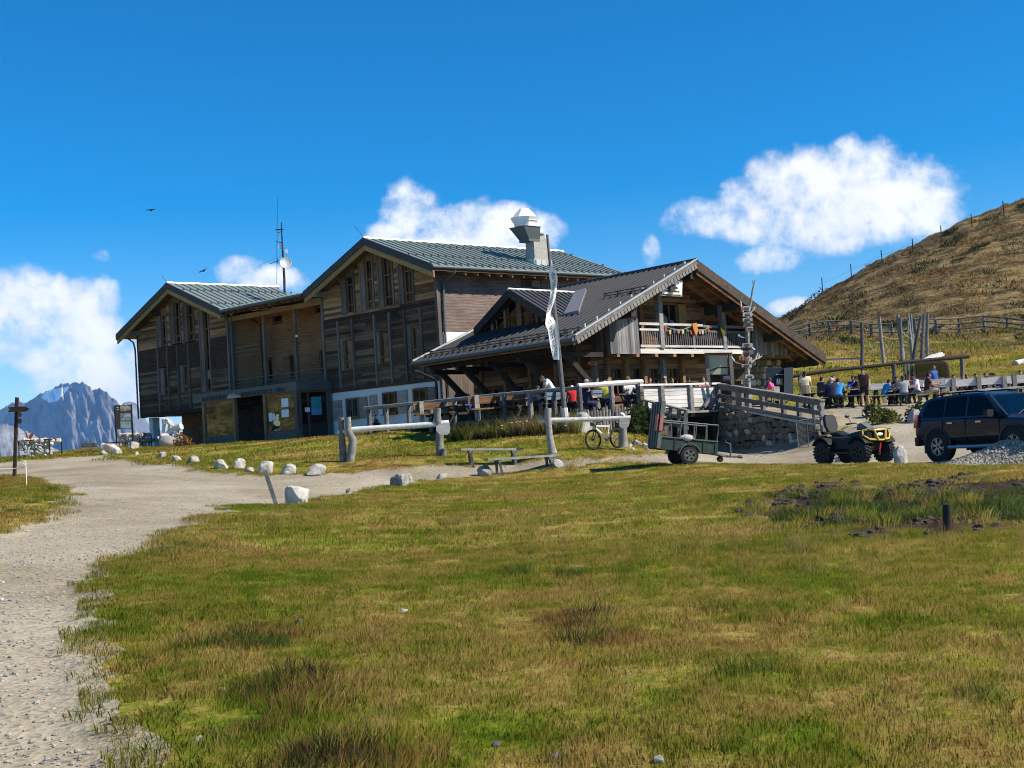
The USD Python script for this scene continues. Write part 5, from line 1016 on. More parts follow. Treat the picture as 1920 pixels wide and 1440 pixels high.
part('roof', M['beam_dark'], ki, lambda b: (b.hexa([q1(1325, 699, 56), q1(1347, 690.5, 56), q1(1347, 690.5, 58.5), q1(1325, 699, 58.5), q1(1325, 696.5, 56), q1(1347, 688, 56), q1(1347, 688, 58.5), q1(1325, 696.5, 58.5)]), b.hexa([q1(1347.1, 690.5, 56), q1(1402, 691, 56), q1(1402, 691, 58.5), q1(1347.1, 690.5, 58.5), q1(1347.1, 688, 56), q1(1402, 688.6, 56), q1(1402, 688.6, 58.5), q1(1347.1, 688, 58.5)])))
for x, y in ((1351, 691), (1399, 691), (1328, 699)): part('post', M['timber_grey'], ki, lambda b: b.beam(q1(x, y) * V(1, 1, 0) + V(0, 0, DECK), q1(x, y), .12, .12))
kb = part('back_panel', M['boards_sooty'], ki, lambda b: b.hexa([q1(1328, 760, 58.3), q1(1400, 760, 58.3), q1(1400, 760, 58.4), q1(1328, 760, 58.4), q1(1328, 699, 58.3), q1(1400, 690, 58.3), q1(1400, 690, 58.4), q1(1328, 699, 58.4)]))
part('side_panel', M['boards_sooty'], ki, lambda b: b.hexa([q1(1329, 760, 56.8), q1(1349.5, 760, 56.8), q1(1349.5, 760, 56.9), q1(1329, 760, 56.9), q1(1329, 700, 56.8), q1(1349.5, 692, 56.8), q1(1349.5, 692, 56.9), q1(1329, 700, 56.9)]))
part('counter', M['beam_warm'], ki, lambda b: b.hexa([q1(1354, 716, 56.2), q1(1396, 713.5, 56.2), q1(1396, 713.5, 57.2), q1(1354, 716, 57.2), q1(1354, 712.5, 56.2), q1(1396, 710, 56.2), q1(1396, 710, 57.2), q1(1354, 712.5, 57.2)]))
part('counter_front', M['boards_sooty'], ki, lambda b: b.hexa([q1(1356, 757, 56.6), q1(1394, 757, 56.6), q1(1394, 757, 56.65), q1(1356, 757, 56.65), q1(1356, 716.3, 56.6), q1(1394, 714, 56.6), q1(1394, 714, 56.65), q1(1356, 716.3, 56.65)]))
tag(part('drink_carton', M['paper'], None, lambda b: b.box((-.16, -.1, 0), (.16, .1, .17), at(1363, 711.8, 56.7))), 'white carton standing on the kiosk counter', 'carton')
to = thing('sign_totem', 'tall tree-trunk signpost crowded with white and wooden direction boards and antlers', 'signpost'); TD = 53.9; q2 = lambda x, y, d=TD: at(x, y, d)
tb = q2(1403, 756)
part('pole', M['timber_grey'], to, lambda b: b.tube([tb * V(1, 1, 0) + V(0, 0, 2.2), tb, q2(1403, 722), q2(1401, 690), q2(1402, 655), q2(1401, 593), q2(1404, 580)], [.13, .13, .12, .11, .10, .08, .06], 8, wob=.15), smooth=40)
part('branch', M['timber_grey'], to, lambda b: b.tube([q2(1404, 582), q2(1408, 566), q2(1411, 545), q2(1413, 535), q2(1411.5, 525)], [.06, .055, .045, .035, .02], 6)); part('branch', M['timber_grey'], to, lambda b: b.tube([q2(1413, 536), q2(1415.5, 525)], [.03, .018], 6))
part('branch', M['bleached'], to, lambda b: b.tube([q2(1393, 585), q2(1390, 575), q2(1388.5, 564)], [.05, .045, .025], 6))
for pts in (((1371, 669.5), (1377, 677), (1384, 681), (1391, 682.5)), ((1414.5, 575), (1412, 582), (1406, 587)), ((1384, 628), (1390, 632), (1396, 633)), ((1408, 680), (1416, 674), (1424, 671), (1429, 667)), ((1416, 674), (1421, 661)), ((1422, 672), (1423, 664)), ((1415, 656), (1409, 651))):
    part('antler', M['bleached'], to, lambda b: b.tube([q2(x, y, TD - .15) for x, y in pts], list(np.linspace(.05, .025, len(pts))), 6))
for i, (x0, x1, y0, y1, m_, red) in enumerate(((1391, 1408, 574, 582.5, 'bleached', 1), (1393, 1409.5, 586, 593.5, 'bleached', 0), (1392.5, 1411, 596, 602.5, 'sign_wood', 0), (1394, 1411, 605, 613, 'sign_wood', 0), (1398, 1412, 613.5, 620.5, 'bleached', 1), (1392, 1410, 643.5, 650.5, 'sign_wood', 0), (1393, 1410, 652, 657, 'boards_mid', 0), (1392, 1408.5, 659, 666, 'boards_side', 0), (1386, 1396, 667.5, 675.5, 'ochre_wood', 0), (1398, 1409, 669.5, 677, 'bleached', 1), (1391, 1410, 683, 688.5, 'sign_wood', 0), (1397.5, 1412, 702.5, 710, 'bleached', 0), (1390, 1408.5, 713.5, 719.5, 'sign_wood', 0))):
    ti = rng.uniform(-.6, .6); dz = TD - .22 - .02 * (i % 3); sgm = part('sign_board', M[m_], to, lambda b: b.prism([(x0, y1 + ti), (x1, y1 - ti), (x1 + (2.2 if i % 2 else 0), (y0 + y1) / 2 - ti), (x1, y0 - ti), (x0, y0 + ti)], lambda x, y: q2(x, y, dz), lambda x, y: q2(x, y, dz + .05)))
    ym = (y0 + y1) / 2; part('text_line', M['letter_dark'], sgm, lambda b: [b.prism([(a_, y + .8), (a_ + w_, y + .8), (a_ + w_, y - .8), (a_, y - .8)], lambda x, y: q2(x, y, dz - .012), lambda x, y: q2(x, y, dz - .003)) for y in (ym - 1.2, ym + 1.6) for a_, w_ in ((x0 + 4, 2.2), (x0 + 7, 4.0), (x0 + 11.6, 1.8)) if a_ + w_ < x1])
    if red: part('blaze', mat('sign_red', {'p': ('principled_bsdf', dict(base_color=(.5, .05, .03), roughness=.6))}, []) if 'sign_red' not in M else M['sign_red'], sgm, lambda b: b.prism([(x0, y1), (x0 + 2.6, y1), (x0 + 2.6, y0), (x0, y0)], lambda x, y: q2(x, y, dz - .013), lambda x, y: q2(x, y, dz - .003)))
# orange arrow sign on the hut's corner post
plain('sign_orange', (.50, .19, .05), rough=.6, var=.1)
os_ = thing('arrow_sign', 'small orange arrow sign on the corner post of the hut', 'sign'); q3 = lambda x, y, d: at(x, y, d)
part('board', M['sign_orange'], os_, lambda b: b.prism([(1101, 681), (1104, 678), (1119, 678.5), (1119, 684.5), (1104, 684.5)], lambda x, y: q3(x, y, 55.3), lambda x, y: q3(x, y, 55.36)))
part('arrow', M['sign_red'], os_, lambda b: b.prism([(1100.5, 681), (1104, 677.8), (1104, 684.4)], lambda x, y: q3(x, y, 55.28), lambda x, y: q3(x, y, 55.296))); part('text_line', M['letter_dark'], os_, lambda b: b.prism([(1108, 682.2), (1116, 682.4), (1116, 680.4), (1108, 680.2)], lambda x, y: q3(x, y, 55.285), lambda x, y: q3(x, y, 55.297)))
# drinks cabinet against the stone wall
cab = thing('drinks_cabinet', 'dark blue open cabinet with shelves beside the hut right of the signpost', 'cabinet'); plain('cabinet_blue', (.018, .03, .042), rough=.5, var=.15); CX = 57.4; q4 = lambda x, y, d=CX: at(x, y, d)
part('case', M['cabinet_blue'], cab, lambda b: (b.hexa([q4(1436, 742), q4(1470, 744), q4(1470, 744, 58.1), q4(1436, 742, 58.1), q4(1436, 690.5), q4(1470, 690), q4(1470, 690, 58.1), q4(1436, 690.5, 58.1)])))
part('side', M['cabinet_blue'], cab, lambda b: b.hexa([q4(1470.2, 746, 56.7), q4(1487, 744, 57.0), q4(1487, 744, 57.9), q4(1470.2, 744, 57.9), q4(1470.2, 690, 56.7), q4(1487, 688.5, 57.0), q4(1487, 688.5, 57.9), q4(1470.2, 690, 57.9)]))
for y in (702.5, 720): part('shelf', M['steel_white'], cab, lambda b: b.hexa([q4(1455, y + .6, 57.1), q4(1469, y + .6, 57.1), q4(1469, y + .6, 57.39), q4(1455, y + .6, 57.39), q4(1455, y - .4, 57.1), q4(1469, y - .4, 57.1), q4(1469, y - .4, 57.39), q4(1455, y - .4, 57.39)]))
for x, m_ in ((1458, 'paper'), (1462, 'paper'), (1466, 'sign_orange')): tag(part('bottle', M[m_], None, lambda b: b.tube([q4(x, 719.3, 57.2), q4(x, 713.5, 57.2), q4(x, 709, 57.2)], [.05, .05, .02], 7)), {1458: 'pale bottle at the left of the dark cabinet shelf', 1462: 'pale bottle in the middle of the dark cabinet shelf', 1466: 'orange bottle on the dark cabinet shelf'}[x], 'bottle')
# prayer flags along the balcony
pf = thing('prayer_flags', 'string of small coloured prayer flags on the balcony balustrade', 'flags')
cols = [(.35, .05, .03), (.38, .28, .05), (.03, .05, .22), (.40, .16, .03), (.32, .32, .32), (.03, .12, .05)]
for i, x in enumerate(list(np.linspace(1248, 1296, 7)) + list(np.linspace(1301, 1328, 6))):
    plain(f'flag_{i}' if False else f'flagcloth{i % 6}', cols[i % 6], rough=.9, var=.1) if i < 6 else None; y = 613 + (6 * abs(math.sin(i * 1.3)) if i < 7 else 2 + 4 * math.sin((i - 7) * .62)); s, h = UF.hit(x, y, -.16); part('flag', M[f'flagcloth{i % 6}'], pf, lambda b: UF.poly(b, [(s - .08, h), (s + .08, h), (s + .07, h - .2), (s - .06, h - .19)], -.165, -.15))
part('cord', M['rope_pale'], pf, lambda b: b.tube([UF.p(UF.hit(x, y, -.17)[0], -.17, UF.hit(x, y, -.17)[1]) for x, y in ((1246, 612), (1262, 617), (1280, 618), (1297, 612), (1310, 619), (1324, 617), (1330, 612))], .012, 4))
for x, y, l in ((1302, 613, 'orange cloth tied to the balcony rail left of the cord'), (1353.5, 616, 'yellow-green plant tied to the right balcony post')):
    s, h = UF.hit(x, y, -.2); tag(part('tied_cloth', M['flagcloth3'] if x < 1310 else M['leaf_lime'], None, lambda b: UF.poly(b, [(s - .2, h + .15), (s + .12, h + .2), (s + .2, h - .2), (s, h - .42), (s - .15, h - .1)], -.26, -.2)), l, 'cloth' if x < 1310 else 'plant')

# ------------------------------------------------------------------ things standing about the meadow
def boulder(px, py, w, h, m_, label, group='pale boulders along the track', d=None, name='boulder'):
    """A stone w x h photograph pixels large whose foot is at (px, py)."""
    c = gpix(px, py)[0] if d is None else at(px, py, d); dist = (c - EYE) @ FW; sx_, sz = .93 * w * dist / FPX / 2, .95 * h * dist / FPX
    t = trimesh.creation.icosphere(3); v = t.vertices.copy(); sd0 = int(px * 7 + py)
    P = v * 1.1 + sd0 * .37
    v = v * (1 + .9 * (meshkit.fbm(P, 3, sd0 % 97) - .5)[:, None] + .30 * (meshkit.fbm(P * 3.2, 3, sd0 % 91) - .5)[:, None])
    for k in range(11):                                               # chipped faces
        n_ = rng.normal(size=3); n_[2] *= .6; n_ /= np.linalg.norm(n_); o = v @ n_ - rng.uniform(.58, .85); v = v - np.maximum(o, 0)[:, None] * n_ * .9
    v[:, 0] += v[:, 2] * rng.uniform(-.35, .35); v *= 1 + .10 * (meshkit.fbm(P * 7, 2, 5) - .5)[:, None]
    v = v / np.abs(v).max(0) * [sx_, sx_ * rng.uniform(.7, 1.0), sz * .80]; c = V(c[0], c[1] + .4 * sx_, G1(c[0], c[1] + .4 * sx_) if d is None else c[2])
    mm = usdkit.mesh(stage, numbered('/World', name), trimesh.Trimesh(v + c + V(0, 0, sz * .18), t.faces, process=False), M[m_], smooth=25)
    tag(mm.GetPrim(), label, 'boulder' if name == 'boulder' else 'stone', group)


RP, RG, RD = 'rock_pale', 'rock_grey', 'rock_dark'
for q_ in ((558, 944, 54, 40, RP, 'big white boulder at the track edge right of the leaning stake'), (751, 910, 50, 30, RP, 'white pointed boulder with mossy left side between the path and the meadow'), (828, 896, 22, 10, RP, 'small flat white stone on the path edge right of the pointed boulder'), (909, 890, 32, 24, RG, 'brown-grey round boulder under the left end of the front bench'),
           (413, 879, 32, 20, RP, 'leftmost of the row of boulders lining the inner edge of the track'), (447, 878, 28, 21, RP, 'blocky white boulder second in the row lining the track'), (468, 886, 24, 11, RG, 'low mossy stone between two boulders of the track row'), (496, 889, 36, 27, RP, 'tall white boulder behind the leaning stake'), (541, 888, 32, 20, RP, 'grey-white boulder third from the right end of the track row'), (592, 889, 42, 22, RP, 'wide mossy boulder at the right end of the track row'),
           (205, 846, 36, 18, RP, 'wide boulder on top of the stone cluster by the information board'), (218, 851, 27, 14, RP, 'white boulder at the front of the stone cluster by the information board'), (195, 853, 18, 10, RP, 'small boulder at the left of the stone cluster by the information board'), (249, 841, 24, 14, RP, 'domed boulder in front of the right stone gabion'), (301, 840, 28, 12, RP, 'slanting white boulder in front of the white log sculpture'), (255, 854, 12, 7, RP, 'smallest white stone on the lawn edge near the information board'),
           (302, 858, 22, 13, RG, 'mossy boulder on the lawn edge left of two white ones'), (331, 865, 22, 13, RP, 'white boulder on the lawn edge third from the board'), (363, 868, 28, 15, RP, 'white boulder sunk in grass left of the blocky row'), (1047, 874, 24, 14, RP, 'pale stone at the right end of the front bench'), (1717, 791, 38, 26, RP, 'large pale boulder behind the dark car'), (1683, 788, 18, 15, RG, 'grey stone beside the yellow-leaved bush'), (1668, 790, 22, 18, RG, 'brown stone between bush and grey stone'),
           (1690, 868, 34, 36, RP, 'pale slanted boulder behind the front wheel of the quad bike'), (1574, 864, 20, 10, RP, 'white stone under the quad bike')):
    boulder(*q_)
boulder(1092, 822, 50, 54, RG, 'tall lichen-grey boulder behind the bicycle', None, d=48.6)
for i, (x, y, w, h) in enumerate(((1180, 838, 14, 8), (1196, 834, 22, 11), (1210, 838, 16, 9), (1186, 843, 10, 6), (1216, 843, 14, 7))): boulder(x, y, w, h, RP, ['leftmost back stone of the pale rubble heap left of the green trailer', 'biggest stone of the pale rubble heap left of the green trailer', 'middle-sized stone right of the biggest one in the rubble heap', 'smallest front stone of the rubble heap left of the trailer', 'rightmost front stone of the rubble heap, nearest the trailer'][i], 'rubble stones by the trailer')
for q_ in ((559, 1174, 18, 13, RD, 'dark stone in the grass near the track bend'), (929, 1396, 22, 12, RD, 'dark pebble in the near grass left of the middle pair'), (1041, 1416, 26, 20, RD, 'larger dark stone in the near grass at the bottom middle'), (1236, 1430, 26, 14, RG, 'brown-grey stone in the grass at the bottom right of middle'), (368, 1396, 20, 13, RP, 'cream stone at the grass edge lower left'), (757, 1148, 20, 9, RG, 'flat grey stone in the mid meadow'), (417, 1305, 18, 10, RP, 'pinkish pale stone in the left grass'), (652, 922, 10, 7, RD, 'dark grey stone on the path edge below the lawn')):
    boulder(*q_, None, name='meadow_stone')


def log_part(name, m_, par, pts, r, n_=10, wob=.10): return part(name, M[m_], par, lambda b: b.tube(pts, r, n_, wob=wob), smooth=45)


# log barriers with their carved plates
lb = thing('log_barrier', 'weathered log barrier with a double trunk post at its left end on the lawn', 'barrier')
pa = foot(650, 866); da = (pa - EYE) @ FW; e1 = lambda x, y, d=0.0: at(x, y, da + d)
log_part('post', 'timber_grey', lb, [e1(644, 870), e1(642.5, 840), e1(640, 812), e1(640, 783)], [.14, .125, .11, .11])
log_part('post', 'timber_grey', lb, [e1(656, 870, -.15), e1(660, 845, -.15), e1(662, 825, -.15), e1(654, 808, -.15), e1(652, 782, -.15)], [.14, .165, .15, .11, .11])
log_part('rail', 'bleached', lb, [e1(633, 810), e1(663, 806), e1(720, 801.5), e1(780, 798), e1(842, 793)], [.09, .11, .105, .10, .11])
log_part('post', 'timber_grey', lb, [e1(826, 858, .0), e1(824, 830), e1(825, 800), e1(820, 786), e1(820, 765)], [.165, .15, .145, .14, .13]); log_part('stub', 'timber_grey', lb, [e1(832, 856, -.2), e1(832, 841, -.2)], [.10, .10])
pl_ = [(818, 799), (822, 795.5), (842, 795), (844.5, 801), (843, 812), (838, 815.5), (824, 814.5), (817.5, 807)]
part('plate', M['timber_pale'], lb, lambda b: b.prism(pl_, lambda x, y: e1(x, y, -.32), lambda x, y: e1(x, y, -.25)), label='pale heart-like wooden plate hanging on the post')
lb2 = thing('log_barrier', 'log barrier with a curved trunk post standing in front of the bicycle', 'barrier')
pb = foot(1032, 852); db = (pb - EYE) @ FW; e2 = lambda x, y, d=0.0: at(x, y, db + d)
log_part('post', 'timber_grey', lb2, [e2(1037, 853), e2(1034, 838), e2(1030, 815), e2(1028.5, 795), e2(1027, 780), e2(1027.5, 765)], [.17, .14, .115, .115, .125, .12])
log_part('rail', 'bleached', lb2, [e2(1009, 789, .1), e2(1035, 788, .1), e2(1080, 787, .2), e2(1130, 785.5, .3), e2(1182, 783, .4)], [.085, .09, .088, .085, .085])
log_part('post', 'timber_grey', lb2, [e2(1169, 838, .7), e2(1168, 815, .7), e2(1167, 790, .6), e2(1164, 780, .5)], [.18, .16, .13, .11]); log_part('knob', 'bleached', lb2, [e2(1163, 776, .4), e2(1167, 778, .4), e2(1171, 783, .4)], [.07, .09, .06])
part('plate', M['timber_pale'], lb2, lambda b: b.prism([(1162, 787), (1166, 785), (1180, 785.5), (1181, 790), (1179, 799), (1175, 803), (1165, 803), (1160.5, 797)], lambda x, y: e2(x, y, .05), lambda x, y: e2(x, y, .12)), label='pale rounded wooden plate hanging on the rail')


def plank_bench(label, x0, y0, x1, y1, legs, d0, d1):
    t = thing('plank_bench', label, 'bench'); a_, c_ = at(x0, y0, d0), at(x1, y1, d1)
    part('seat', M['timber_grey'], t, lambda b: b.beam(a_ - V(0, 0, .05), c_ - V(0, 0, .05), .34, .075))
    for k in legs:
        q_ = a_ + (c_ - a_) * k; g = G1(q_[0], q_[1]); u = (c_ - a_) / np.linalg.norm(c_ - a_); sd_ = V(-u[1], u[0], 0)
        part('bearer', M['timber_weathered'], t, lambda b: b.beam(q_ - V(0, 0, .13) - sd_ * .17, q_ - V(0, 0, .13) + sd_ * .17, .12, .09))
        for sg in (-1, 1): part('leg', M['timber_weathered'], t, lambda b: b.beam(q_ + sd_ * .13 * sg - V(0, 0, .17), V(q_[0] + sd_[0] * .2 * sg + u[0] * .05, q_[1] + sd_[1] * .2 * sg, g - .12), .09, .09))


plank_bench('low plank bench with two trestle legs on the lawn behind the other bench', 862, 840, 977, 839.5, (.16, .86), 43.0, 43.6)
plank_bench('weathered plank bench beside the path with a boulder under its left end', 911, 859, 1046, 851, (.16, .86), 40.9, 42.2)
stk = thing('leaning_stake', 'leaning split stake in dry grass left of the white boulder', 'stake'); ps = foot(520, 948); ds = (ps - EYE) @ FW
part('stake', M['timber_grey'], stk, lambda b: b.beam(at(521, 955, ds), at(497, 882, ds), .10, .06, V(0, 1, 0)))
ps = foot(1776, 998); ds = (ps - EYE) @ FW; b = MB(); b.tube([at(1776.5, 1003, ds), at(1776, 970, ds), at(1775, 945, ds)], [.055, .052, .052], 10, wob=.12); tag(b.build('stub_post', M['beam_dark'], smooth=40), 'short dark wooden post stub beside the trodden mud', 'post')
# trail sign and electric fence at the left edge
ts_ = thing('trail_sign', 'dark wooden trail signpost with arrow board at the left edge of the track', 'signpost'); pt = foot(28, 896, 40.0); dt = 40.0
part('post', M['beam_dark'], ts_, lambda b: b.beam(at(27, 899, dt), at(32, 745, dt), .095, .095, V(0, 1, 0)))
part('arrow_board', M['beam_dark'], ts_, lambda b: b.prism([(15, 763.5), (47, 762), (56, 766.5), (48, 772), (15, 772.5), (18, 768)], lambda x, y: at(x, y, dt - .11), lambda x, y: at(x, y, dt - .06)))
for y in (773, 785): part('side_board', M['beam_dark'], ts_, lambda b: b.prism([(33, y), (39, y), (41.5, y + 4.5), (39, y + 9), (33, y + 9)], lambda x, y_: at(x, y_, dt - .1), lambda x, y_: at(x, y_, dt - .05)))
ef = thing('electric_fence', 'thin white electric fence post with tape on the left bank', 'fence'); pe = foot(50, 912); de = (pe - EYE) @ FW
part('post', M['steel_white'], ef, lambda b: (b.tube([at(50.5, 918, de), at(48, 864, de)], .012, 6), b.tube([at(48, 874, de), at(44, 868, de)], .006, 4), b.tube([at(48, 864, de), at(40, 862, de)], .004, 4)))
part('tape', M['white_cloth'], ef, lambda b: b.tube([at(48, 876, de), at(25, 878.5, de + .1), at(-60, 883, de + .2)], .012, 5))


# gabions, information board, sculpture, little table
def gabion(label, x0, x1, y0, y1, d, slope=0):
    t = thing('gabion', label, 'gabion'); a_, c_ = at(x0, y1, d), at(x1, y1 - slope, d); top = lambda p: V(p[0], p[1], (at((x0 + x1) / 2, y0, d))[2]); dep = V(.2, 1.2, 0)
    part('frame', M['black_metal'], t, lambda b: [b.beam(p, q_, .05, .05) for p, q_ in ((a_, top(a_)), (c_, top(c_)), (top(a_), top(c_)), (a_, c_), (top(a_), top(a_) + dep), (top(c_), top(c_) + dep), (a_ + dep, top(a_) + dep), (c_ + dep, top(c_) + dep), (top(a_) + dep, top(c_) + dep))])
    L = np.linalg.norm(c_ - a_); H = top(a_)[2] - a_[2]; u = (c_ - a_) / L; st_ = MB()
    for _ in range(int(L * H * 60)):
        s, h, k = rng.random(), rng.random(), rng.random(); t_ = trimesh.creation.icosphere(1); r_ = rng.uniform(.07, .13); st_.add(a_ + u * s * L + V(0, 0, h * (H + .06)) + dep * (k * .25 + .05) + t_.vertices * r_ * [1, 1, .8] * (1 + .4 * (rng.random((42, 1)) - .5)), t_.faces)
    for _ in range(60): s = rng.random(); t_ = trimesh.creation.icosphere(1); st_.add(a_ + u * s * L + V(0, 0, H + .03) + dep * rng.random() + t_.vertices * rng.uniform(.08, .15) * (1 + .4 * (rng.random((42, 1)) - .5)), t_.faces)
    st_.build('stones', M['wall_stone_pale'], t, kind='stuff'); return t


gabion('stone-filled gabion with rusty cut-out figures at the brow of the track', 36, 94, 825, 858, 66)
plain('rust', (.22, .07, .03), rough=.9, var=.4, scale=8.0)
rs_ = thing('rusty_figure', 'rusty V-shaped steel cut-out standing on the left gabion', 'sculpture'); part('plate', M['rust'], rs_, lambda b: [b.prism(p, lambda x, y: at(x, y, 66.4), lambda x, y: at(x, y, 66.46)) for p in ([(47, 808), (48.5, 808.5), (53, 820), (55, 826), (50, 826), (49, 818)], [(54, 817), (59, 812), (63.5, 811), (62, 817), (57, 826), (54, 826)])])
rs_ = thing('rusty_figure', 'small rusty triangular steel cut-out at the right end of the left gabion', 'sculpture'); part('plate', M['rust'], rs_, lambda b: b.prism([(71, 819), (74, 818.5), (78, 825), (71, 825)], lambda x, y: at(x, y, 66.4), lambda x, y: at(x, y, 66.46)))
gabion('stone gabion with iron frame behind the information board', 224, 268, 815, 838, 77); gabion('low dark iron-framed gabion left of the white pillar', 262, 281, 825, 840, 78)
ib = thing('information_board', 'tall dark information board with three photographs beside the track brow', 'information board'); ID = 74.0
part('panel', M['rust'] if False else mat('board_brown', {'p': ('principled_bsdf', dict(base_color=(.045, .03, .024), roughness=.5))}, []), ib, lambda b: b.prism([(215.5, 760), (245.5, 758.5), (247.5, 804), (218, 805)], lambda x, y: at(x, y, ID), lambda x, y: at(x, y, ID + .06)))
for x0, y0, x1, y1 in ((214.7, 760, 219, 832), (246, 758, 249.5, 832)): part('post', M['black_metal'], ib, lambda b: b.beam(at(x0, y0, ID + .05), at(x1, y1, ID + .05), .08, .1, V(0, 1, 0)))
for y0, y1, cs_ in ((760, 771.5, ((.16, .10, .06), (.40, .36, .30), (.05, .05, .05))), (774, 788, ((.35, .45, .55), (.12, .13, .13), (.55, .6, .65))), (790, 803, ((.10, .18, .05), (.30, .42, .48), (.12, .22, .08)))):
    i_ = len([k for k in M if k.startswith('print')]); mat(f'print{i_}', {'g': ('geometry', {}), 'n': ('noise_texture', dict(scale=3.0, detail=5.0)), 'r': ('rgb_ramp', {'ramp': [(.35, cs_[0]), (.5, cs_[1]), (.65, cs_[2])]}), 'p': ('principled_bsdf', dict(roughness=.4))}, [('g.position', 'n.vector'), ('n.fac', 'r.fac'), ('r.color', 'p.base_color')])
    part('photograph', M[f'print{i_}'], ib, lambda b: b.prism([(225, y0 + .4), (244.8, y0), (246, y1), (226.4, y1 + .6)], lambda x, y: at(x, y, ID - .012), lambda x, y: at(x, y, ID - .003)))
part('text_line', M['paper'], ib, lambda b: [b.prism([(218.5, y), (222.5, y - .2), (222.5, y + .8), (218.5, y + 1)], lambda x, z: at(x, z, ID - .012), lambda x, z: at(x, z, ID - .003)) for y in (764, 767)])
sc_ = thing('log_sculpture', 'sculpture of curved white-bleached branches like horns in front of the hotel undercroft', 'sculpture'); SD = 72.0
for pts, r in (((306.5, 784), (307.5, 796), (306, 812)), .12), (((310, 785), (318, 790), (325, 800), (327, 808)), .10), (((313, 790), (319, 796), (317, 806), (313, 818)), .12), (((340, 799), (330, 803), (319, 810), (314, 822)), .22), (((303, 818), (316, 817), (326, 824)), .16), (((330, 808), (332, 817), (327, 826)), .17), (((296, 822), (305, 819), (313, 819)), .10):
    log_part('branch', 'bleached', sc_, [at(x, y, SD + .1 * i) for i, (x, y) in enumerate(pts)], list(np.linspace(r, r * .75, len(pts))), 9)
part('base_boulder', M['rock_grey'], sc_, lambda b: b.tm(trimesh.creation.icosphere(2), np.array([[.55, 0, 0, 0], [0, .5, 0, 0], [0, 0, .4, 0], [0, 0, 0, 1]], float) + np.array([[0, 0, 0, at(315, 829, SD)[0]], [0, 0, 0, at(315, 829, SD)[1]], [0, 0, 0, at(315, 829, SD)[2]], [0, 0, 0, 0]])), smooth=True)
for lab, x0, x1, y0, y1 in (('low dark stone seat on the track brow left of the boulders', 151, 183, 831, 839),):
    t = thing('stone_seat', lab, 'seat'); part('base', M['wall_stone'], t, lambda b: b.hexa([at(x0, y1, 70), at(x1, y1 - .5, 70), at(x1, y1 - .5, 70.6), at(x0, y1, 70.6), at(x0 + 1, y0, 70), at(x1 - 1, y0 - .5, 70), at(x1 - 1, y0 - .5, 70.6), at(x0 + 1, y0, 70.6)])); part('slab', M['rock_pale'], t, lambda b: b.hexa([at(148, 842.5, 69.4), at(189, 840, 69.4), at(189, 840, 69.95), at(148, 842.5, 69.95), at(148, 840.5, 69.4), at(189, 838, 69.4), at(189, 838, 69.95), at(148, 840.5, 69.95)]))
t = thing('dark_bench', 'low dark bench between the boulder cluster and the right gabion', 'bench'); part('seat', M['beam_dark'], t, lambda b: b.beam(at(199, 831, 74), at(241, 828, 75), .4, .08)); [part('leg', M['beam_dark'], t, lambda b: b.beam(at(x, y, d), at(x, y + 10, d), .3, .1)) for x, y, d in ((203, 831.5, 74.1), (237, 829, 74.9))]
# antenna mast on the hotel roof
am = thing('antenna_mast', 'dark lattice antenna mast with white dish on the hotel roof', 'antenna mast'); AD = 82.0; q5 = lambda x, y, d=AD: at(x, y, d)
part('mast', M['black_metal'], am, lambda b: b.tube([q5(533.5, 548), q5(533, 520), q5(529.5, 462), q5(527.5, 417)], [.09, .085, .06, .035], 6))
part('whip', M['black_metal'], am, lambda b: b.tube([q5(519, 532), q5(519.5, 440), q5(520, 372)], .014, 4))
part('dish', M['zinc'], am, lambda b: b.tm(trimesh.creation.revolve(np.array([[0, 0], [.2, .02], [.34, .07], [.40, .13], [.38, .14], [.3, .08], [0, .03]]), sections=20), np.vstack([np.column_stack([np.cross(V(0, 0, 1), V(.35, -.9, .2)) / .966, np.cross(V(.35, -.9, .2) / .986, np.cross(V(0, 0, 1), V(.35, -.9, .2)) / .966), V(.35, -.9, .2) / .986, q5(535, 494, AD - .3)]), [0, 0, 0, 1]])), smooth=40)
part('crossbar', M['black_metal'], am, lambda b: (b.tube([q5(516.5, 431), q5(531.5, 430)], .04, 6), b.tube([q5(520, 435), q5(524, 437), q5(527, 434)], .02, 5), b.tube([q5(517, 453), q5(528, 455)], .025, 5), b.tube([q5(506, 495), q5(522, 488)], .02, 5), b.tube([q5(521, 485), q5(521, 494)], .03, 5)))
for x0, x1, y0, y1 in ((534, 540, 467.5, 474.5), (522, 527, 458, 467)): part('panel_antenna', M['steel_white'], am, lambda b: b.hexa([q5(x0, y1), q5(x1, y1), q5(x1, y1, AD + .2), q5(x0, y1, AD + .2), q5(x0, y0), q5(x1, y0), q5(x1, y0, AD + .2), q5(x0, y0, AD + .2)]))
part('guy_wire', M['black_metal'], am, lambda b: (b.tube([q5(529, 478), q5(486, 498, AD - 1)], .007, 3), b.tube([q5(531, 470), q5(575, 528, AD - 3)], .007, 3)))
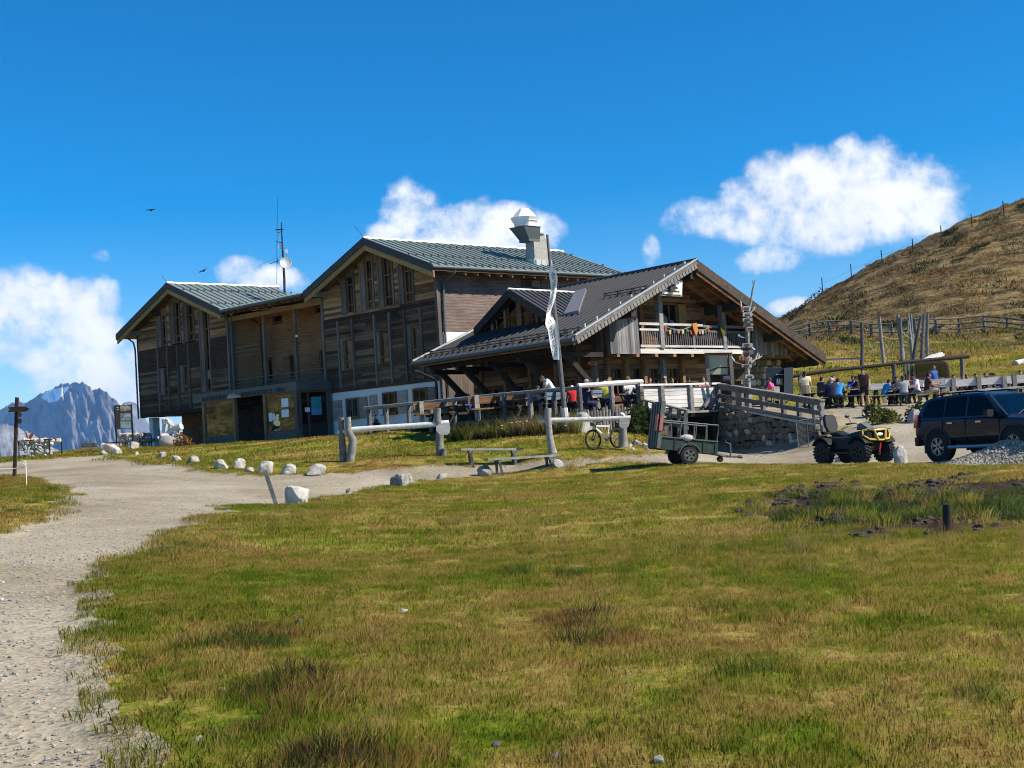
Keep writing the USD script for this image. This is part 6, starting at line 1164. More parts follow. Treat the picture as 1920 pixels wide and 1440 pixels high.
# ---- playground, rail fence and posts on the hillside
pg = []
rc = thing('rope_course', 'playground rope course of tall grey poles with slack ropes on the slope', 'climbing frame'); PD = 92.0; q6 = lambda x, y, d=PD: at(x, y, d)
poles = [(1615, 605, 1616, 690, 0), (1648.5, 594, 1657.5, 681, -1), (1683, 589, 1694, 672, 2), (1687.5, 595, 1692, 678, -1), (1702, 587, 1711.5, 672, 2.5), (1707, 589, 1713, 668, 3.5), (1726.8, 594, 1711.5, 680, -1), (1732.5, 588, 1728, 676, -.5), (1739.5, 587, 1739, 670, 1)]
for x0, y0, x1, y1, dd_ in poles: xm = (x0 + x1) / 2 + rng.uniform(-1.2, 1.2); log_part('pole', 'timber_weathered', rc, [q6(x1, y1 + 2, PD + dd_), q6(xm, (y0 + y1) / 2, PD + dd_), q6(x0, y0, PD + dd_)], [.15, .13, .11], 8, .08)


def sag(par, a_, c_, drop, m_, r=.022, n_=9):
    a_, c_ = np.asarray(a_), np.asarray(c_); part('rope', M[m_], par, lambda b: b.tube([a_ + (c_ - a_) * t - V(0, 0, drop * 4 * t * (1 - t)) for t in np.linspace(0, 1, n_)], r, 4))


for (x0, y0, x1, y1, dr_, m_) in ((1651, 627, 1690, 632, .25, 'rope_pale'), (1690, 630, 1704, 634, .4, 'rope_pale'), (1704, 618, 1725, 627, .45, 'rope_pale'), (1690, 619, 1724, 626, .5, 'rope_pale'), (1659, 672, 1690, 676, .2, 'rope_green'), (1690, 665, 1713, 668, .3, 'rope_green'), (1692, 677, 1726, 664, .3, 'rope_green'), (1618, 681, 1640, 688, .1, 'rope_pale'), (1704, 600, 1701, 640, .0, 'rope_pale'), (1712, 632, 1722, 645, .05, 'rope_green'), (1629, 641, 1645, 645, .5, 'rope_pale'), (1660, 645, 1673, 641, .5, 'rope_pale'), (1643, 643, 1658, 643, 0, 'rope_pale'), (1733, 625, 1728, 660, .0, 'rope_pale')):
    sag(rc, q6(x0, y0), q6(x1, y1), dr_, m_)
hr0 = thing('log_handrail', 'long dark round-log handrail crossing in front of the playground', 'railing'); q7 = lambda x, y: at(x, y, np.interp(x, [1480, 1810], [70, 72]))
log_part('rail', 'beam_dark', hr0, [q7(1478, 707), q7(1560, 694), q7(1640, 686), q7(1730, 676), q7(1816, 668.5)], [.10, .11, .10, .11, .12], 8)
for x, y0, y1 in ((1500, 704, 735), (1676, 682.5, 716), (1803.5, 669, 722)): log_part('post', 'timber_weathered', hr0, [q7(x + 1.5, y1), q7(x, y0)], [.13, .12], 8)
lr0 = thing('low_rail', 'thin pale double rail on the grass slope left of the first playground pole', 'railing')
for y0, y1 in ((676.5, 671), (679, 673)): part('rail', M['timber_pale'] if y0 > 678 else M['timber_weathered'], lr0, lambda b: b.beam(at(1478, y0, 93), at(1612, y1, 92), .05, .08))
log_part('post', 'timber_weathered', lr0, [at(1540, 684, 92.5), at(1540, 674, 92.5)], [.06, .05], 6)
hf = thing('rail_fence', 'grey wooden rail fence running along the foot of the hill', 'fence')
fp = [(1480, 636, 118), (1519, 636, 118), (1556, 635, 117.5), (1597, 633, 117), (1634, 632, 116.5), (1674, 630, 116), (1716, 627, 115), (1756, 625, 114.5), (1799, 624, 114), (1847, 624, 112.5), (1891, 626, 110), (1940, 630, 108)]
tops = []
for x, y, d in fp:
    p = at(x, y, d); p[2] = G1(p[0], p[1]); dz = rng.uniform(1.25, 1.55); lean = V(rng.uniform(-.08, .08), 0, 0); tops.append((p, dz)); log_part('post', 'timber_weathered', hf, [p - V(0, 0, .3), p + V(0, 0, dz) + lean], [.14, .12], 7)
for (p, a_), (q_, c_) in zip(tops[:-1], tops[1:]):
    for k in (.30, .62, .92): log_part('rail', 'timber_weathered', hf, [p + V(0, -.12, a_ * k + rng.uniform(-.06, .06)), q_ + V(0, -.12, c_ * k + rng.uniform(-.06, .06))], [.07, .06], 6)
cp = []
for i, (x, lab) in enumerate(((1485, None), (1543, 'lowest'), (1597, 'second'), (1655, 'third'), (1712, 'fourth'), (1766, 'fifth'), (1823, 'sixth'), (1883, 'highest visible'))):
    if lab is None: continue
    ys = np.linspace(300, 700, 160); hit_ = [at(x, y, 149) for y in ys]; g = ground(np.array([h[0] for h in hit_]), np.array([h[1] for h in hit_])); k = int(np.argmax(np.array([h[2] for h in hit_]) < g)); p = hit_[k]; p[2] = g[k]
    b = MB(); b.tube([p - V(0, 0, .4), p + V(rng.uniform(-.05, .05), 0, 1.75 + rng.uniform(-.1, .15))], [.065, .06], 6); tag(b.build('fence_post', M['beam_dark']), f'{lab} of the thin posts on the hill skyline counted up from the hut roof', 'fence post', 'fence posts on the hill skyline'); cp.append(p + V(0, 0, 1.2))
fw_ = MB()
for p, q_ in zip(cp[:-1], cp[1:]): fw_.tube([p, (p + q_) / 2 - V(0, 0, .15), q_], .012, 3)
tag(fw_.build('fence_wire', M['black_metal']), 'thin wire strung between the posts on the hill skyline', 'wire')
# logs, planks, the old cabin
t = thing('log', 'thick pale log lying on the slope at the right edge', 'log'); log_part('trunk', 'bleached', t, [at(1904, 683, 86), at(1930, 678, 86.5), at(1990, 668, 87)], [.27, .28, .28], 12, .05)
t = thing('plank_stack', 'bright planks lying on the slope behind the old cabin', 'planks')
for x0, y0, x1, y1 in ((1737, 674, 1764, 662), (1741, 677, 1767, 665), (1733, 675, 1752, 665)): part('plank', M['bleached'], t, lambda b: b.beam(at(x0, y0, 88), at(x1, y1, 90), .34, .12))
plain('cabin_paint', (.05, .022, .022), rough=.5, var=.2); cb_ = thing('old_cabin', 'old maroon vehicle cabin with rounded windows behind the tables', 'cabin'); KD = 68.0; q8 = lambda x, y, d=KD: at(x, y, d)
ring_o = [(1714, 720), (1712.5, 700), (1714, 684), (1719, 678.5), (1727, 677.5), (1762, 676.5), (1772, 677.5), (1777, 683), (1780, 700), (1782, 720)]
part('shell', M['cabin_paint'], cb_, lambda b: (loft(b, [[q8(x, y, KD) for x, y in ring_o[:5]] + [q8(x, y, KD) for x, y in ring_o[5:]], [q8(x + 1, y + 1.0, KD + 1.6) for x, y in ring_o]])))
for pts in ([(1719.5, 704), (1719.5, 684), (1722, 681.5), (1755, 680.5), (1758, 682), (1762, 704)], [(1764, 704), (1761, 682), (1763, 681), (1771, 681), (1774, 684), (1777, 704)]):
    part('window', M['glass_bright'], cb_, lambda b: b.prism(pts, lambda x, y: q8(x, y, KD - .02), lambda x, y: q8(x, y, KD - .006)))
wv = thing('grey_post_bundle', 'bundle of short grey upright boards left of the old cabin', 'posts'); [part('post', M['timber_grey'], wv, lambda b: b.beam(at(x, 716, 69), at(x + .5, 682, 69), .22, .1)) for x in (1696, 1702.5, 1709)]
# birds
for (x, y, w), lab in (((283, 394, 9), 'dark bird gliding high in the sky with level wings'), ((381, 508, 8), 'dark bird turning above the left hotel roof')):
    t = thing('bird', lab, 'bird'); D_ = 70.0; s_ = w / FPX * D_; c = at(x, y, D_); tl = .5 if y > 450 else .06
    ico = trimesh.creation.icosphere(2); part('body', M['black_metal'], t, lambda b: (b.add(c + ico.vertices * [.12 * s_ * 2.2, .09, .06], ico.faces), b.add(c + V(.28 * s_, 0, .02) + ico.vertices * .035, ico.faces)), smooth=True)
    for sg in (-1, 1):
        e_ = c + V(sg * s_ * .95, 0, sg * tl * s_ * .9 if y > 450 else .05); m_ = (c + e_) / 2 + V(0, 0, .05 if y > 450 else .02); part('wing', M['black_metal'], t, lambda b: b.add([c + V(0, .08, .02), c + V(0, -.10, .02), m_ + V(0, .12, 0), m_ + V(0, -.09, 0), e_ + V(0, .04, 0), e_ + V(0, -.06, 0), c + V(0, 0, .035), m_ + V(0, 0, .015)], [[0, 6, 7], [0, 7, 2], [1, 3, 7], [1, 7, 6], [2, 7, 4], [3, 5, 7], [7, 5, 4], [0, 2, 3], [0, 3, 1], [2, 4, 5], [2, 5, 3]]))
    part('tail', M['black_metal'], t, lambda b: b.prism([(0, -.02), (-.16, -.05), (-.16, .05), (0, .02)], lambda x_, y_: c + V(-.1 + x_, y_, -.005), lambda x_, y_: c + V(-.1 + x_, y_, .008)))

# ------------------------------------------------------------------ vehicles
plain('paint_navy', (.004, .006, .012), rough=.3, var=.05, spec=.35, coat=.45); plain('plastic_black', (.012, .012, .013), rough=.45, var=.15); plain('plastic_matt', (.011, .011, .012), rough=.75, var=.2, spec=.25); plain('alloy', (.42, .42, .43), rough=.3, metal=.8, var=.05); plain('chrome', (.6, .6, .62), rough=.18, metal=1.0, var=.03); plain('lamp_red', (.45, .01, .015), rough=.2, spec=.7, coat=.6); plain('lamp_clear', (.7, .72, .74), rough=.15, spec=.8, coat=.8)
plain('atv_yellow', (.62, .40, .03), rough=.35, var=.06, coat=.3); plain('trailer_green', (.024, .038, .031), rough=.6, var=.35, scale=9.0); plain('trailer_grey', (.10, .112, .10), rough=.6, var=.25, scale=8.0); plain('seat_black', (.008, .009, .010), rough=.6, var=.15); plain('bike_white', (.72, .72, .72), rough=.35, var=.04)
pane('car_glass', tint=(.05, .055, .055), refl=(.55, .55, .55), ior=1.42); pane('windscreen', tint=(.55, .62, .60), ior=1.6)


def wheel(par, c, R, w, ax, rim_mat='alloy', spokes=10, rim=.62, knob=False, name='wheel'):
    ax = np.asarray(ax, float); ax /= np.linalg.norm(ax); c = np.asarray(c, float); b = MB(); e = np.cross(ax, V(0, 0, 1)); e /= np.linalg.norm(e); g = np.cross(ax, e)
    prof = [(-.5, rim), (-.5, .86), (-.42, .97), (-.25, 1.0), (.25, 1.0), (.42, .97), (.5, .86), (.5, rim)]; n_ = 32; v_ = np.array([[c + ax * a * w + (e * math.cos(t) + g * math.sin(t)) * r * R for a, r in prof] for t in np.arange(n_) * 2 * math.pi / n_]); m = len(prof)
    b.add(v_.reshape(-1, 3), [[i * m + j, i * m + j + 1, ((i + 1) % n_) * m + j + 1, ((i + 1) % n_) * m + j] for i in range(n_) for j in range(m - 1)])
    if knob:
        for t in np.arange(0, 2 * math.pi, .3):
            for k in (-1, 0, 1): d = e * math.cos(t + .1 * k) + g * math.sin(t + .1 * k); tt = np.cross(ax, d); b.box((-.5, -.5, -.5), (.5, .5, .5), c + ax * k * w * .33 + d * R * 1.0, np.array([ax * w * .26, tt * .06, d * .055]))
    wh = b.build(name, M['rubber'], par, smooth=35)
    q_ = MB(); q_.torus(c + ax * w * .42, rim * R, .018, ax, 32, 6); q_.torus(c + ax * w * .40, .07 * R * 2, .02, ax, 16, 6)
    for k in range(spokes): t = k * 2 * math.pi / spokes + (.12 if k % 2 else -.12) * (spokes > 6); d = e * math.cos(t) + g * math.sin(t); q_.beam(c + ax * w * .40 + d * .06, c + ax * w * .44 + d * rim * R, .03 if spokes > 6 else .07, .03, ax)
    q_.build('rim', M[rim_mat], wh)
    k_ = MB(); k_.tube([c - ax * w * .4, c + ax * w * .30], rim * R * .99, 24); k_.build('hub', M['plastic_black'], wh); return wh


def ring_loft(b, st, mirror=True): return loft(b, st)


def local(name, label, cat, c, heading, group=None): return thing(name, label, cat, c, math.atan2(heading[1], heading[0]), group)


# dark blue off-road car, right side and windscreen towards the viewer
ch = V(.42, -.907, 0); cw = foot(1762, 861, 35.4); cpos = cw + ch * 1.40 + V(-ch[1], ch[0], 0) * (.80 + .12)
car = local('parked_car', 'dark blue off-road car parked behind the gravel heap at the right edge', 'car', V(cpos[0], cpos[1], cw[2]), ch)


def section(x, zb, zt, w, tum=0.0): return [V(x, y * w, z) for y, z in ((-.72, zb), (-.93, zb + .08), (-1, zb + .28), (-1.0, (zb + zt) / 2 + .05), (-.975, zt - .08), (-.93, zt - .01), (-.6, zt + .015), (0, zt + .025), (.6, zt + .015), (.93, zt - .01), (.975, zt - .08), (1.0, (zb + zt) / 2 + .05), (1, zb + .28), (.93, zb + .08), (.72, zb))]


part('body', M['paint_navy'], car, lambda b: loft(b, [section(*q_) for q_ in ((-2.36, .62, .98, .78), (-2.32, .48, 1.14, .88), (-2.15, .42, 1.20, .93), (-1.4, .40, 1.21, .945), (-.5, .38, 1.19, .945), (.5, .38, 1.17, .945), (.98, .38, 1.15, .94), (1.3, .40, 1.12, .94), (1.9, .44, 1.07, .925), (2.2, .48, 1.0, .88), (2.36, .56, .88, .76))]), smooth=45)
roof_ = [(-2.28, 1.16, .90), (-1.98, 1.72, .74), (-1.7, 1.80, .715), (-.7, 1.865, .70), (.1, 1.84, .69), (.42, 1.76, .70), (1.12, 1.14, .86)]
part('roof', M['paint_navy'], car, lambda b: loft(b, [[V(x, y * w, z) for y, z in ((-1, z - .05), (-.93, z - .01), (-.5, z + .015), (.5, z + .015), (.93, z - .01), (1, z - .05))] for x, z, w in roof_[1:6]]), smooth=45)
sidep = lambda x, z: V(x, -(.915 - (z - 1.15) * .31), z)                                # right flank of the cabin


def flank(pts, off, mirror): return [V(p[0], p[1] * (-1 if mirror else 1) - (off if not mirror else -off), p[2]) for p in (sidep(*q_) for q_ in pts)]


pill = [(-2.26, 1.16), (-2.0, 1.70), (-1.75, 1.79), (-.7, 1.85), (.12, 1.825), (.40, 1.755), (1.10, 1.15)]
for mir in (0, 1): part('cabin_side', M['paint_navy'], car, lambda b: b.prism([(i, 0) for i in range(7)], lambda i, _: flank([pill[int(i)]], 0, mir)[0], lambda i, _: flank([pill[int(i)]], -.05, mir)[0]))
wins = [[(-1.98, 1.27), (-2.0, 1.36), (-1.86, 1.66), (-1.72, 1.72), (-1.2, 1.755), (-1.18, 1.225), (-1.85, 1.23)], [(-1.12, 1.225), (-1.12, 1.757), (-.36, 1.785), (-.34, 1.215)], [(-.24, 1.215), (-.26, 1.785), (.14, 1.765), (.36, 1.70), (.80, 1.30), (.86, 1.21)]]
for mir in (0, 1):
    for w_ in wins: part('side_window', M['car_glass'], car, lambda b: b.prism(w_, lambda x, z: flank([(x, z)], .012, mir)[0], lambda x, z: flank([(x, z)], .004, mir)[0]))
part('windscreen', M['windscreen'], car, lambda b: b.hexa([V(1.10, -.80, 1.15), V(1.10, .80, 1.15), V(1.06, .80, 1.15), V(1.06, -.80, 1.15), V(.44, -.66, 1.745), V(.44, .66, 1.745), V(.40, .66, 1.745), V(.40, -.66, 1.745)]))
for sg in (-1, 1): part('pillar', M['paint_navy'], car, lambda b: b.beam(V(1.14, sg * .86, 1.14), V(.42, sg * .695, 1.775), .08, .07, V(0, 1, 0)))
part('rear_window', M['car_glass'], car, lambda b: b.hexa([V(-2.30, -.75, 1.2), V(-2.26, -.75, 1.2), V(-2.26, .75, 1.2), V(-2.30, .75, 1.2), V(-2.03, -.64, 1.7), V(-1.98, -.64, 1.7), V(-1.98, .64, 1.7), V(-2.03, .64, 1.7)]))
part('cabin_trim', M['plastic_black'], car, lambda b: (b.box((-1.9, -.7, .9), (.9, .7, 1.14)), b.box((.05, -.62, 1.14), (.2, -.15, 1.62)), b.box((.05, .15, 1.14), (.2, .62, 1.62)), b.box((.72, -.7, 1.14), (1.06, .7, 1.19))))
wr = [wheel(car, (x, y, .385), .385, .27, (0, -1 if y < 0 else 1, 0), 'alloy', 12, .66) for x, y in ((-1.40, -.835), (1.39, -.835), (-1.40, .835), (1.39, .835))]
for x in (-1.40, 1.39):
    for sg in (-1, 1):
        part('wheel_arch', M['dark_void'], car, lambda b: b.tube([V(x, sg * .72, .42), V(x, sg * .950, .42)], .49, 24)); part('arch_flare', M['paint_navy'], car, lambda b: b.torus(V(x, sg * .945, .42), .50, .028, (0, 1, 0), 20, 6, *((math.pi * .5 - 1.9, math.pi * .5 + 1.9) if False else (0, 2 * math.pi))), smooth=True)
part('bumper', M['plastic_black'], car, lambda b: loft(b, [[V(x, y * w, z) for y, z in ((-1, .42), (-1, .66), (-.9, .70), (.9, .70), (1, .66), (1, .42))] for x, w in ((-2.42, .80), (-2.36, .90), (-2.15, .948))])); part('bumper', M['plastic_black'], car, lambda b: loft(b, [[V(x, y * w, z) for y, z in ((-1, .40), (-1, .62), (-.9, .68), (.9, .68), (1, .62), (1, .40))] for x, w in ((2.15, .93), (2.38, .86), (2.44, .72))]))
for sg in (-1, 1):
    part('tail_lamp', M['lamp_red'], car, lambda b: b.hexa([V(-2.42, sg * .72, .95), V(-2.42, sg * .86, .95), V(-2.14, sg * .975, .97), V(-2.14, sg * .86, .97), V(-2.36, sg * .70, 1.34), V(-2.36, sg * .84, 1.34), V(-2.12, sg * .945, 1.32), V(-2.12, sg * .82, 1.32)][::1]))
    part('headlamp', M['lamp_clear'], car, lambda b: b.box((2.2, min(sg * .55, sg * .86), .80), (2.40, max(sg * .55, sg * .86), .97))); part('mirror', M['plastic_black'], car, lambda b: loft(b, [[V(x, sg * (.95 + y), z) for y, z in ((0, 1.16), (.24, 1.15), (.26, 1.28), (.22, 1.36), (.03, 1.35))] for x in (.66, .80)])); part('side_step', M['alloy'], car, lambda b: b.tube([V(-.95, sg * .98, .36), V(.92, sg * .98, .36)], .05, 8)); part('mud_flap', M['rubber'], car, lambda b: b.box((-1.95, min(sg * .68, sg * .94), .20), (-1.92, max(sg * .68, sg * .94), .60)))
    for x in (-.95, .12): part('door_handle', M['chrome'], car, lambda b: b.box((x, min(sg * .948, sg * .985), 1.02), (x + .2, max(sg * .948, sg * .985), 1.06)))
    for x in (-1.17, -.30, .92): part('door_seam', M['dark_void'], car, lambda b: b.box((x - .006, min(sg * .90, sg * .9485), .46), (x + .006, max(sg * .90, sg * .9485), 1.12)))
    part('roof_rail', M['plastic_black'], car, lambda b: b.tube([V(-1.75, sg * .60, 1.84), V(-1.2, sg * .60, 1.90), V(-.1, sg * .60, 1.90), V(.2, sg * .60, 1.85)], .022, 6)); part('wiper', M['plastic_black'], car, lambda b: b.tube([V(1.12, sg * .2 - .2, 1.17), V(.92, sg * .2 + .3, 1.34)], .012, 4))

# black quad bike with yellow bumper
qh = V(.50, -.866, 0); qf = foot(1546, 870, 38.4); qc = qf + qh * .76 + V(-qh[1], qh[0], 0) * .52
qb = local('quad_bike', 'black quad bike with yellow front bumper parked on the gravel', 'quad bike', V(qc[0], qc[1], qf[2]), qh)
for x, y in ((-.76, -.50), (.76, -.50), (-.76, .50), (.76, .50)): wheel(qb, (x, y, .34), .34, .26, (0, -1 if y < 0 else 1, 0), 'plastic_black', 5, .5, True)
part('frame', M['plastic_black'], qb, lambda b: loft(b, [[V(x, y * w, z) for y, z in ((-1, zb), (-1, zt), (1, zt), (1, zb))] for x, zb, zt, w in ((-1.0, .42, .70, .24), (-.4, .30, .68, .26), (.4, .30, .70, .26), (.95, .40, .78, .22))]))
for sg in (-1, 1):
    [part('fender', M['plastic_matt'], qb, lambda b: loft(b, [[V(x + r * math.cos(t), sg * y, .34 + r * math.sin(t) * h_) for y, r in ((.22, .42), (.64, .43), (.66, .40), (.22, .39))] for t in np.linspace(.55, math.pi - .55, 10)])) for x, h_ in ((-.76, 1.15), (.76, 1.15))]
    part('footboard', M['plastic_black'], qb, lambda b: b.box((-.35, min(sg * .24, sg * .60), .30), (.38, max(sg * .24, sg * .60), .36))); part('side_panel', M['plastic_black'], qb, lambda b: loft(b, [[V(x, sg * y, z) for y, z in ((.25, .40), (.40, .44), (.36, .78), (.22, .84))] for x in (-.45, .1, .5)]))
    part('head_lamp', M['lamp_clear'], qb, lambda b: b.box((1.02, min(sg * .20, sg * .40), .80), (1.07, max(sg * .20, sg * .40), .90)))
part('tank', M['plastic_black'], qb, lambda b: loft(b, [[V(x, y * w, z) for y, z in ((-1, .70), (-.8, zt - .03), (0, zt), (.8, zt - .03), (1, .70))] for x, zt, w in ((-.15, .86, .20), (.15, .95, .24), (.5, 1.0, .26), (.8, .96, .34), (1.05, .88, .36))]), smooth=40)
part('seat', M['seat_black'], qb, lambda b: loft(b, [[V(x, y * .19, z) for y, z in ((-1, zt - .12), (-1.05, zt - .03), (-.7, zt), (.7, zt), (1.05, zt - .03), (1, zt - .12))] for x, zt in ((-.75, .98), (-.5, 1.0), (-.25, .90), (.0, .88), (.2, .93))]), smooth=40)
part('backrest', M['seat_black'], qb, lambda b: loft(b, [[V(x + (z - 1.0) * -.18, y, z) for y, z in ((-.16, 1.0), (-.25, 1.18), (-.22, 1.46), (-.12, 1.54), (.12, 1.54), (.22, 1.46), (.25, 1.18), (.16, 1.0))] for x in (-.92, -.80)]), smooth=30)
part('rear_rack', M['plastic_black'], qb, lambda b: ([b.tube([V(-1.12, y, .86), V(-.62, y, .86)], .018, 6) for y in np.linspace(-.42, .42, 6)], b.tube([V(-1.12, -.45, .86), V(-1.12, .45, .86)], .022, 6), b.tube([V(-.62, -.45, .86), V(-.62, .45, .86)], .022, 6))); part('rear_box', M['plastic_black'], qb, lambda b: b.box((-1.22, -.40, .50), (-1.0, .40, .84)))
part('front_rack', M['plastic_black'], qb, lambda b: ([b.tube([V(.62, y, 1.02), V(1.14, y, 1.0)], .018, 6) for y in np.linspace(-.42, .42, 6)], b.tube([V(1.14, -.45, 1.0), V(1.14, .45, 1.0)], .022, 6)))
part('handlebar', M['plastic_black'], qb, lambda b: b.tube([V(.22, -.46, 1.20), V(.34, -.2, 1.22), V(.40, 0, 1.14), V(.34, .2, 1.22), V(.22, .46, 1.20)], .02, 8)); part('grip', M['rubber'], qb, lambda b: b.tube([V(.22, -.46, 1.20), V(.27, -.34, 1.21)], .03, 8)); part('grip', M['rubber'], qb, lambda b: b.tube([V(.22, .46, 1.20), V(.27, .34, 1.21)], .03, 8))
part('mirror', M['plastic_black'], qb, lambda b: (b.tube([V(.30, -.30, 1.22), V(.30, -.44, 1.42)], .01, 5), b.ball(V(.30, -.47, 1.44), (.05, .09, .05), 2), b.tube([V(.30, .30, 1.22), V(.30, .44, 1.42)], .01, 5), b.ball(V(.30, .47, 1.44), (.05, .09, .05), 2)))
part('instrument_pod', M['trailer_grey'], qb, lambda b: loft(b, [[V(x, y * w, z) for y, z in ((-1, zb), (-.8, zt), (.8, zt), (1, zb))] for x, zb, zt, w in ((.34, 1.0, 1.14, .14), (.5, 1.0, 1.22, .17), (.78, .98, 1.06, .16))]))
yb_ = lambda pts, r=.032: (lambda b: b.tube(pts, r, 8))
for sg in (-1, 1):
    part('bumper_bar', M['atv_yellow'], qb, yb_([V(.92, sg * .50, .98), V(.98, sg * .56, .84), V(1.10, sg * .40, .70), V(1.20, 0, .66)]), smooth=40); part('bumper_bar', M['atv_yellow'], qb, yb_([V(.92, sg * .50, .98), V(1.08, sg * .40, 1.0), V(1.14, sg * .24, .97), V(1.20, sg * .14, .68)]), smooth=40); part('bumper_bar', M['atv_yellow'], qb, yb_([V(1.12, sg * .30, .98), V(1.16, 0, .98)]), smooth=40)
part('grille', M['plastic_black'], qb, lambda b: b.box((.98, -.40, .66), (1.10, .40, .96))); part('badge', M['lamp_clear'], qb, lambda b: b.ball(V(1.13, 0, .84), (.02, .13, .05), 2)); part('tow_strap', M['lamp_red'], qb, lambda b: b.beam(V(1.16, -.02, .62), V(1.12, -.06, .32), .05, .02, V(1, 0, 0))); part('hook', M['chrome'], qb, lambda b: b.torus(V(1.12, -.06, .28), .04, .012, (1, 0, 0), 14, 6)); part('exhaust', M['plastic_black'], qb, lambda b: b.tube([V(-.6, .3, .5), V(-1.15, .3, .58)], .07, 10)); part('belly_skirt', M['plastic_black'], qb, lambda b: b.box((-.5, -.24, .24), (.6, .24, .32)))

# green utility trailer, nose down
tf = foot(1290, 874, 39.0); th_ = V(.985, .17, 0); tn = V(-th_[1], th_[0], 0); tc_ = tf + tn * .62
tl = local('utility_trailer', 'green utility trailer with upright ribbed ramp parked beside the path', 'trailer', V(tc_[0], tc_[1], tf[2]), th_)
Q = lambda x, y, z: V(x * math.cos(.15) + z * math.sin(.15), y, .34 + (z - .34) * math.cos(.15) - x * math.sin(.15))
hx = lambda b, x0, x1, y0, y1, z0, z1: b.hexa([Q(x0, y0, z0), Q(x1, y0, z0), Q(x1, y1, z0), Q(x0, y1, z0), Q(x0, y0, z1), Q(x1, y0, z1), Q(x1, y1, z1), Q(x0, y1, z1)])
part('floor', M['trailer_green'], tl, lambda b: hx(b, -.95, .95, -.5, .5, .44, .50))
for y0, y1 in ((-.54, -.50), (.50, .54)): part('side_wall', M['trailer_green'], tl, lambda b: hx(b, -.95, .95, y0, y1, .42, .80))
for x0, x1 in ((-.98, -.951), (.951, .98)): part('end_wall', M['trailer_green'], tl, lambda b: hx(b, x0, x1, -.54, .54, .42, .80))
for x in (-.9, -.45, .0, .5, .9): part('stiffener', M['trailer_green'], tl, lambda b: hx(b, x - .02, x + .02, -.56, -.541, .42, .80))
part('top_rim', M['trailer_grey'], tl, lambda b: (hx(b, -.98, .98, -.57, -.50, .801, .84), hx(b, -.98, .98, .50, .57, .801, .84)))
for sg in (-1, 1):
    part('side_rail', M['trailer_grey'], tl, lambda b: (b.tube([Q(-.92, sg * .53, 1.34), Q(.94, sg * .53, 1.34), Q(.94, sg * .53, .82)], .025, 6), [b.tube([Q(x, sg * .53, .82), Q(x, sg * .53, 1.33)], .022, 6) for x in (-.3, .15, .55)]))
    wheel(tl, (.05, sg * .66, .30), .30, .17, (0, sg, 0), 'trailer_grey', 5, .58); part('mudguard', M['trailer_grey'], tl, lambda b: loft(b, [[V(.05 + r * math.cos(t), sg * y, .30 + r * math.sin(t)) for y, r in ((.56, .37), (.77, .37), (.77, .345), (.56, .345))] for t in np.linspace(.2, math.pi - .2, 10)]))
part('ramp', M['trailer_green'], tl, lambda b: b.hexa([Q(-1.02, -.54, .44), Q(-.985, -.54, .44), Q(-.985, .54, .44), Q(-1.02, .54, .44), Q(-.98, -.54, 1.95), Q(-.94, -.54, 1.95), Q(-.94, .54, 1.95), Q(-.98, .54, 1.95)]))
for y in (-.42, -.14, .14, .42): part('ramp_rib', M['trailer_grey'], tl, lambda b: b.hexa([Q(-1.06, y - .07, .50), Q(-1.025, y - .07, .50), Q(-1.025, y + .07, .50), Q(-1.06, y + .07, .50), Q(-1.02, y - .07, 1.93), Q(-.985, y - .07, 1.93), Q(-.985, y + .07, 1.93), Q(-1.02, y + .07, 1.93)]))
plain('board_red', (.38, .13, .10), rough=.6, var=.35, scale=14.0)
part('warning_board', M['board_red'], tl, lambda b: b.hexa([Q(-1.10, -.56, .98), Q(-1.07, -.56, .98), Q(-1.07, -.28, .98), Q(-1.10, -.28, .98), Q(-1.085, -.56, 1.52), Q(-1.055, -.56, 1.52), Q(-1.055, -.28, 1.52), Q(-1.085, -.28, 1.52)])); part('ramp_side_plate', M['trailer_grey'], tl, lambda b: b.hexa([Q(-1.05, -.575, .44), Q(-.93, -.575, .44), Q(-.93, -.545, .44), Q(-1.05, -.545, .44), Q(-1.0, -.575, 1.95), Q(-.86, -.575, 1.95), Q(-.86, -.545, 1.95), Q(-1.0, -.545, 1.95)]))
part('warning_stripes', M['board_red'], tl, lambda b: b.hexa([Q(-1.03, -.60, 1.0), Q(-.93, -.60, 1.0), Q(-.93, -.58, 1.0), Q(-1.03, -.58, 1.0), Q(-1.0, -.60, 1.5), Q(-.90, -.60, 1.5), Q(-.90, -.58, 1.5), Q(-1.0, -.58, 1.5)]))
part('drawbar', M['trailer_grey'], tl, lambda b: (b.beam(Q(.9, -.45, .46), V(1.5, -.02, .18), .06, .07), b.beam(Q(.9, .45, .46), V(1.5, .02, .18), .06, .07), b.beam(V(1.45, 0, .18), V(1.95, 0, .12), .07, .07))); part('coupling', M['black_metal'], tl, lambda b: b.tube([V(1.9, 0, .14), V(2.05, 0, .12)], .05, 8)); part('jack', M['trailer_grey'], tl, lambda b: (b.tube([V(1.62, -.1, .12), V(1.64, -.1, .58)], .03, 8), b.tube([V(1.64, -.1, .58), V(1.5, -.1, .62), V(1.48, -.1, .68)], .014, 6))); part('jockey_wheel', M['rubber'], tl, lambda b: b.tube([V(1.25, -.16, .10), V(1.25, -.08, .10)], .10, 14))
tag(part('feed_sack', M['rock_pale'], None, lambda b: b.tm(trimesh.creation.icosphere(2), np.block([[np.diag([.26, .22, .13]), (at(1287, 822, 39.3))[:, None]], [np.zeros((1, 3)), np.ones((1, 1))]])), smooth=True), 'pale sack lying in the green trailer', 'sack')

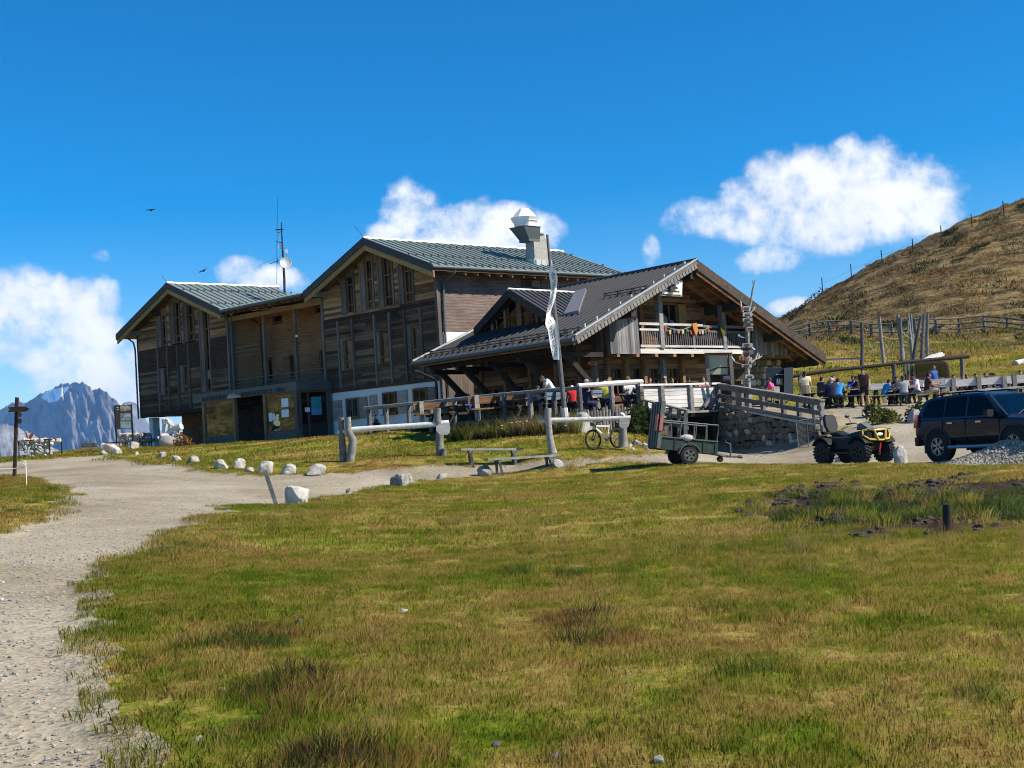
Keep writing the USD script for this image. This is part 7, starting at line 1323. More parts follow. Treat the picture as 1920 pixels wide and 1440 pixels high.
# mountain bike leaning by the log barrier
bf_ = foot(1111, 842, 43.6); br_ = foot(1161, 838, 44.3); bh = (bf_ - br_) * V(1, 1, 0); WBs = np.linalg.norm(bh); bh /= WBs; bp = (bf_ + br_) / 2
bk = local('mountain_bike', 'white and black mountain bike parked in front of the log barrier', 'bicycle', bp, bh); W2 = .56; r_ = .355
for x in (-W2, W2):
    w_ = part('wheel', M['rubber'], bk, lambda b: b.torus(V(x, 0, r_), r_ - .02, .03, (0, 1, 0), 36, 8), smooth=True); part('rim', M['plastic_black'], w_, lambda b: (b.torus(V(x, 0, r_), r_ - .055, .014, (0, 1, 0), 32, 6), b.tube([V(x, -.05, r_), V(x, .05, r_)], .03, 10), [b.tube([V(x, .02, r_), V(x + (r_ - .06) * math.cos(t), 0, r_ + (r_ - .06) * math.sin(t))], .0025, 3) for t in np.arange(0, 6.28, .3)])); part('disc', M['alloy'], w_, lambda b: b.tube([V(x, -.035, r_), V(x, -.032, r_)], .08, 18))
part('fork', M['plastic_black'], bk, lambda b: (b.tube([V(W2, -.06, r_), V(W2 - .12, -.06, .68)], .018, 8), b.tube([V(W2, .06, r_), V(W2 - .12, .06, .68)], .018, 8), b.beam(V(W2 - .12, -.075, .68), V(W2 - .12, .075, .68), .04, .04), b.tube([V(W2 - .12, 0, .68), V(W2 - .16, 0, .86)], .022, 8)))
part('frame', M['bike_white'], bk, lambda b: (b.tube([V(W2 - .15, 0, .83), V(-.18, 0, .80)], .022, 8), b.tube([V(W2 - .14, 0, .76), V(-.10, 0, .36)], .036, 8), b.tube([V(-.10, 0, .36), V(-.22, 0, .86)], .02, 8)), smooth=40); part('rear_stay', M['plastic_black'], bk, lambda b: [b.tube([V(-W2, s, r_), V(-.10, s * .5, .36)], .012, 6) or b.tube([V(-W2, s, r_), V(-.19, s * .4, .74)], .011, 6) for s in (-.06, .06)])
part('seat_post', M['plastic_black'], bk, lambda b: b.tube([V(-.21, 0, .82), V(-.25, 0, 1.0)], .015, 8)); part('saddle', M['seat_black'], bk, lambda b: loft(b, [[V(x, y * w, z) for y, z in ((-1, .99), (-.6, 1.03), (.6, 1.03), (1, .99))] for x, w in ((-.40, .07), (-.30, .07), (-.18, .025), (-.10, .018))]))
part('handlebar', M['plastic_black'], bk, lambda b: b.tube([V(W2 - .22, -.36, .98), V(W2 - .14, -.1, .95), V(W2 - .14, .1, .95), V(W2 - .22, .36, .98)], .014, 8)); part('stem', M['plastic_black'], bk, lambda b: b.tube([V(W2 - .16, 0, .86), V(W2 - .12, 0, .95)], .02, 8)); part('crank', M['alloy'], bk, lambda b: (b.tube([V(-.10, -.05, .36), V(-.10, -.045, .36)], .09, 18), b.tube([V(-.10, -.07, .36), V(-.02, -.07, .22)], .012, 6), b.tube([V(-.10, .07, .36), V(-.18, .07, .50)], .012, 6))); part('bar_bag', M['trailer_grey'], bk, lambda b: b.box((W2 - .12, -.09, .84), (W2 + .02, .09, .97)))
# wire mesh panels by the foot of the ramp
wm_ = thing('wire_gate', 'folded wire mesh fence panel at the foot of the ramp behind the quad bike', 'wire mesh'); WD = 45.5
part('frame', M['trailer_grey'], wm_, lambda b: [b.tube([at(*p, WD), at(*q_, WD)], .02, 5) for p, q_ in (((1492, 790), (1497, 839)), ((1497, 839), (1516, 838)), ((1516, 838), (1513, 784)), ((1492, 790), (1560, 778)), ((1560, 778), (1563, 806)), ((1527, 782), (1528, 806)))])
part('mesh', M['trailer_grey'], wm_, lambda b: [b.tube([at(1492 + .1 * k, 790 + k, WD), at(1513 + .05 * k, 787 + k, WD)], .008, 3) for k in np.arange(2, 50, 2.2)] + [b.tube([at(1513, 786 + k, WD), at(1560, 779 + k, WD)], .006, 3) for k in np.arange(3, 26, 3.2)], kind='stuff')
# heap of gravel
xs_, ys_ = np.meshgrid(np.linspace(0, 1, 46), np.linspace(0, 1, 24)); hp0, hp1 = foot(1782, 874, 33.2), foot(2080, 880, 31.8); hd = hp1 - hp0
top_ = np.interp(xs_, [0, .12, .26, .38, .5, .7, 1], [0, .22, .52, .80, .95, .8, .1]) * np.sin(np.pi * ys_) ** .8
PX = hp0 + xs_[..., None] * hd + (ys_[..., None] - .35) * V(.12, 2.1, 0); gz_ = ground(PX[..., 0], PX[..., 1]); PX[..., 2] = gz_ - .04 + top_ * (.9 + .35 * (meshkit.fbm(PX * 1.7, 3, 61) - .5)) + .12 * top_ * (meshkit.fbm(PX * 9, 2, 5) - .5)
gp_ = thing('gravel_heap', 'heap of grey gravel in front of the dark blue car', 'gravel heap'); ids = np.arange(24 * 46).reshape(24, 46)
part('mound', M['gravel'], gp_, lambda b: b.add(PX.reshape(-1, 3), np.stack([ids[:-1, :-1], ids[:-1, 1:], ids[1:, 1:], ids[1:, :-1]], -1).reshape(-1, 4)), smooth=True)
st_ = MB(); base_ = trimesh.creation.icosphere(0)
for _ in range(2600):
    i, j = rng.integers(0, 22), rng.integers(0, 44); p = PX[i, j] + (PX[i + 1, j] - PX[i, j]) * rng.random() + (PX[i, j + 1] - PX[i, j]) * rng.random(); st_.add(p + base_.vertices * rng.uniform(.012, .042) * rng.uniform(.6, 1.3, (12, 1)), base_.faces)
st_.build('stones', M['pebble'], gp_, kind='stuff')

# ------------------------------------------------------------------ furniture of the terraces
def picnic(t, top='timber_pale', seat='timber_grey'):
    part('table_top', M[top], t, lambda b: [b.box((-1.05, y - .085, .70), (1.05, y + .085, .745)) for y in (-.27, -.09, .09, .27)])
    for sg in (-1, 1):
        part('bench', M[seat], t, lambda b: b.box((-1.05, sg * .68 - .14, .41), (1.05, sg * .68 + .14, .455)))
        part('trestle', M['beam_dark'], t, lambda b: (b.beam(V(sg * .78, -.62, 0), V(sg * .78, -.22, .70), .07, .1, V(1, 0, 0)), b.beam(V(sg * .78, .62, 0), V(sg * .78, .22, .70), .07, .1, V(1, 0, 0)), b.beam(V(sg * .78, -.8, .37), V(sg * .78, .8, .37), .06, .1)))


def backbench(t, m_='timber_pale'):
    part('seat', M[m_], t, lambda b: b.box((-1.5, -.20, .40), (1.5, .22, .46))); part('backrest', M[m_], t, lambda b: b.box((-1.5, -.27, .66), (1.5, -.21, .98)))
    for x in (-1.15, 0, 1.15): part('post', M['timber_grey'], t, lambda b: b.box((x - .09, -.205, 0), (x + .09, -.08, 1.04)))


def slatbench(t):
    part('slat', M['slat_blue'], t, lambda b: b.box((-.66, -.30, .74), (.66, -.27, .88))); part('slat', M['slat_blue'], t, lambda b: b.box((-.66, -.28, .57), (.66, -.25, .70))); part('slat', M['slat_blue'], t, lambda b: b.box((-.66, -.20, .42), (.66, -.04, .45))); part('slat', M['slat_blue'], t, lambda b: b.box((-.66, 0, .42), (.66, .18, .45)))
    for sg in (-1, 1): part('leg', M['trailer_grey'], t, lambda b: (b.beam(V(sg * .6, -.24, 0), V(sg * .6, -.31, .90), .05, .05), b.beam(V(sg * .6, .15, 0), V(sg * .6, .15, .42), .05, .05)))


plain('slat_blue', (.10, .15, .20), rough=.6, var=.15)
ua = math.atan2(UA[1], UA[0])


def place(px, d, z=None): p = at(px, 720, d); return V(p[0], p[1], G1(p[0], p[1]) if z is None else z)


def many(make, name, cat, group, spots):
    first = None
    for label, p, rz in spots:
        if first is None: first = thing(name, label, cat, p, rz, group); make(first)
        else: copy_of(first, label, p, rz)


PT = dict(A=place(1583, 55.0), B=place(1674, 55.5), C=place(1545, 59), D=place(1790, 57.5), E=place(1855, 57.5), F=place(1925, 58), G=place(1700, 61))
many(picnic, 'picnic_table', 'picnic table', 'picnic tables on the gravel terrace', [('dark picnic table crowded by guests left of the walking woman in dark shorts', PT['A'], -.1), ('picnic table in front of the boy in the blue shirt', PT['B'], -.1), ('picnic table farther back behind the guest in the cream top', PT['C'], .1), ('sunlit long table straight behind the dark car roof', PT['D'], -.02), ('sunlit table behind the dark car with paper boxes on its neighbour', PT['E'], -.02), ('rightmost picnic table at the edge of the picture', PT['F'], -.02), ('far picnic table in front of the old maroon cabin', PT['G'], 0)])
many(backbench, 'log_bench', 'bench', 'log benches with plank backs', [('pale plank-backed bench nearest the dark car roof', place(1838, 55.2, 2.36), math.pi), ('pale plank-backed bench at the right edge of the picture', place(1905, 55.6, 2.40), math.pi), ('pale plank-backed bench behind the boy in blue', place(1655, 60, 2.55), 0.0), ('pale plank-backed bench in front of the old maroon cabin', place(1765, 60.5, 2.6), 0.0)])
for i, (x, y) in enumerate(((1787, 716.5), (1800, 716.5), (1776, 717), (1735, 718))): tag(part('paper_box', M['paper'] if i != 1 else M['ochre_wood'], None, lambda b: b.box((-.15, -.1, 0), (.15, .1, .16), V(*place(x, 57.4)) + V(0, 0, .75))), ['white box on the sunlit table behind the car, left of the brown one', 'brown carton on the sunlit table behind the dark car', 'leftmost white box on the sunlit table behind the car', 'white box on the gravel terrace table beside the man in dark red'][i], 'box')
tp = lambda px, off: rp(px) + UB * off + V(0, 0, DECK)
many(slatbench, 'slat_bench', 'bench', 'blue slatted benches on the terrace', [('blue slatted bench behind the terrace rail left of the white panels', tp(1148, .9), ua), ('dark slatted bench behind the flagpole', tp(1062, .9), ua)])
many(lambda t: backbench(t, 'boards_mid'), 'plank_settle', 'bench', 'wooden settles along the terrace railing', [('wooden settle behind the terrace rail beside the guest in blue fleece', tp(862, 1.0), ua + 2.75), ('wooden settle behind the terrace rail beside the guest in grey hood', tp(968, .9), ua + 2.75)])
many(lambda t: picnic(t, 'timber_weathered', 'boards_mid'), 'terrace_table', 'table', 'tables on the wooden terrace', [('terrace table between the blue fleece guest and the hut wall', tp(905, 2.3), ua + 1.5), ('terrace table between the man bending in white and the hooded guest', tp(1012, 1.5), ua + 1.5), ('terrace table behind the blue slatted bench', tp(1125, 1.9), ua), ('terrace table behind the white parapet', tp(1250, 2.2), ua)])
ch_ = thing('terrace_chair', 'pale wooden chair under the guest in pink beside the drinks cabinet', 'chair', place(1447, 55.6, DECK - .2), ua)
part('seat', M['timber_grey'], ch_, lambda b: b.box((-.22, -.22, .42), (.22, .22, .46))); part('backrest', M['timber_grey'], ch_, lambda b: b.box((-.22, -.25, .55), (.22, -.22, .90))); [part('leg', M['timber_grey'], ch_, lambda b: b.box((x - .02, y - .02, 0), (x + .02, y + .02, .42))) for x in (-.2, .2) for y in (-.2, .2)]
rt = thing('round_table', 'round wooden table in front of the guest in pink', 'table', place(1424, 55.4, DECK - .2)); part('table_top', M['ochre_wood'], rt, lambda b: b.tube([V(0, 0, .72), V(0, 0, .76)], .62, 20)); part('pedestal', M['beam_dark'], rt, lambda b: (b.tube([V(0, 0, .02), V(0, 0, .72)], .06, 10), b.tube([V(0, 0, 0), V(0, 0, .04)], .3, 14)))

# ------------------------------------------------------------------ people
for i, (n_, c) in enumerate(dict(skin=(.42, .23, .15), skin_tan=(.30, .15, .09), hair_dark=(.018, .012, .009), hair_brown=(.07, .04, .02), hair_blond=(.30, .19, .08), hair_grey=(.30, .29, .27), c_white=(.72, .72, .74), c_cream=(.62, .55, .36), c_black=(.012, .012, .014), c_charcoal=(.04, .042, .045), c_grey=(.30, .31, .32), c_blue=(.02, .22, .50), c_royal=(.015, .06, .28), c_navy=(.012, .018, .05), c_pink=(.60, .06, .20), c_coral=(.62, .18, .12), c_maroon=(.055, .02, .018), c_beige=(.30, .24, .17), c_red=(.45, .02, .02), c_yellow=(.45, .42, .08), c_jeans=(.06, .09, .15), shoe=(.05, .045, .04)).items()): plain(n_, c, rough=.75, var=.08, spec=.25)


def pose(kind):
    J = dict(pel=V(0, 0, .95), waist=V(0, .01, 1.10), chest=V(0, .0, 1.30), neck=V(0, .0, 1.48), head=V(0, .03, 1.605))
    for s, n_ in ((-1, 'l'), (1, 'r')):
        J |= {f'sh_{n_}': V(.185 * s, 0, 1.42), f'el_{n_}': V(.24 * s, -.03, 1.13), f'wr_{n_}': V(.25 * s, .07, .89), f'hip_{n_}': V(.09 * s, 0, .93), f'kn_{n_}': V(.10 * s, .02, .50), f'an_{n_}': V(.10 * s, -.02, .085), f'toe_{n_}': V(.12 * s, .15, .035)}
    if kind == 'walk':
        J |= dict(kn_r=V(.10, .18, .51), an_r=V(.10, .16, .09), toe_r=V(.11, .33, .05), kn_l=V(-.09, -.06, .49), an_l=V(-.09, -.28, .13), toe_l=V(-.10, -.14, .035), el_l=V(-.25, .02, 1.13), wr_l=V(-.25, .20, .92), el_r=V(.25, -.10, 1.14), wr_r=V(.26, -.10, .89))
    if kind == 'bend':
        for k in list(J):
            if k.startswith(('sh', 'el', 'wr')) or k in ('waist', 'chest', 'neck', 'head'):
                a = -math.radians(32); q = J[k] - V(0, 0, .97); J[k] = V(q[0], q[1] * math.cos(a) - q[2] * math.sin(a), q[1] * math.sin(a) + q[2] * math.cos(a)) + V(0, 0, .97)
        J['head'] = J['head'] + V(0, .04, -.06); J |= dict(el_l=V(-.26, .34, 1.08), wr_l=V(-.14, .48, .93), el_r=V(.26, .34, 1.08), wr_r=V(.14, .50, .93))
    if kind.startswith('sit'):
        ln = dict(sit=8, sit_lean=26, sit_back=-4, sit_side=8)[kind]; a = -math.radians(ln)
        for k in list(J):
            q = J[k] - V(0, 0, .95)
            if k.startswith(('sh', 'el', 'wr')) or k in ('waist', 'chest', 'neck', 'head'): J[k] = V(q[0], q[1] * math.cos(a) - q[2] * math.sin(a), q[1] * math.sin(a) + q[2] * math.cos(a)) + V(0, 0, .55)
        J['pel'] = V(0, 0, .55)
        for s, n_ in ((-1, 'l'), (1, 'r')):
            f = J[f'sh_{n_}']; J |= {f'hip_{n_}': V(.09 * s, .03, .54), f'kn_{n_}': V(.13 * s, .45, .54), f'an_{n_}': V(.12 * s, .42, .09), f'toe_{n_}': V(.13 * s, .58, .035), f'el_{n_}': f + V(.07 * s, .15, -.25), f'wr_{n_}': f + V(-.02 * s, .36, -.22 if kind != 'sit_back' else -.42)}
    return J


SP = {}


def hull_mesh(bones, seg=10, smooth_len=.045):
    sph = lambda c, r: m3.Manifold.sphere(1.0, seg).scale([r, r, r] if np.isscalar(r) else list(r)).translate(list(map(float, c)))
    ms = [m3.Manifold.batch_hull([sph(c, r) for c, r in b_]) for b_ in bones]; m = m3.Manifold.batch_boolean(ms, m3.OpType.Add)
    q = m.to_mesh(); t = trimesh.Trimesh(q.vert_properties[:, :3], q.tri_verts, process=True)
    if smooth_len: trimesh.smoothing.filter_taubin(t, iterations=4)
    return t


def figure(kind, sleeve, legs):
    key = (kind, sleeve, legs)
    if key in SP: return SP[key]
    J = pose(kind); B = []; up = J['neck'] - J['waist']; up /= np.linalg.norm(up); fwd = V(0, 1, 0) - up * up[1]; fwd /= np.linalg.norm(fwd)
    torso = lambda e: [[(J['pel'] + V(.07 * s, 0, 0), .115 + e) for s in (-1, 1)] + [(J['waist'] + V(.05 * s, 0, 0), .105 + e) for s in (-1, 1)], [(J['waist'] + V(.05 * s, 0, 0), .105 + e) for s in (-1, 1)] + [(J['chest'] + V(.085 * s, 0, 0), .112 + e) for s in (-1, 1)], [(J['chest'] + V(.085 * s, 0, 0), .112 + e) for s in (-1, 1)] + [(J[f'sh_{n_}'], .058 + e) for n_ in 'lr']]
    B += torso(0) + [[(J['neck'] - up * .05, .06), (J['head'] - up * .05, .052)]]
    h = J['head']; B += [[(h + up * .035, (.078, .095, .09)), (h - up * .03 + fwd * .012, (.066, .078, .07)), (h - up * .085 + fwd * .045, .032)], [(h + fwd * .085 + up * .01, .012), (h + fwd * .112 - up * .022, .014), (h + fwd * .085 - up * .03, .018)]]
    for s in (-1, 1): B += [[(h + V(.078 * s, 0, 0) + up * .01, .018), (h + V(.082 * s, 0, 0) - up * .025, .014)]]
    for n_, s in (('l', -1), ('r', 1)):
        B += [[(J[f'sh_{n_}'], .058), (J[f'el_{n_}'], .043)], [(J[f'el_{n_}'], .043), (J[f'wr_{n_}'], .030)], [(J[f'hip_{n_}'], .095), (J[f'kn_{n_}'], .058)], [(J[f'kn_{n_}'], .057), (J[f'kn_{n_}'] * .65 + J[f'an_{n_}'] * .35 - V(0, .015, 0), .058), (J[f'an_{n_}'], .038)], [(J[f'an_{n_}'], .040), (J[f'an_{n_}'] - V(0, .03, .045), .034), (J[f'toe_{n_}'], .032)]]
        w = J[f'wr_{n_}']; d = w - J[f'el_{n_}']; d /= np.linalg.norm(d); ax = np.cross(d, V(0, 1, .2)); ax = ax / (np.linalg.norm(ax) + 1e-9) if np.linalg.norm(ax) > .1 else V(1, 0, 0); cu = np.cross(ax, d)
        B += [[(w, .026), (w + d * .085 + ax * .028, .013), (w + d * .085 - ax * .028, .013)]]
        for k, L in ((-1.5, .062), (-.5, .074), (.5, .070), (1.5, .055)): r0 = w + d * .088 + ax * k * .0185; B += [[(r0, .0092), (r0 + d * L * .5 + cu * .008, .0088)], [(r0 + d * L * .5 + cu * .008, .0088), (r0 + d * L * .85 + cu * .03, .0078)]]
        B += [[(w + d * .03 + ax * .026 * s, .012), (w + d * .075 + ax * .055 * s + cu * .012, .0095)]]
    shirt = torso(.014); 
    for n_ in 'lr':
        q = J[f'sh_{n_}'] + (J[f'el_{n_}'] - J[f'sh_{n_}']) * min(1, sleeve); shirt += [[(J[f'sh_{n_}'], .07), (q, .060)]]
        if sleeve > 1: shirt += [[(J[f'el_{n_}'], .056), (J[f'el_{n_}'] + (J[f'wr_{n_}'] - J[f'el_{n_}']) * .92, .042)]]
    pants = [[(J['pel'] + V(.07 * s, 0, -.02), .128) for s in (-1, 1)] + [(J[f'hip_{n_}'], .108) for n_ in 'lr']]
    for n_ in 'lr':
        q = J[f'hip_{n_}'] + (J[f'kn_{n_}'] - J[f'hip_{n_}']) * min(1, legs); pants += [[(J[f'hip_{n_}'], .108), (q, .073 if legs >= 1 else .085)]]
        if legs > 1: pants += [[(J[f'kn_{n_}'], .072), (J[f'an_{n_}'] + V(0, 0, .02), .056)]]
    shoes = [[[(J[f'an_{n_}'] - V(0, 0, .01), .048), (J[f'an_{n_}'] - V(0, .035, .04), .043), (J[f'toe_{n_}'] + V(0, .015, .008), .042)]] for n_ in 'lr']
    hair = {'short': [[(h + up * .05 - fwd * .012, (.086, .098, .088)), (h - fwd * .035, (.080, .07, .075))]], 'long': [[(h + up * .05 - fwd * .012, (.088, .10, .09)), (h - fwd * .04 - up * .05, (.085, .06, .07)), (h - fwd * .055 - up * .17, (.07, .04, .05))]], 'bun': [[(h + up * .05 - fwd * .012, (.088, .10, .09)), (h - fwd * .04, (.082, .07, .075))], [(h - fwd * .11 + up * .06, .045), (h - fwd * .10 - up * .12, .028)]], 'cap': [[(h + up * .065 - fwd * .005, (.092, .105, .075)), (h + up * .045, (.09, .102, .03))], [(h + up * .045 + fwd * .06, (.07, .02, .012)), (h + up * .035 + fwd * .17, (.05, .02, .008))]], 'under': [[(h + up * .01 - fwd * .03, (.084, .075, .07))]]}
    eyes = [(h + fwd * .088 + V(.03 * s, 0, 0) + up * .012, .010) for s in (-1, 1)]
    eb = MB(); [eb.ball(c, r, 1) for c, r in eyes]; mb = MB(); mb.ball(h + fwd * .082 - up * .068, (.024, .010, .007), 1)
    SP[key] = (hull_mesh(B), hull_mesh(shirt), hull_mesh(pants), [hull_mesh(s_) for s_ in shoes], {k: hull_mesh(v_, 10, 0) for k, v_ in hair.items()}, eb, mb)
    return SP[key]


def person(px, d, z, kind, face, H, shirt, pants, hair, label, style='short', cap=None, sleeve=.6, legs=2, skin='skin', extra=None, head_px=None):
    """face: heading in degrees, 0 = away from the viewer, 90 = to the right, 180 = towards the viewer."""
    p = at(px, 720, d); z = G1(p[0], p[1]) if z is None else z; k = H / 1.72
    t = thing('person', label, 'person', V(p[0], p[1], z), -math.radians(face)); bo, sh, pa_, shoes, hairs, eb, mb = figure(kind, sleeve, legs); sc = np.diag([k, k, k, 1.0])
    tmp = lambda n_, m_, mesh, par: part(n_, M[m_], par, lambda b: b.tm(mesh, sc), smooth=True)
    body = tmp('body', skin, bo, t); tmp('shirt', shirt, sh, body); tmp('shorts' if legs < 1 else 'trousers', pants, pa_, body)
    for s_ in shoes: tmp('shoe', 'shoe', s_, body)
    tmp('hair', hair, hairs['under' if cap else style], body)
    if cap: tmp('cap', cap, hairs['cap'], body)
    for n_, m_, mb_ in (('eyes', 'c_black', eb), ('mouth', 'c_coral', mb)): v_, f_ = mb_.mesh(); part(n_, M[m_], body, lambda b: b.add(v_ * k, f_), kind='stuff' if n_ == 'eyes' else None)
    if extra == 'apron': J = pose(kind); part('apron', M['c_beige'], body, lambda b: loft(b, [[V(x * k, y * k, z_ * k) for x, y in ((-.22, -.02), (-.16, -.165), (0, -.185), (.16, -.165), (.22, -.02))] for z_ in (.70, 1.08)]))
    return t


D_ = DECK
P_ = person
# gravel terrace on the right
P_(1510, 55.0, None, 'stand', 8, 1.68, 'c_cream', 'c_black', 'hair_dark', 'person seen from behind in a cream top, beige apron and black trousers', 'bun', extra='apron')
P_(1448, 55.6, D_ - .2, 'sit', 300, 1.72, 'c_pink', 'c_navy', 'hair_brown', 'person in a bright pink shirt and cap sitting beside the drinks cabinet', cap='c_charcoal')
P_(1620, 54.0, None, 'walk', 205, 1.68, 'c_maroon', 'c_black', 'hair_dark', 'person in dark top and black shorts walking across the gravel', 'bun', sleeve=.55, legs=.75)
a = PT['A']; dA = (a - EYE) @ FW
P_(1547, dA - .3, None, 'sit_lean', 85, 1.76, 'c_black', 'c_charcoal', 'hair_grey', 'person in a black jacket and light grey cap at the crowded table', cap='c_grey', sleeve=2)
P_(1537, dA + .6, None, 'sit', 70, 1.70, 'c_charcoal', 'c_black', 'hair_dark', 'dark-haired person in charcoal at the left end of the crowded table', sleeve=2)
P_(1570, dA - .72, None, 'sit_lean', 20, 1.78, 'c_blue', 'c_charcoal', 'hair_dark', 'person in black cap and bright blue shirt leaning on the crowded table', cap='c_black')
P_(1559, dA - .72, None, 'sit', 10, 1.74, 'c_navy', 'c_black', 'hair_grey', 'person in navy with a pale cap beside the one in bright blue', cap='c_grey', sleeve=2)
P_(1600, dA + .72, None, 'sit', 190, 1.72, 'c_royal', 'c_navy', 'hair_dark', 'person in dark blue on the far side of the crowded table', sleeve=2)
P_(1561, dA + .75, None, 'sit', 175, 1.76, 'c_charcoal', 'c_navy', 'hair_brown', 'person facing the viewer at the back of the crowded table', sleeve=2)
P_(1611, dA + .3, None, 'sit', 265, 1.76, 'c_black', 'c_black', 'hair_dark', 'person in black just behind the walking person', sleeve=2)
b_ = PT['B']; dB = (b_ - EYE) @ FW
P_(1656, dB - .3, None, 'sit_lean', 78, 1.58, 'c_blue', 'c_black', 'hair_dark', 'boy in a sky-blue shirt leaning over the table')
P_(1694, dB - .72, None, 'sit', 10, 1.70, 'c_grey', 'c_jeans', 'hair_brown', 'person in a grey hooded top seen from behind', 'bun', sleeve=2)
P_(1680, dB + .72, None, 'sit', 180, 1.62, 'c_maroon', 'c_black', 'hair_dark', 'dark-haired person facing the boy in sky blue', 'long', sleeve=2)
P_(1708, dB + 1.6, None, 'sit', 250, 1.68, 'c_coral', 'c_navy', 'hair_brown', 'person in a coral shirt behind the grey hooded one')
P_(1719, dB + 1.3, None, 'sit', 265, 1.74, 'c_white', 'c_navy', 'hair_dark', 'person in a white shirt left of the one in dark red')
P_(1737, dB - 1.0, None, 'sit_side', 100, 1.80, 'c_maroon', 'c_beige', 'hair_dark', 'person in a dark red T-shirt sitting sideways with folded arms', legs=.8, skin='skin_tan')
P_(1752, 62.5, None, 'stand', 150, 1.80, 'c_royal', 'c_navy', 'hair_brown', 'standing person in a blue jacket in front of the old maroon cabin', sleeve=2)
dD = (PT['D'] - EYE) @ FW
for px, dd_, sh_, hr_, st_, lab in ((1787, 1.0, 'c_navy', 'hair_dark', 'short', 'person in navy behind the paper boxes'), (1804, 1.0, 'c_maroon', 'hair_brown', 'long', 'long-haired person right of the paper boxes'), (1812, 1.9, 'c_beige', 'hair_brown', 'short', 'person half hidden behind the long-haired one'), (1829, 1.0, 'c_charcoal', 'hair_dark', 'short', 'dark-haired person whose head shows just above the pale bench back'), (1847, 1.0, 'c_maroon', 'hair_brown', 'bun', 'person with plaited hair above the pale bench back'), (1858, 1.2, 'c_cream', 'hair_brown', 'long', 'person bowing beside the one with plaited hair')):
    P_(px, dD + dd_, None, 'sit', 180, 1.68, sh_, 'c_black', hr_, lab, st_, sleeve=2)
P_(1876, dD + .9, None, 'sit_lean', 260, 1.74, 'c_royal', 'c_navy', 'hair_dark', 'person in a bright royal blue jacket bent over the right table', sleeve=2)
P_(1914, dD + 1.0, None, 'sit', 190, 1.74, 'c_maroon', 'c_black', 'hair_brown', 'person in dark red at the right edge of the picture', sleeve=2)
# wooden terrace
dr_ = lambda px, o: float((rp(px) + UB * o - EYE) @ FW)
P_(876, dr_(876, 1.2), D_ - .05, 'sit', 40, 1.70, 'c_royal', 'c_navy', 'hair_brown', 'person in a bright blue fleece sitting at the left terrace rail', sleeve=2)
P_(993, dr_(993, .9), D_ - .02, 'sit_lean', 80, 1.74, 'c_grey', 'c_charcoal', 'hair_brown', 'person in grey hooded top, shorts and patterned headscarf at the rail', cap='c_charcoal', sleeve=2, legs=.75)
P_(1036, dr_(1036, 1.3), D_, 'bend', 262, 1.80, 'c_white', 'c_navy', 'hair_brown', 'standing person in a white T-shirt bending over a terrace table')
P_(1094, dr_(1094, 2.4), D_, 'sit', 80, 1.80, 'c_navy', 'c_navy', 'hair_grey', 'person in navy with a grey cap left of the hut corner', cap='c_grey', sleeve=2)
P_(1146, dr_(1146, 2.6), D_, 'sit', 270, 1.76, 'c_pink', 'c_navy', 'hair_blond', 'blond person in a bright pink shirt on the terrace', 'bun')
P_(1134, dr_(1134, 1.2), D_, 'sit', 10, 1.62, 'c_yellow', 'c_navy', 'hair_brown', 'person in pale yellow with a white cap on the blue bench', cap='c_white')
P_(1072, dr_(1072, 1.1), D_, 'sit', 0, 1.45, 'c_red', 'c_navy', 'hair_blond', 'child in red with a white cap behind the flagpole', cap='c_white')
P_(1098, dr_(1098, .9), D_ - .1, 'sit', 60, 1.45, 'c_navy', 'c_navy', 'hair_dark', 'child in dark blue behind the pale terrace rail')
for px, o, sh_, hr_, cp_, lab in ((1217, 1.5, 'c_black', 'hair_dark', None, 'person in black resting a hand on the head behind the left white panel'), (1245, 2.6, 'c_charcoal', 'hair_dark', None, 'dark person at the inner terrace table, left of the pair'), (1259, 2.6, 'c_navy', 'hair_brown', None, 'person in navy at the inner terrace table, right of the pair'), (1289, 1.7, 'c_black', 'hair_brown', 'c_charcoal', 'person with a dark cap behind the right white panel'), (1317, 1.6, 'c_coral', 'hair_brown', None, 'person in coral at the corner of the white panels'), (1178, 1.3, 'c_white', 'hair_brown', None, 'person in white at the right end of the blue bench')):
    P_(px, dr_(px, o), D_, 'sit', 170, 1.74, sh_, 'c_navy', hr_, lab, cap=cp_, sleeve=2 if sh_ != 'c_white' else .6)

# ------------------------------------------------------------------ vegetation and loose stones
def blades(n, size, h0, h1, w, lean=.5, round_=False):
    u, v = (rng.random(n) - .5) * size, (rng.random(n) - .5) * size
    if round_: r, t = size / 2 * np.sqrt(rng.random(n)), rng.random(n) * 6.283; u, v = r * np.cos(t), r * np.sin(t)
    h = rng.uniform(h0, h1, n); a = rng.random(n) * 6.283; dx, dy = np.cos(a), np.sin(a); ln = h * rng.uniform(.1, 1.0, n) * lean; b = rng.random(n) * 6.283; lx, ly = np.cos(b) * ln, np.sin(b) * ln
    if round_: lx, ly = lx + u * 1.2 * h / (size / 2) * .5, ly + v * 1.2 * h / (size / 2) * .5
    w = w * rng.uniform(.6, 1.3, n); P0 = np.stack([u - dx * w / 2, v - dy * w / 2, -.02 + 0 * h], 1); P1 = np.stack([u + dx * w / 2, v + dy * w / 2, -.02 + 0 * h], 1)
    P2 = np.stack([u + lx * .4 - dx * w * .35, v + ly * .4 - dy * w * .35, h * .6], 1); P3 = np.stack([u + lx * .4 + dx * w * .35, v + ly * .4 + dy * w * .35, h * .6], 1); P4 = np.stack([u + lx, v + ly, h], 1)
    V5 = np.stack([P0, P1, P2, P3, P4], 1).reshape(-1, 3); k = np.arange(n)[:, None] * 5; F = np.concatenate([k + [0, 1, 3], k + [0, 3, 2], k + [2, 3, 4]], 0); return V5, F


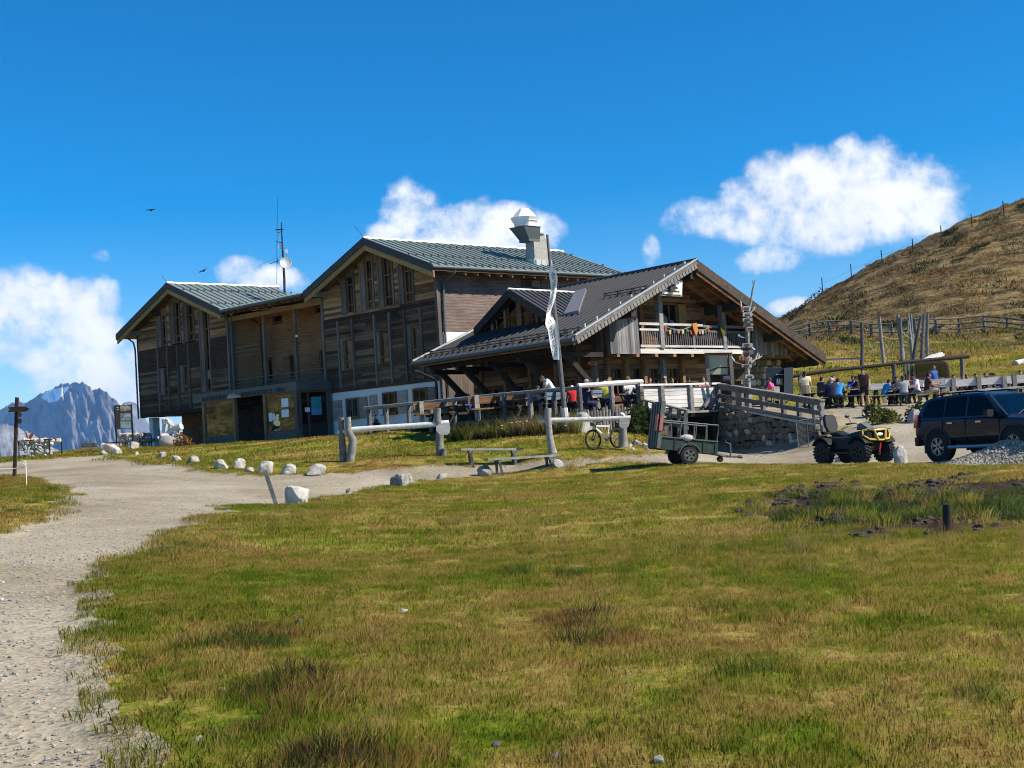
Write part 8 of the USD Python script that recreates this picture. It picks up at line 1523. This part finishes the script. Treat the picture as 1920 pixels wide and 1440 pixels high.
def soft_normals(v, n):
    """Blades shade like the sward they make up: normals mostly upward, a little along each blade's lean."""
    d = (v.reshape(-1, 5, 3)[:, 4] - v.reshape(-1, 5, 3)[:, 0]); d = d / np.linalg.norm(d, axis=1, keepdims=True); q = np.array([0, 0, 1.0]) + .55 * d * [1, 1, 0]; q /= np.linalg.norm(q, axis=1, keepdims=True); return np.repeat(q, 5, 0).astype(np.float32)


def scatter(name, protos, pos, scale, mats, normal=None, label=None, cat=None, spin=None, soft=False):
    """Many copies of a few small meshes as one uncountable covering."""
    pi = UsdGeom.PointInstancer.Define(stage, f'/World/{name}'); targets = []
    for i, (v, f) in enumerate(protos):
        p = f'/World/{name}/{name}_{i:03d}'; mm = usdkit.mesh(stage, p, trimesh.Trimesh(v, f, process=False), M[mats[i % len(mats)]]); soft and (mm.CreateNormalsAttr(Vt.Vec3fArray.FromNumpy(soft_normals(v, len(v)))), mm.SetNormalsInterpolation('vertex')); targets.append(Sdf.Path(p))
    pi.CreatePrototypesRel().SetTargets(targets); n = len(pos); yaw = rng.random(n) * 6.283 if spin is None else spin
    pi.CreateProtoIndicesAttr(Vt.IntArray.FromNumpy(rng.integers(0, len(protos), n).astype(np.int32))); pi.CreatePositionsAttr(Vt.Vec3fArray.FromNumpy(np.asarray(pos, np.float32)))
    sc = np.repeat(np.asarray(scale, float)[:, None], 3, 1) if np.ndim(scale) == 1 else np.asarray(scale); pi.CreateScalesAttr(Vt.Vec3fArray.FromNumpy(sc.astype(np.float32)))
    q = np.stack([np.cos(yaw / 2), 0 * yaw, 0 * yaw, np.sin(yaw / 2)], 1)
    if normal is not None:
        ax = np.cross([0, 0, 1.0], normal); c = normal[:, 2]; t = np.concatenate([(1 + c)[:, None], ax], 1); t /= np.linalg.norm(t, axis=1, keepdims=True)
        w0, x0, y0, z0 = t.T; w1, x1, y1, z1 = q.T; q = np.stack([w0 * w1 - z0 * z1, x0 * w1 + y0 * z1, y0 * w1 - x0 * z1, w0 * z1 + z0 * w1], 1)
    pi.CreateOrientationsAttr(Vt.QuathArray([Gf.Quath(*map(float, r)) for r in q])); return tag(pi.GetPrim(), label, cat, kind='stuff')


BUILT = shapely.union_all([deck.buffer(.3), Polygon([tuple(HF.p(s, t, 0)[:2]) for s, t in ((-29.5, 0), (.3, 0), (.3, 14), (-29.5, 8))]), Polygon([tuple(HF.p(s, t, 0)[:2]) for s, t in ((-19, CT - .2), (-8, CT - .2), (-8, .5), (-19, .5))]), Polygon([tuple(UF.p(s, t, 0)[:2]) for s, t in ((-.4, .2), (14.8, .2), (14.8, 9), (-.4, 9))]), Polygon([tuple(RF.p(s, t, 0)[:2]) for s, t in ((-1, -.3), (LW + 1.2, -.3), (LW + 1.2, 3.4), (-1, 4.2))])])
shapely.prepare(BUILT)


def cover(y0, y1, step, xmin=-.45, xmax=.45, keep_dirt=.10):
    """Jittered places in view between two depths, off the road and the buildings."""
    P = []
    y = y0
    while y < y1:
        n = int((xmax - xmin) * y / step) + 2; x = (xmin * y + (np.arange(n) + rng.random(n)) * step); P.append(np.stack([x, y + (rng.random(n) - .5) * step], 1)); y += step
    P = np.vstack(P); ok = road_sd(P[:, 0], P[:, 1]) < -.04; ok &= ~shapely.contains(BUILT, shapely.points(P[:, 0], P[:, 1])); P = P[ok]
    dk = signed(DIRT, P[:, 0], P[:, 1]) > 0; P = P[~dk | (rng.random(len(P)) < keep_dirt)]; z = ground(P[:, 0], P[:, 1]) - .05 * 0; return np.column_stack([P, z])


def normals(P, e=.35):
    gx = (ground(P[:, 0] + e, P[:, 1]) - ground(P[:, 0] - e, P[:, 1])) / (2 * e); gy = (ground(P[:, 0], P[:, 1] + e) - ground(P[:, 0], P[:, 1] - e)) / (2 * e); n = np.column_stack([-gx, -gy, np.ones(len(P))]); return n / np.linalg.norm(n, axis=1, keepdims=True)


c1 = cover(4.6, 17, .36); scatter('short_grass', [blades(1150, .62, .008, .040, .0042, 1.5) for _ in range(6)], c1, rng.uniform(.7, 1.35, len(c1)), ['grass_blade'], normals(c1), soft=True)
c2 = cover(16.5, 47, .72); scatter('meadow_grass', [blades(760, 1.15, .012, .050, .0085, 1.5) for _ in range(6)], c2, rng.uniform(.7, 1.3, len(c2)), ['grass_blade'], normals(c2), soft=True)
c3 = cover(46, 92, 1.25); scatter('lawn_grass', [blades(300, 1.9, .02, .08, .026, 1.6) for _ in range(5)], c3, rng.uniform(.7, 1.3, len(c3)), ['grass_blade'], normals(c3), soft=True)
c4 = cover(88, 112, 2.0, .10, .45); scatter('slope_grass', [blades(220, 3.0, .06, .26, .05, 1.0) for _ in range(5)], c4, rng.uniform(.7, 1.2, len(c4)), ['grass_blade'], normals(c4), soft=True)
leaf('hill_straw', (.30, .215, .085), trans=.5); c5 = cover(108, 152, 3.0, .12, .47); scatter('hill_tussocks', [blades(150, 3.2, .10, .40, .09, 1.0) for _ in range(4)] + [blades(220, 2.4, .1, .5, .08, .8, True)], c5, rng.uniform(.6, 1.2, len(c5)), ['hill_straw', 'straw_rust', 'hill_straw', 'leaf_dark', 'leaf_dark'], normals(c5), soft=True)
# taller dry and dark clumps, where the photograph has them and between
tx = [(385, 1010), (402, 990), (412, 1012), (430, 985), (360, 1030), (520, 955), (538, 965), (548, 940), (505, 975), (950, 975), (985, 965), (1000, 985), (930, 990), (1060, 985), (1080, 1000), (1180, 960), (1370, 950), (1365, 965), (1320, 1030), (1400, 1035), (1590, 985), (1600, 1000), (1480, 1040), (1500, 1060), (1465, 1020), (470, 965), (445, 1000), (340, 1040), (600, 955), (650, 970), (890, 1000), (960, 1010), (1110, 1010), (1640, 1030), (1720, 1010), (1850, 1000), (1900, 1010), (1560, 1080), (1430, 1075), (880, 985), (745, 985)]
rx = [(530, 1310), (560, 1330), (600, 1300), (640, 1290), (680, 1440), (720, 1450), (660, 1460), (620, 1420), (560, 1290), (590, 1350), (1140, 1170), (1060, 1160), (1180, 1200), (480, 1205), (450, 1195)]
gx_ = [(300, 1040), (320, 1025), (280, 1050), (260, 1065), (1165, 940), (1330, 915), (1720, 895), (1300, 1025), (1290, 1035), (1400, 1040), (980, 1075), (1095, 1080), (1010, 1045), (600, 1090), (470, 1210), (500, 1200), (450, 1205), (540, 1380), (600, 1390), (1390, 1140), (1500, 1160), (1800, 1190), (1360, 1290), (1780, 1320), (650, 872), (640, 878), (662, 876), (825, 858), (815, 862), (832, 858), (1100, 868), (1125, 862), (1150, 860), (1085, 875), (330, 832), (345, 830), (322, 836), (380, 1030), (700, 925), (740, 905), (590, 890), (570, 892), (380, 868), (310, 860), (40, 910), (70, 915), (20, 900), (90, 920), (60, 945), (20, 960)]


def spots(px, n, r): P = np.repeat(gpix(*np.array(px, float).T), n, 0); P = P + np.column_stack([rng.normal(0, r, (len(P), 2)), 0 * P[:, 2]]); P = P[road_sd(P[:, 0], P[:, 1]) < .15]; P[:, 2] = ground(P[:, 0], P[:, 1]); return P


rd_ = cover(6, 40, 1.5); rd_ = rd_[rng.random(len(rd_)) < .35]; dry = np.vstack([spots(tx, 4, .45), rd_]); scatter('dry_tufts', [blades(50, .30, .06, .28, .0035, 1.1, True) for _ in range(4)], dry, rng.uniform(.35, 1.0, len(dry)), ['straw', 'straw', 'grass_blade'], soft=True)
ru = spots(rx, 5, .16); scatter('rusty_tufts', [blades(170, .34, .03, .12, .004, 1.1, True) for _ in range(3)], ru, rng.uniform(.7, 1.3, len(ru)), ['straw_rust', 'leaf_dark', 'grass_blade'], soft=True)
g_ = cover(6, 40, 1.6); g_ = g_[rng.random(len(g_)) < .25]; gr_ = np.vstack([spots(gx_, 3, .22), g_]); scatter('green_tufts', [blades(130, .34, .03, .12, .005, 1.3, True) for _ in range(4)], gr_, rng.uniform(.5, 1.15, len(gr_)), ['tuft_green', 'grass_blade'], soft=True)
ls_ = cover(5, 30, .8); scatter('lying_straw', [blades(9, .7, .02, .05, .004, 9.0) for _ in range(4)], ls_, rng.uniform(.5, 1.2, len(ls_)), ['straw'], soft=True)
# stalks lying in the grass and fringe along the track
fr = []
for d in np.linspace(0, ROAD.boundary.length, 2600):
    p = ROAD.boundary.interpolate(d); 
    if 4.5 < p.y < 62 and abs(p.x) < .46 * p.y + 1: fr.append((p.x + rng.normal(0, .22), p.y + rng.normal(0, .22)))
fr = np.array(fr); s_ = road_sd(fr[:, 0], fr[:, 1]); fr = fr[(s_ < .12) & ~shapely.contains(BUILT, shapely.points(fr[:, 0], fr[:, 1]))]; fr = np.column_stack([fr, ground(fr[:, 0], fr[:, 1]) - .01]); scatter('edge_grass', [blades(80, .40, .02, .08, .009, 1.4, True) for _ in range(4)], fr, rng.uniform(.5, 1.1, len(fr)), ['grass_blade'], soft=True)
# weeds at the foot of the palisade
we = np.array([rp(x) + V(0, -.6 - rng.random() * 1.5, 0) for x in rng.uniform(842, 1075, 330)]); we[:, 2] = ground(we[:, 0], we[:, 1]); scatter('tall_weeds', [blades(26, .35, .3, .95, .014, .45, True) for _ in range(4)] + [blades(70, .5, .1, .45, .03, .8, True)], we, rng.uniform(.55, 1.1, len(we)), ['straw', 'grass_blade', 'tuft_green', 'grass_blade', 'leaf_dark'], soft=True)
wf = np.array([rp(x) + V(0, -.8 - rng.random() * 1.4, 0) for x in rng.uniform(900, 1070, 46)]); wf[:, 2] = ground(wf[:, 0], wf[:, 1]) + rng.uniform(.2, .6, 46); ico = trimesh.creation.icosphere(0); scatter('white_umbels', [(ico.vertices * [.07, .07, .025], ico.faces)], wf, rng.uniform(.5, 1.1, 46), ['petal_white'])


def shrub(label, px, py, w, h, m_, d=None, n=420, name='shrub', leaf_=.07, flowers=None):
    c = foot(px, py, d); dist = (c - EYE) @ FW; R_, H_ = w * dist / FPX / 2, h * dist / FPX; t = thing(name, label, 'shrub')
    st = MB()
    for _ in range(9): a = rng.random() * 6.28; e = V(math.cos(a) * R_ * .6, math.sin(a) * R_ * .6, H_ * rng.uniform(.5, .9)); st.tube([c, c + e * [.4, .4, .6], c + e], [.02, .014, .006], 5)
    st.build('stems', M['beam_dark'], t, kind='stuff')
    d_ = rng.normal(size=(n, 3)); d_ /= np.linalg.norm(d_, axis=1, keepdims=True); d_[:, 2] = np.abs(d_[:, 2]); rr = rng.uniform(.45, 1.0, n) ** .6; k = 1 + .35 * np.sin(d_[:, 0] * 5 + px) * np.cos(d_[:, 1] * 4); C = c + d_ * (rr * k)[:, None] * [R_, R_ * .8, H_]
    a = rng.normal(size=(n, 3)); a /= np.linalg.norm(a, axis=1, keepdims=True); b2 = np.cross(a, rng.normal(size=(n, 3))); b2 /= np.linalg.norm(b2, axis=1, keepdims=True); L = leaf_ * rng.uniform(.6, 1.4, n)[:, None]
    b = MB(); b.add(np.stack([C - a * L, C - b2 * L * .45, C + a * L, C + b2 * L * .45], 1).reshape(-1, 3), (np.arange(n) * 4)[:, None] + [0, 1, 2, 3]); b.build('leaves', M[m_], t, kind='stuff')
    if flowers: q_ = MB(); [q_.ball(C[i] + V(0, 0, .04), (.05, .05, .03), 0) for i in range(0, n, 24)]; q_.build('flowers', M[flowers], t, kind='stuff')


shrub('yellow-green leafy shrub at the edge of the gravel terrace', 1655, 792, 62, 30, 'leaf_lime', n=520, leaf_=.09)
shrub('dark leafy shrub in the gap between table and pale boulder', 1722, 788, 44, 32, 'leaf_dark', n=420, leaf_=.08)
shrub('flowering green plant at the feet of the walking person', 1634, 778, 26, 24, 'leaf_bush', n=260, leaf_=.08, flowers='petal_white')
shrub('dark shrub with lime leaves left of the green trailer', 1200, 838, 46, 62, 'leaf_bush', 48.6, n=700, leaf_=.09)
shrub('dense dark shrub between the palisade and the stair rail', 1222, 836, 44, 56, 'leaf_dark', 48.9, n=700, leaf_=.09)
shrub('small lime shrub in front of the palisade end', 1172, 822, 40, 26, 'leaf_bush', 49.2, n=360, leaf_=.08)
shrub('small dark conifer-like shrub at the hotel wall', 706, 806, 16, 30, 'leaf_dark', 58.5, n=300, leaf_=.06, name='wall_shrub')
shrub('reddish grass-like plant beside the white log sculpture', 342, 836, 36, 22, 'straw_rust', n=260, leaf_=.10, name='wall_shrub')
# loose stones of the track, clods of the trodden patch
ic1 = trimesh.creation.icosphere(1); peb = [(ic1.vertices * [1, .8, .55] * (1 + .5 * (rng.random((42, 1)) - .5)), ic1.faces) for _ in range(6)]
P = np.column_stack([rng.uniform(-14, 9, 60000), 5 + 45 * rng.random(60000) ** 1.7]); P = P[(np.abs(P[:, 0]) < .45 * P[:, 1] + .5)]; s_ = road_sd(P[:, 0], P[:, 1]); cl = meshkit.fbm(np.column_stack([P * .7, 0 * P[:, 0]]), 3, 31); P = P[(s_ > -.35) & (rng.random(len(P)) < (.10 + 1.1 * sstep(.52, .68, cl) + .9 * np.exp(-np.abs(s_) * 1.3)))][:16000]
P = np.column_stack([P, ground(P[:, 0], P[:, 1]) - .045]); scatter('loose_stones', peb, P, .007 + .016 * rng.random(len(P)) ** 2.2 + .018 * (rng.random(len(P)) < .02), ['pebble', 'pebble', 'rock_grey', 'pebble', 'rock_grey', 'rock_pale'])
x0, y0, x1, y1 = DIRT.bounds; P = np.column_stack([rng.uniform(x0, x1, 6000), rng.uniform(y0, y1, 6000)]); P = P[signed(DIRT, P[:, 0], P[:, 1]) > -.3][:1700]; cn = meshkit.fbm(np.column_stack([P * 1.1, 0 * P[:, 0]]), 3, 8); P = P[cn > .45]; P = np.column_stack([P, ground(P[:, 0], P[:, 1]) + .22 * (meshkit.fbm(np.column_stack([P * 2.2, 0 * P[:, 0]]), 3, 77) - .6)]); mat('soil', {'g': ('geometry', {}), 'n': ('noise_texture', dict(scale=9.0, detail=5.0)), 'r': ('rgb_ramp', {'ramp': [(.35, (.014, .009, .006)), (.65, (.06, .04, .025))]}), 'p': ('principled_bsdf', dict(roughness=.95))}, [('g.position', 'n.vector'), ('n.fac', 'r.fac'), ('r.color', 'p.base_color')]); scatter('soil_clods', peb, P, .03 + .09 * rng.random(len(P)) ** 2, ['soil'])
sp2 = spots([(1450 + 12 * i, 925 + 60 * ((i * 7) % 10) / 10) for i in range(42)], 3, .35); scatter('patch_tufts', [blades(120, .42, .05, .20, .009, .9, True) for _ in range(3)], sp2, rng.uniform(.6, 1.2, len(sp2)), ['tuft_green', 'grass_blade'], soft=True)

# ------------------------------------------------------------------ the air
mat('haze_air', {'v': ('principled_volume', dict(color=(.26, .52, 1.0), density=HAZE, anisotropy=0.0))}, [], surface=None, volume='v.volume')
b = MB().box((-19000, -19000, -900), (19000, 19000, 760)); tag(b.build('haze', M['haze_air']), kind='stuff')
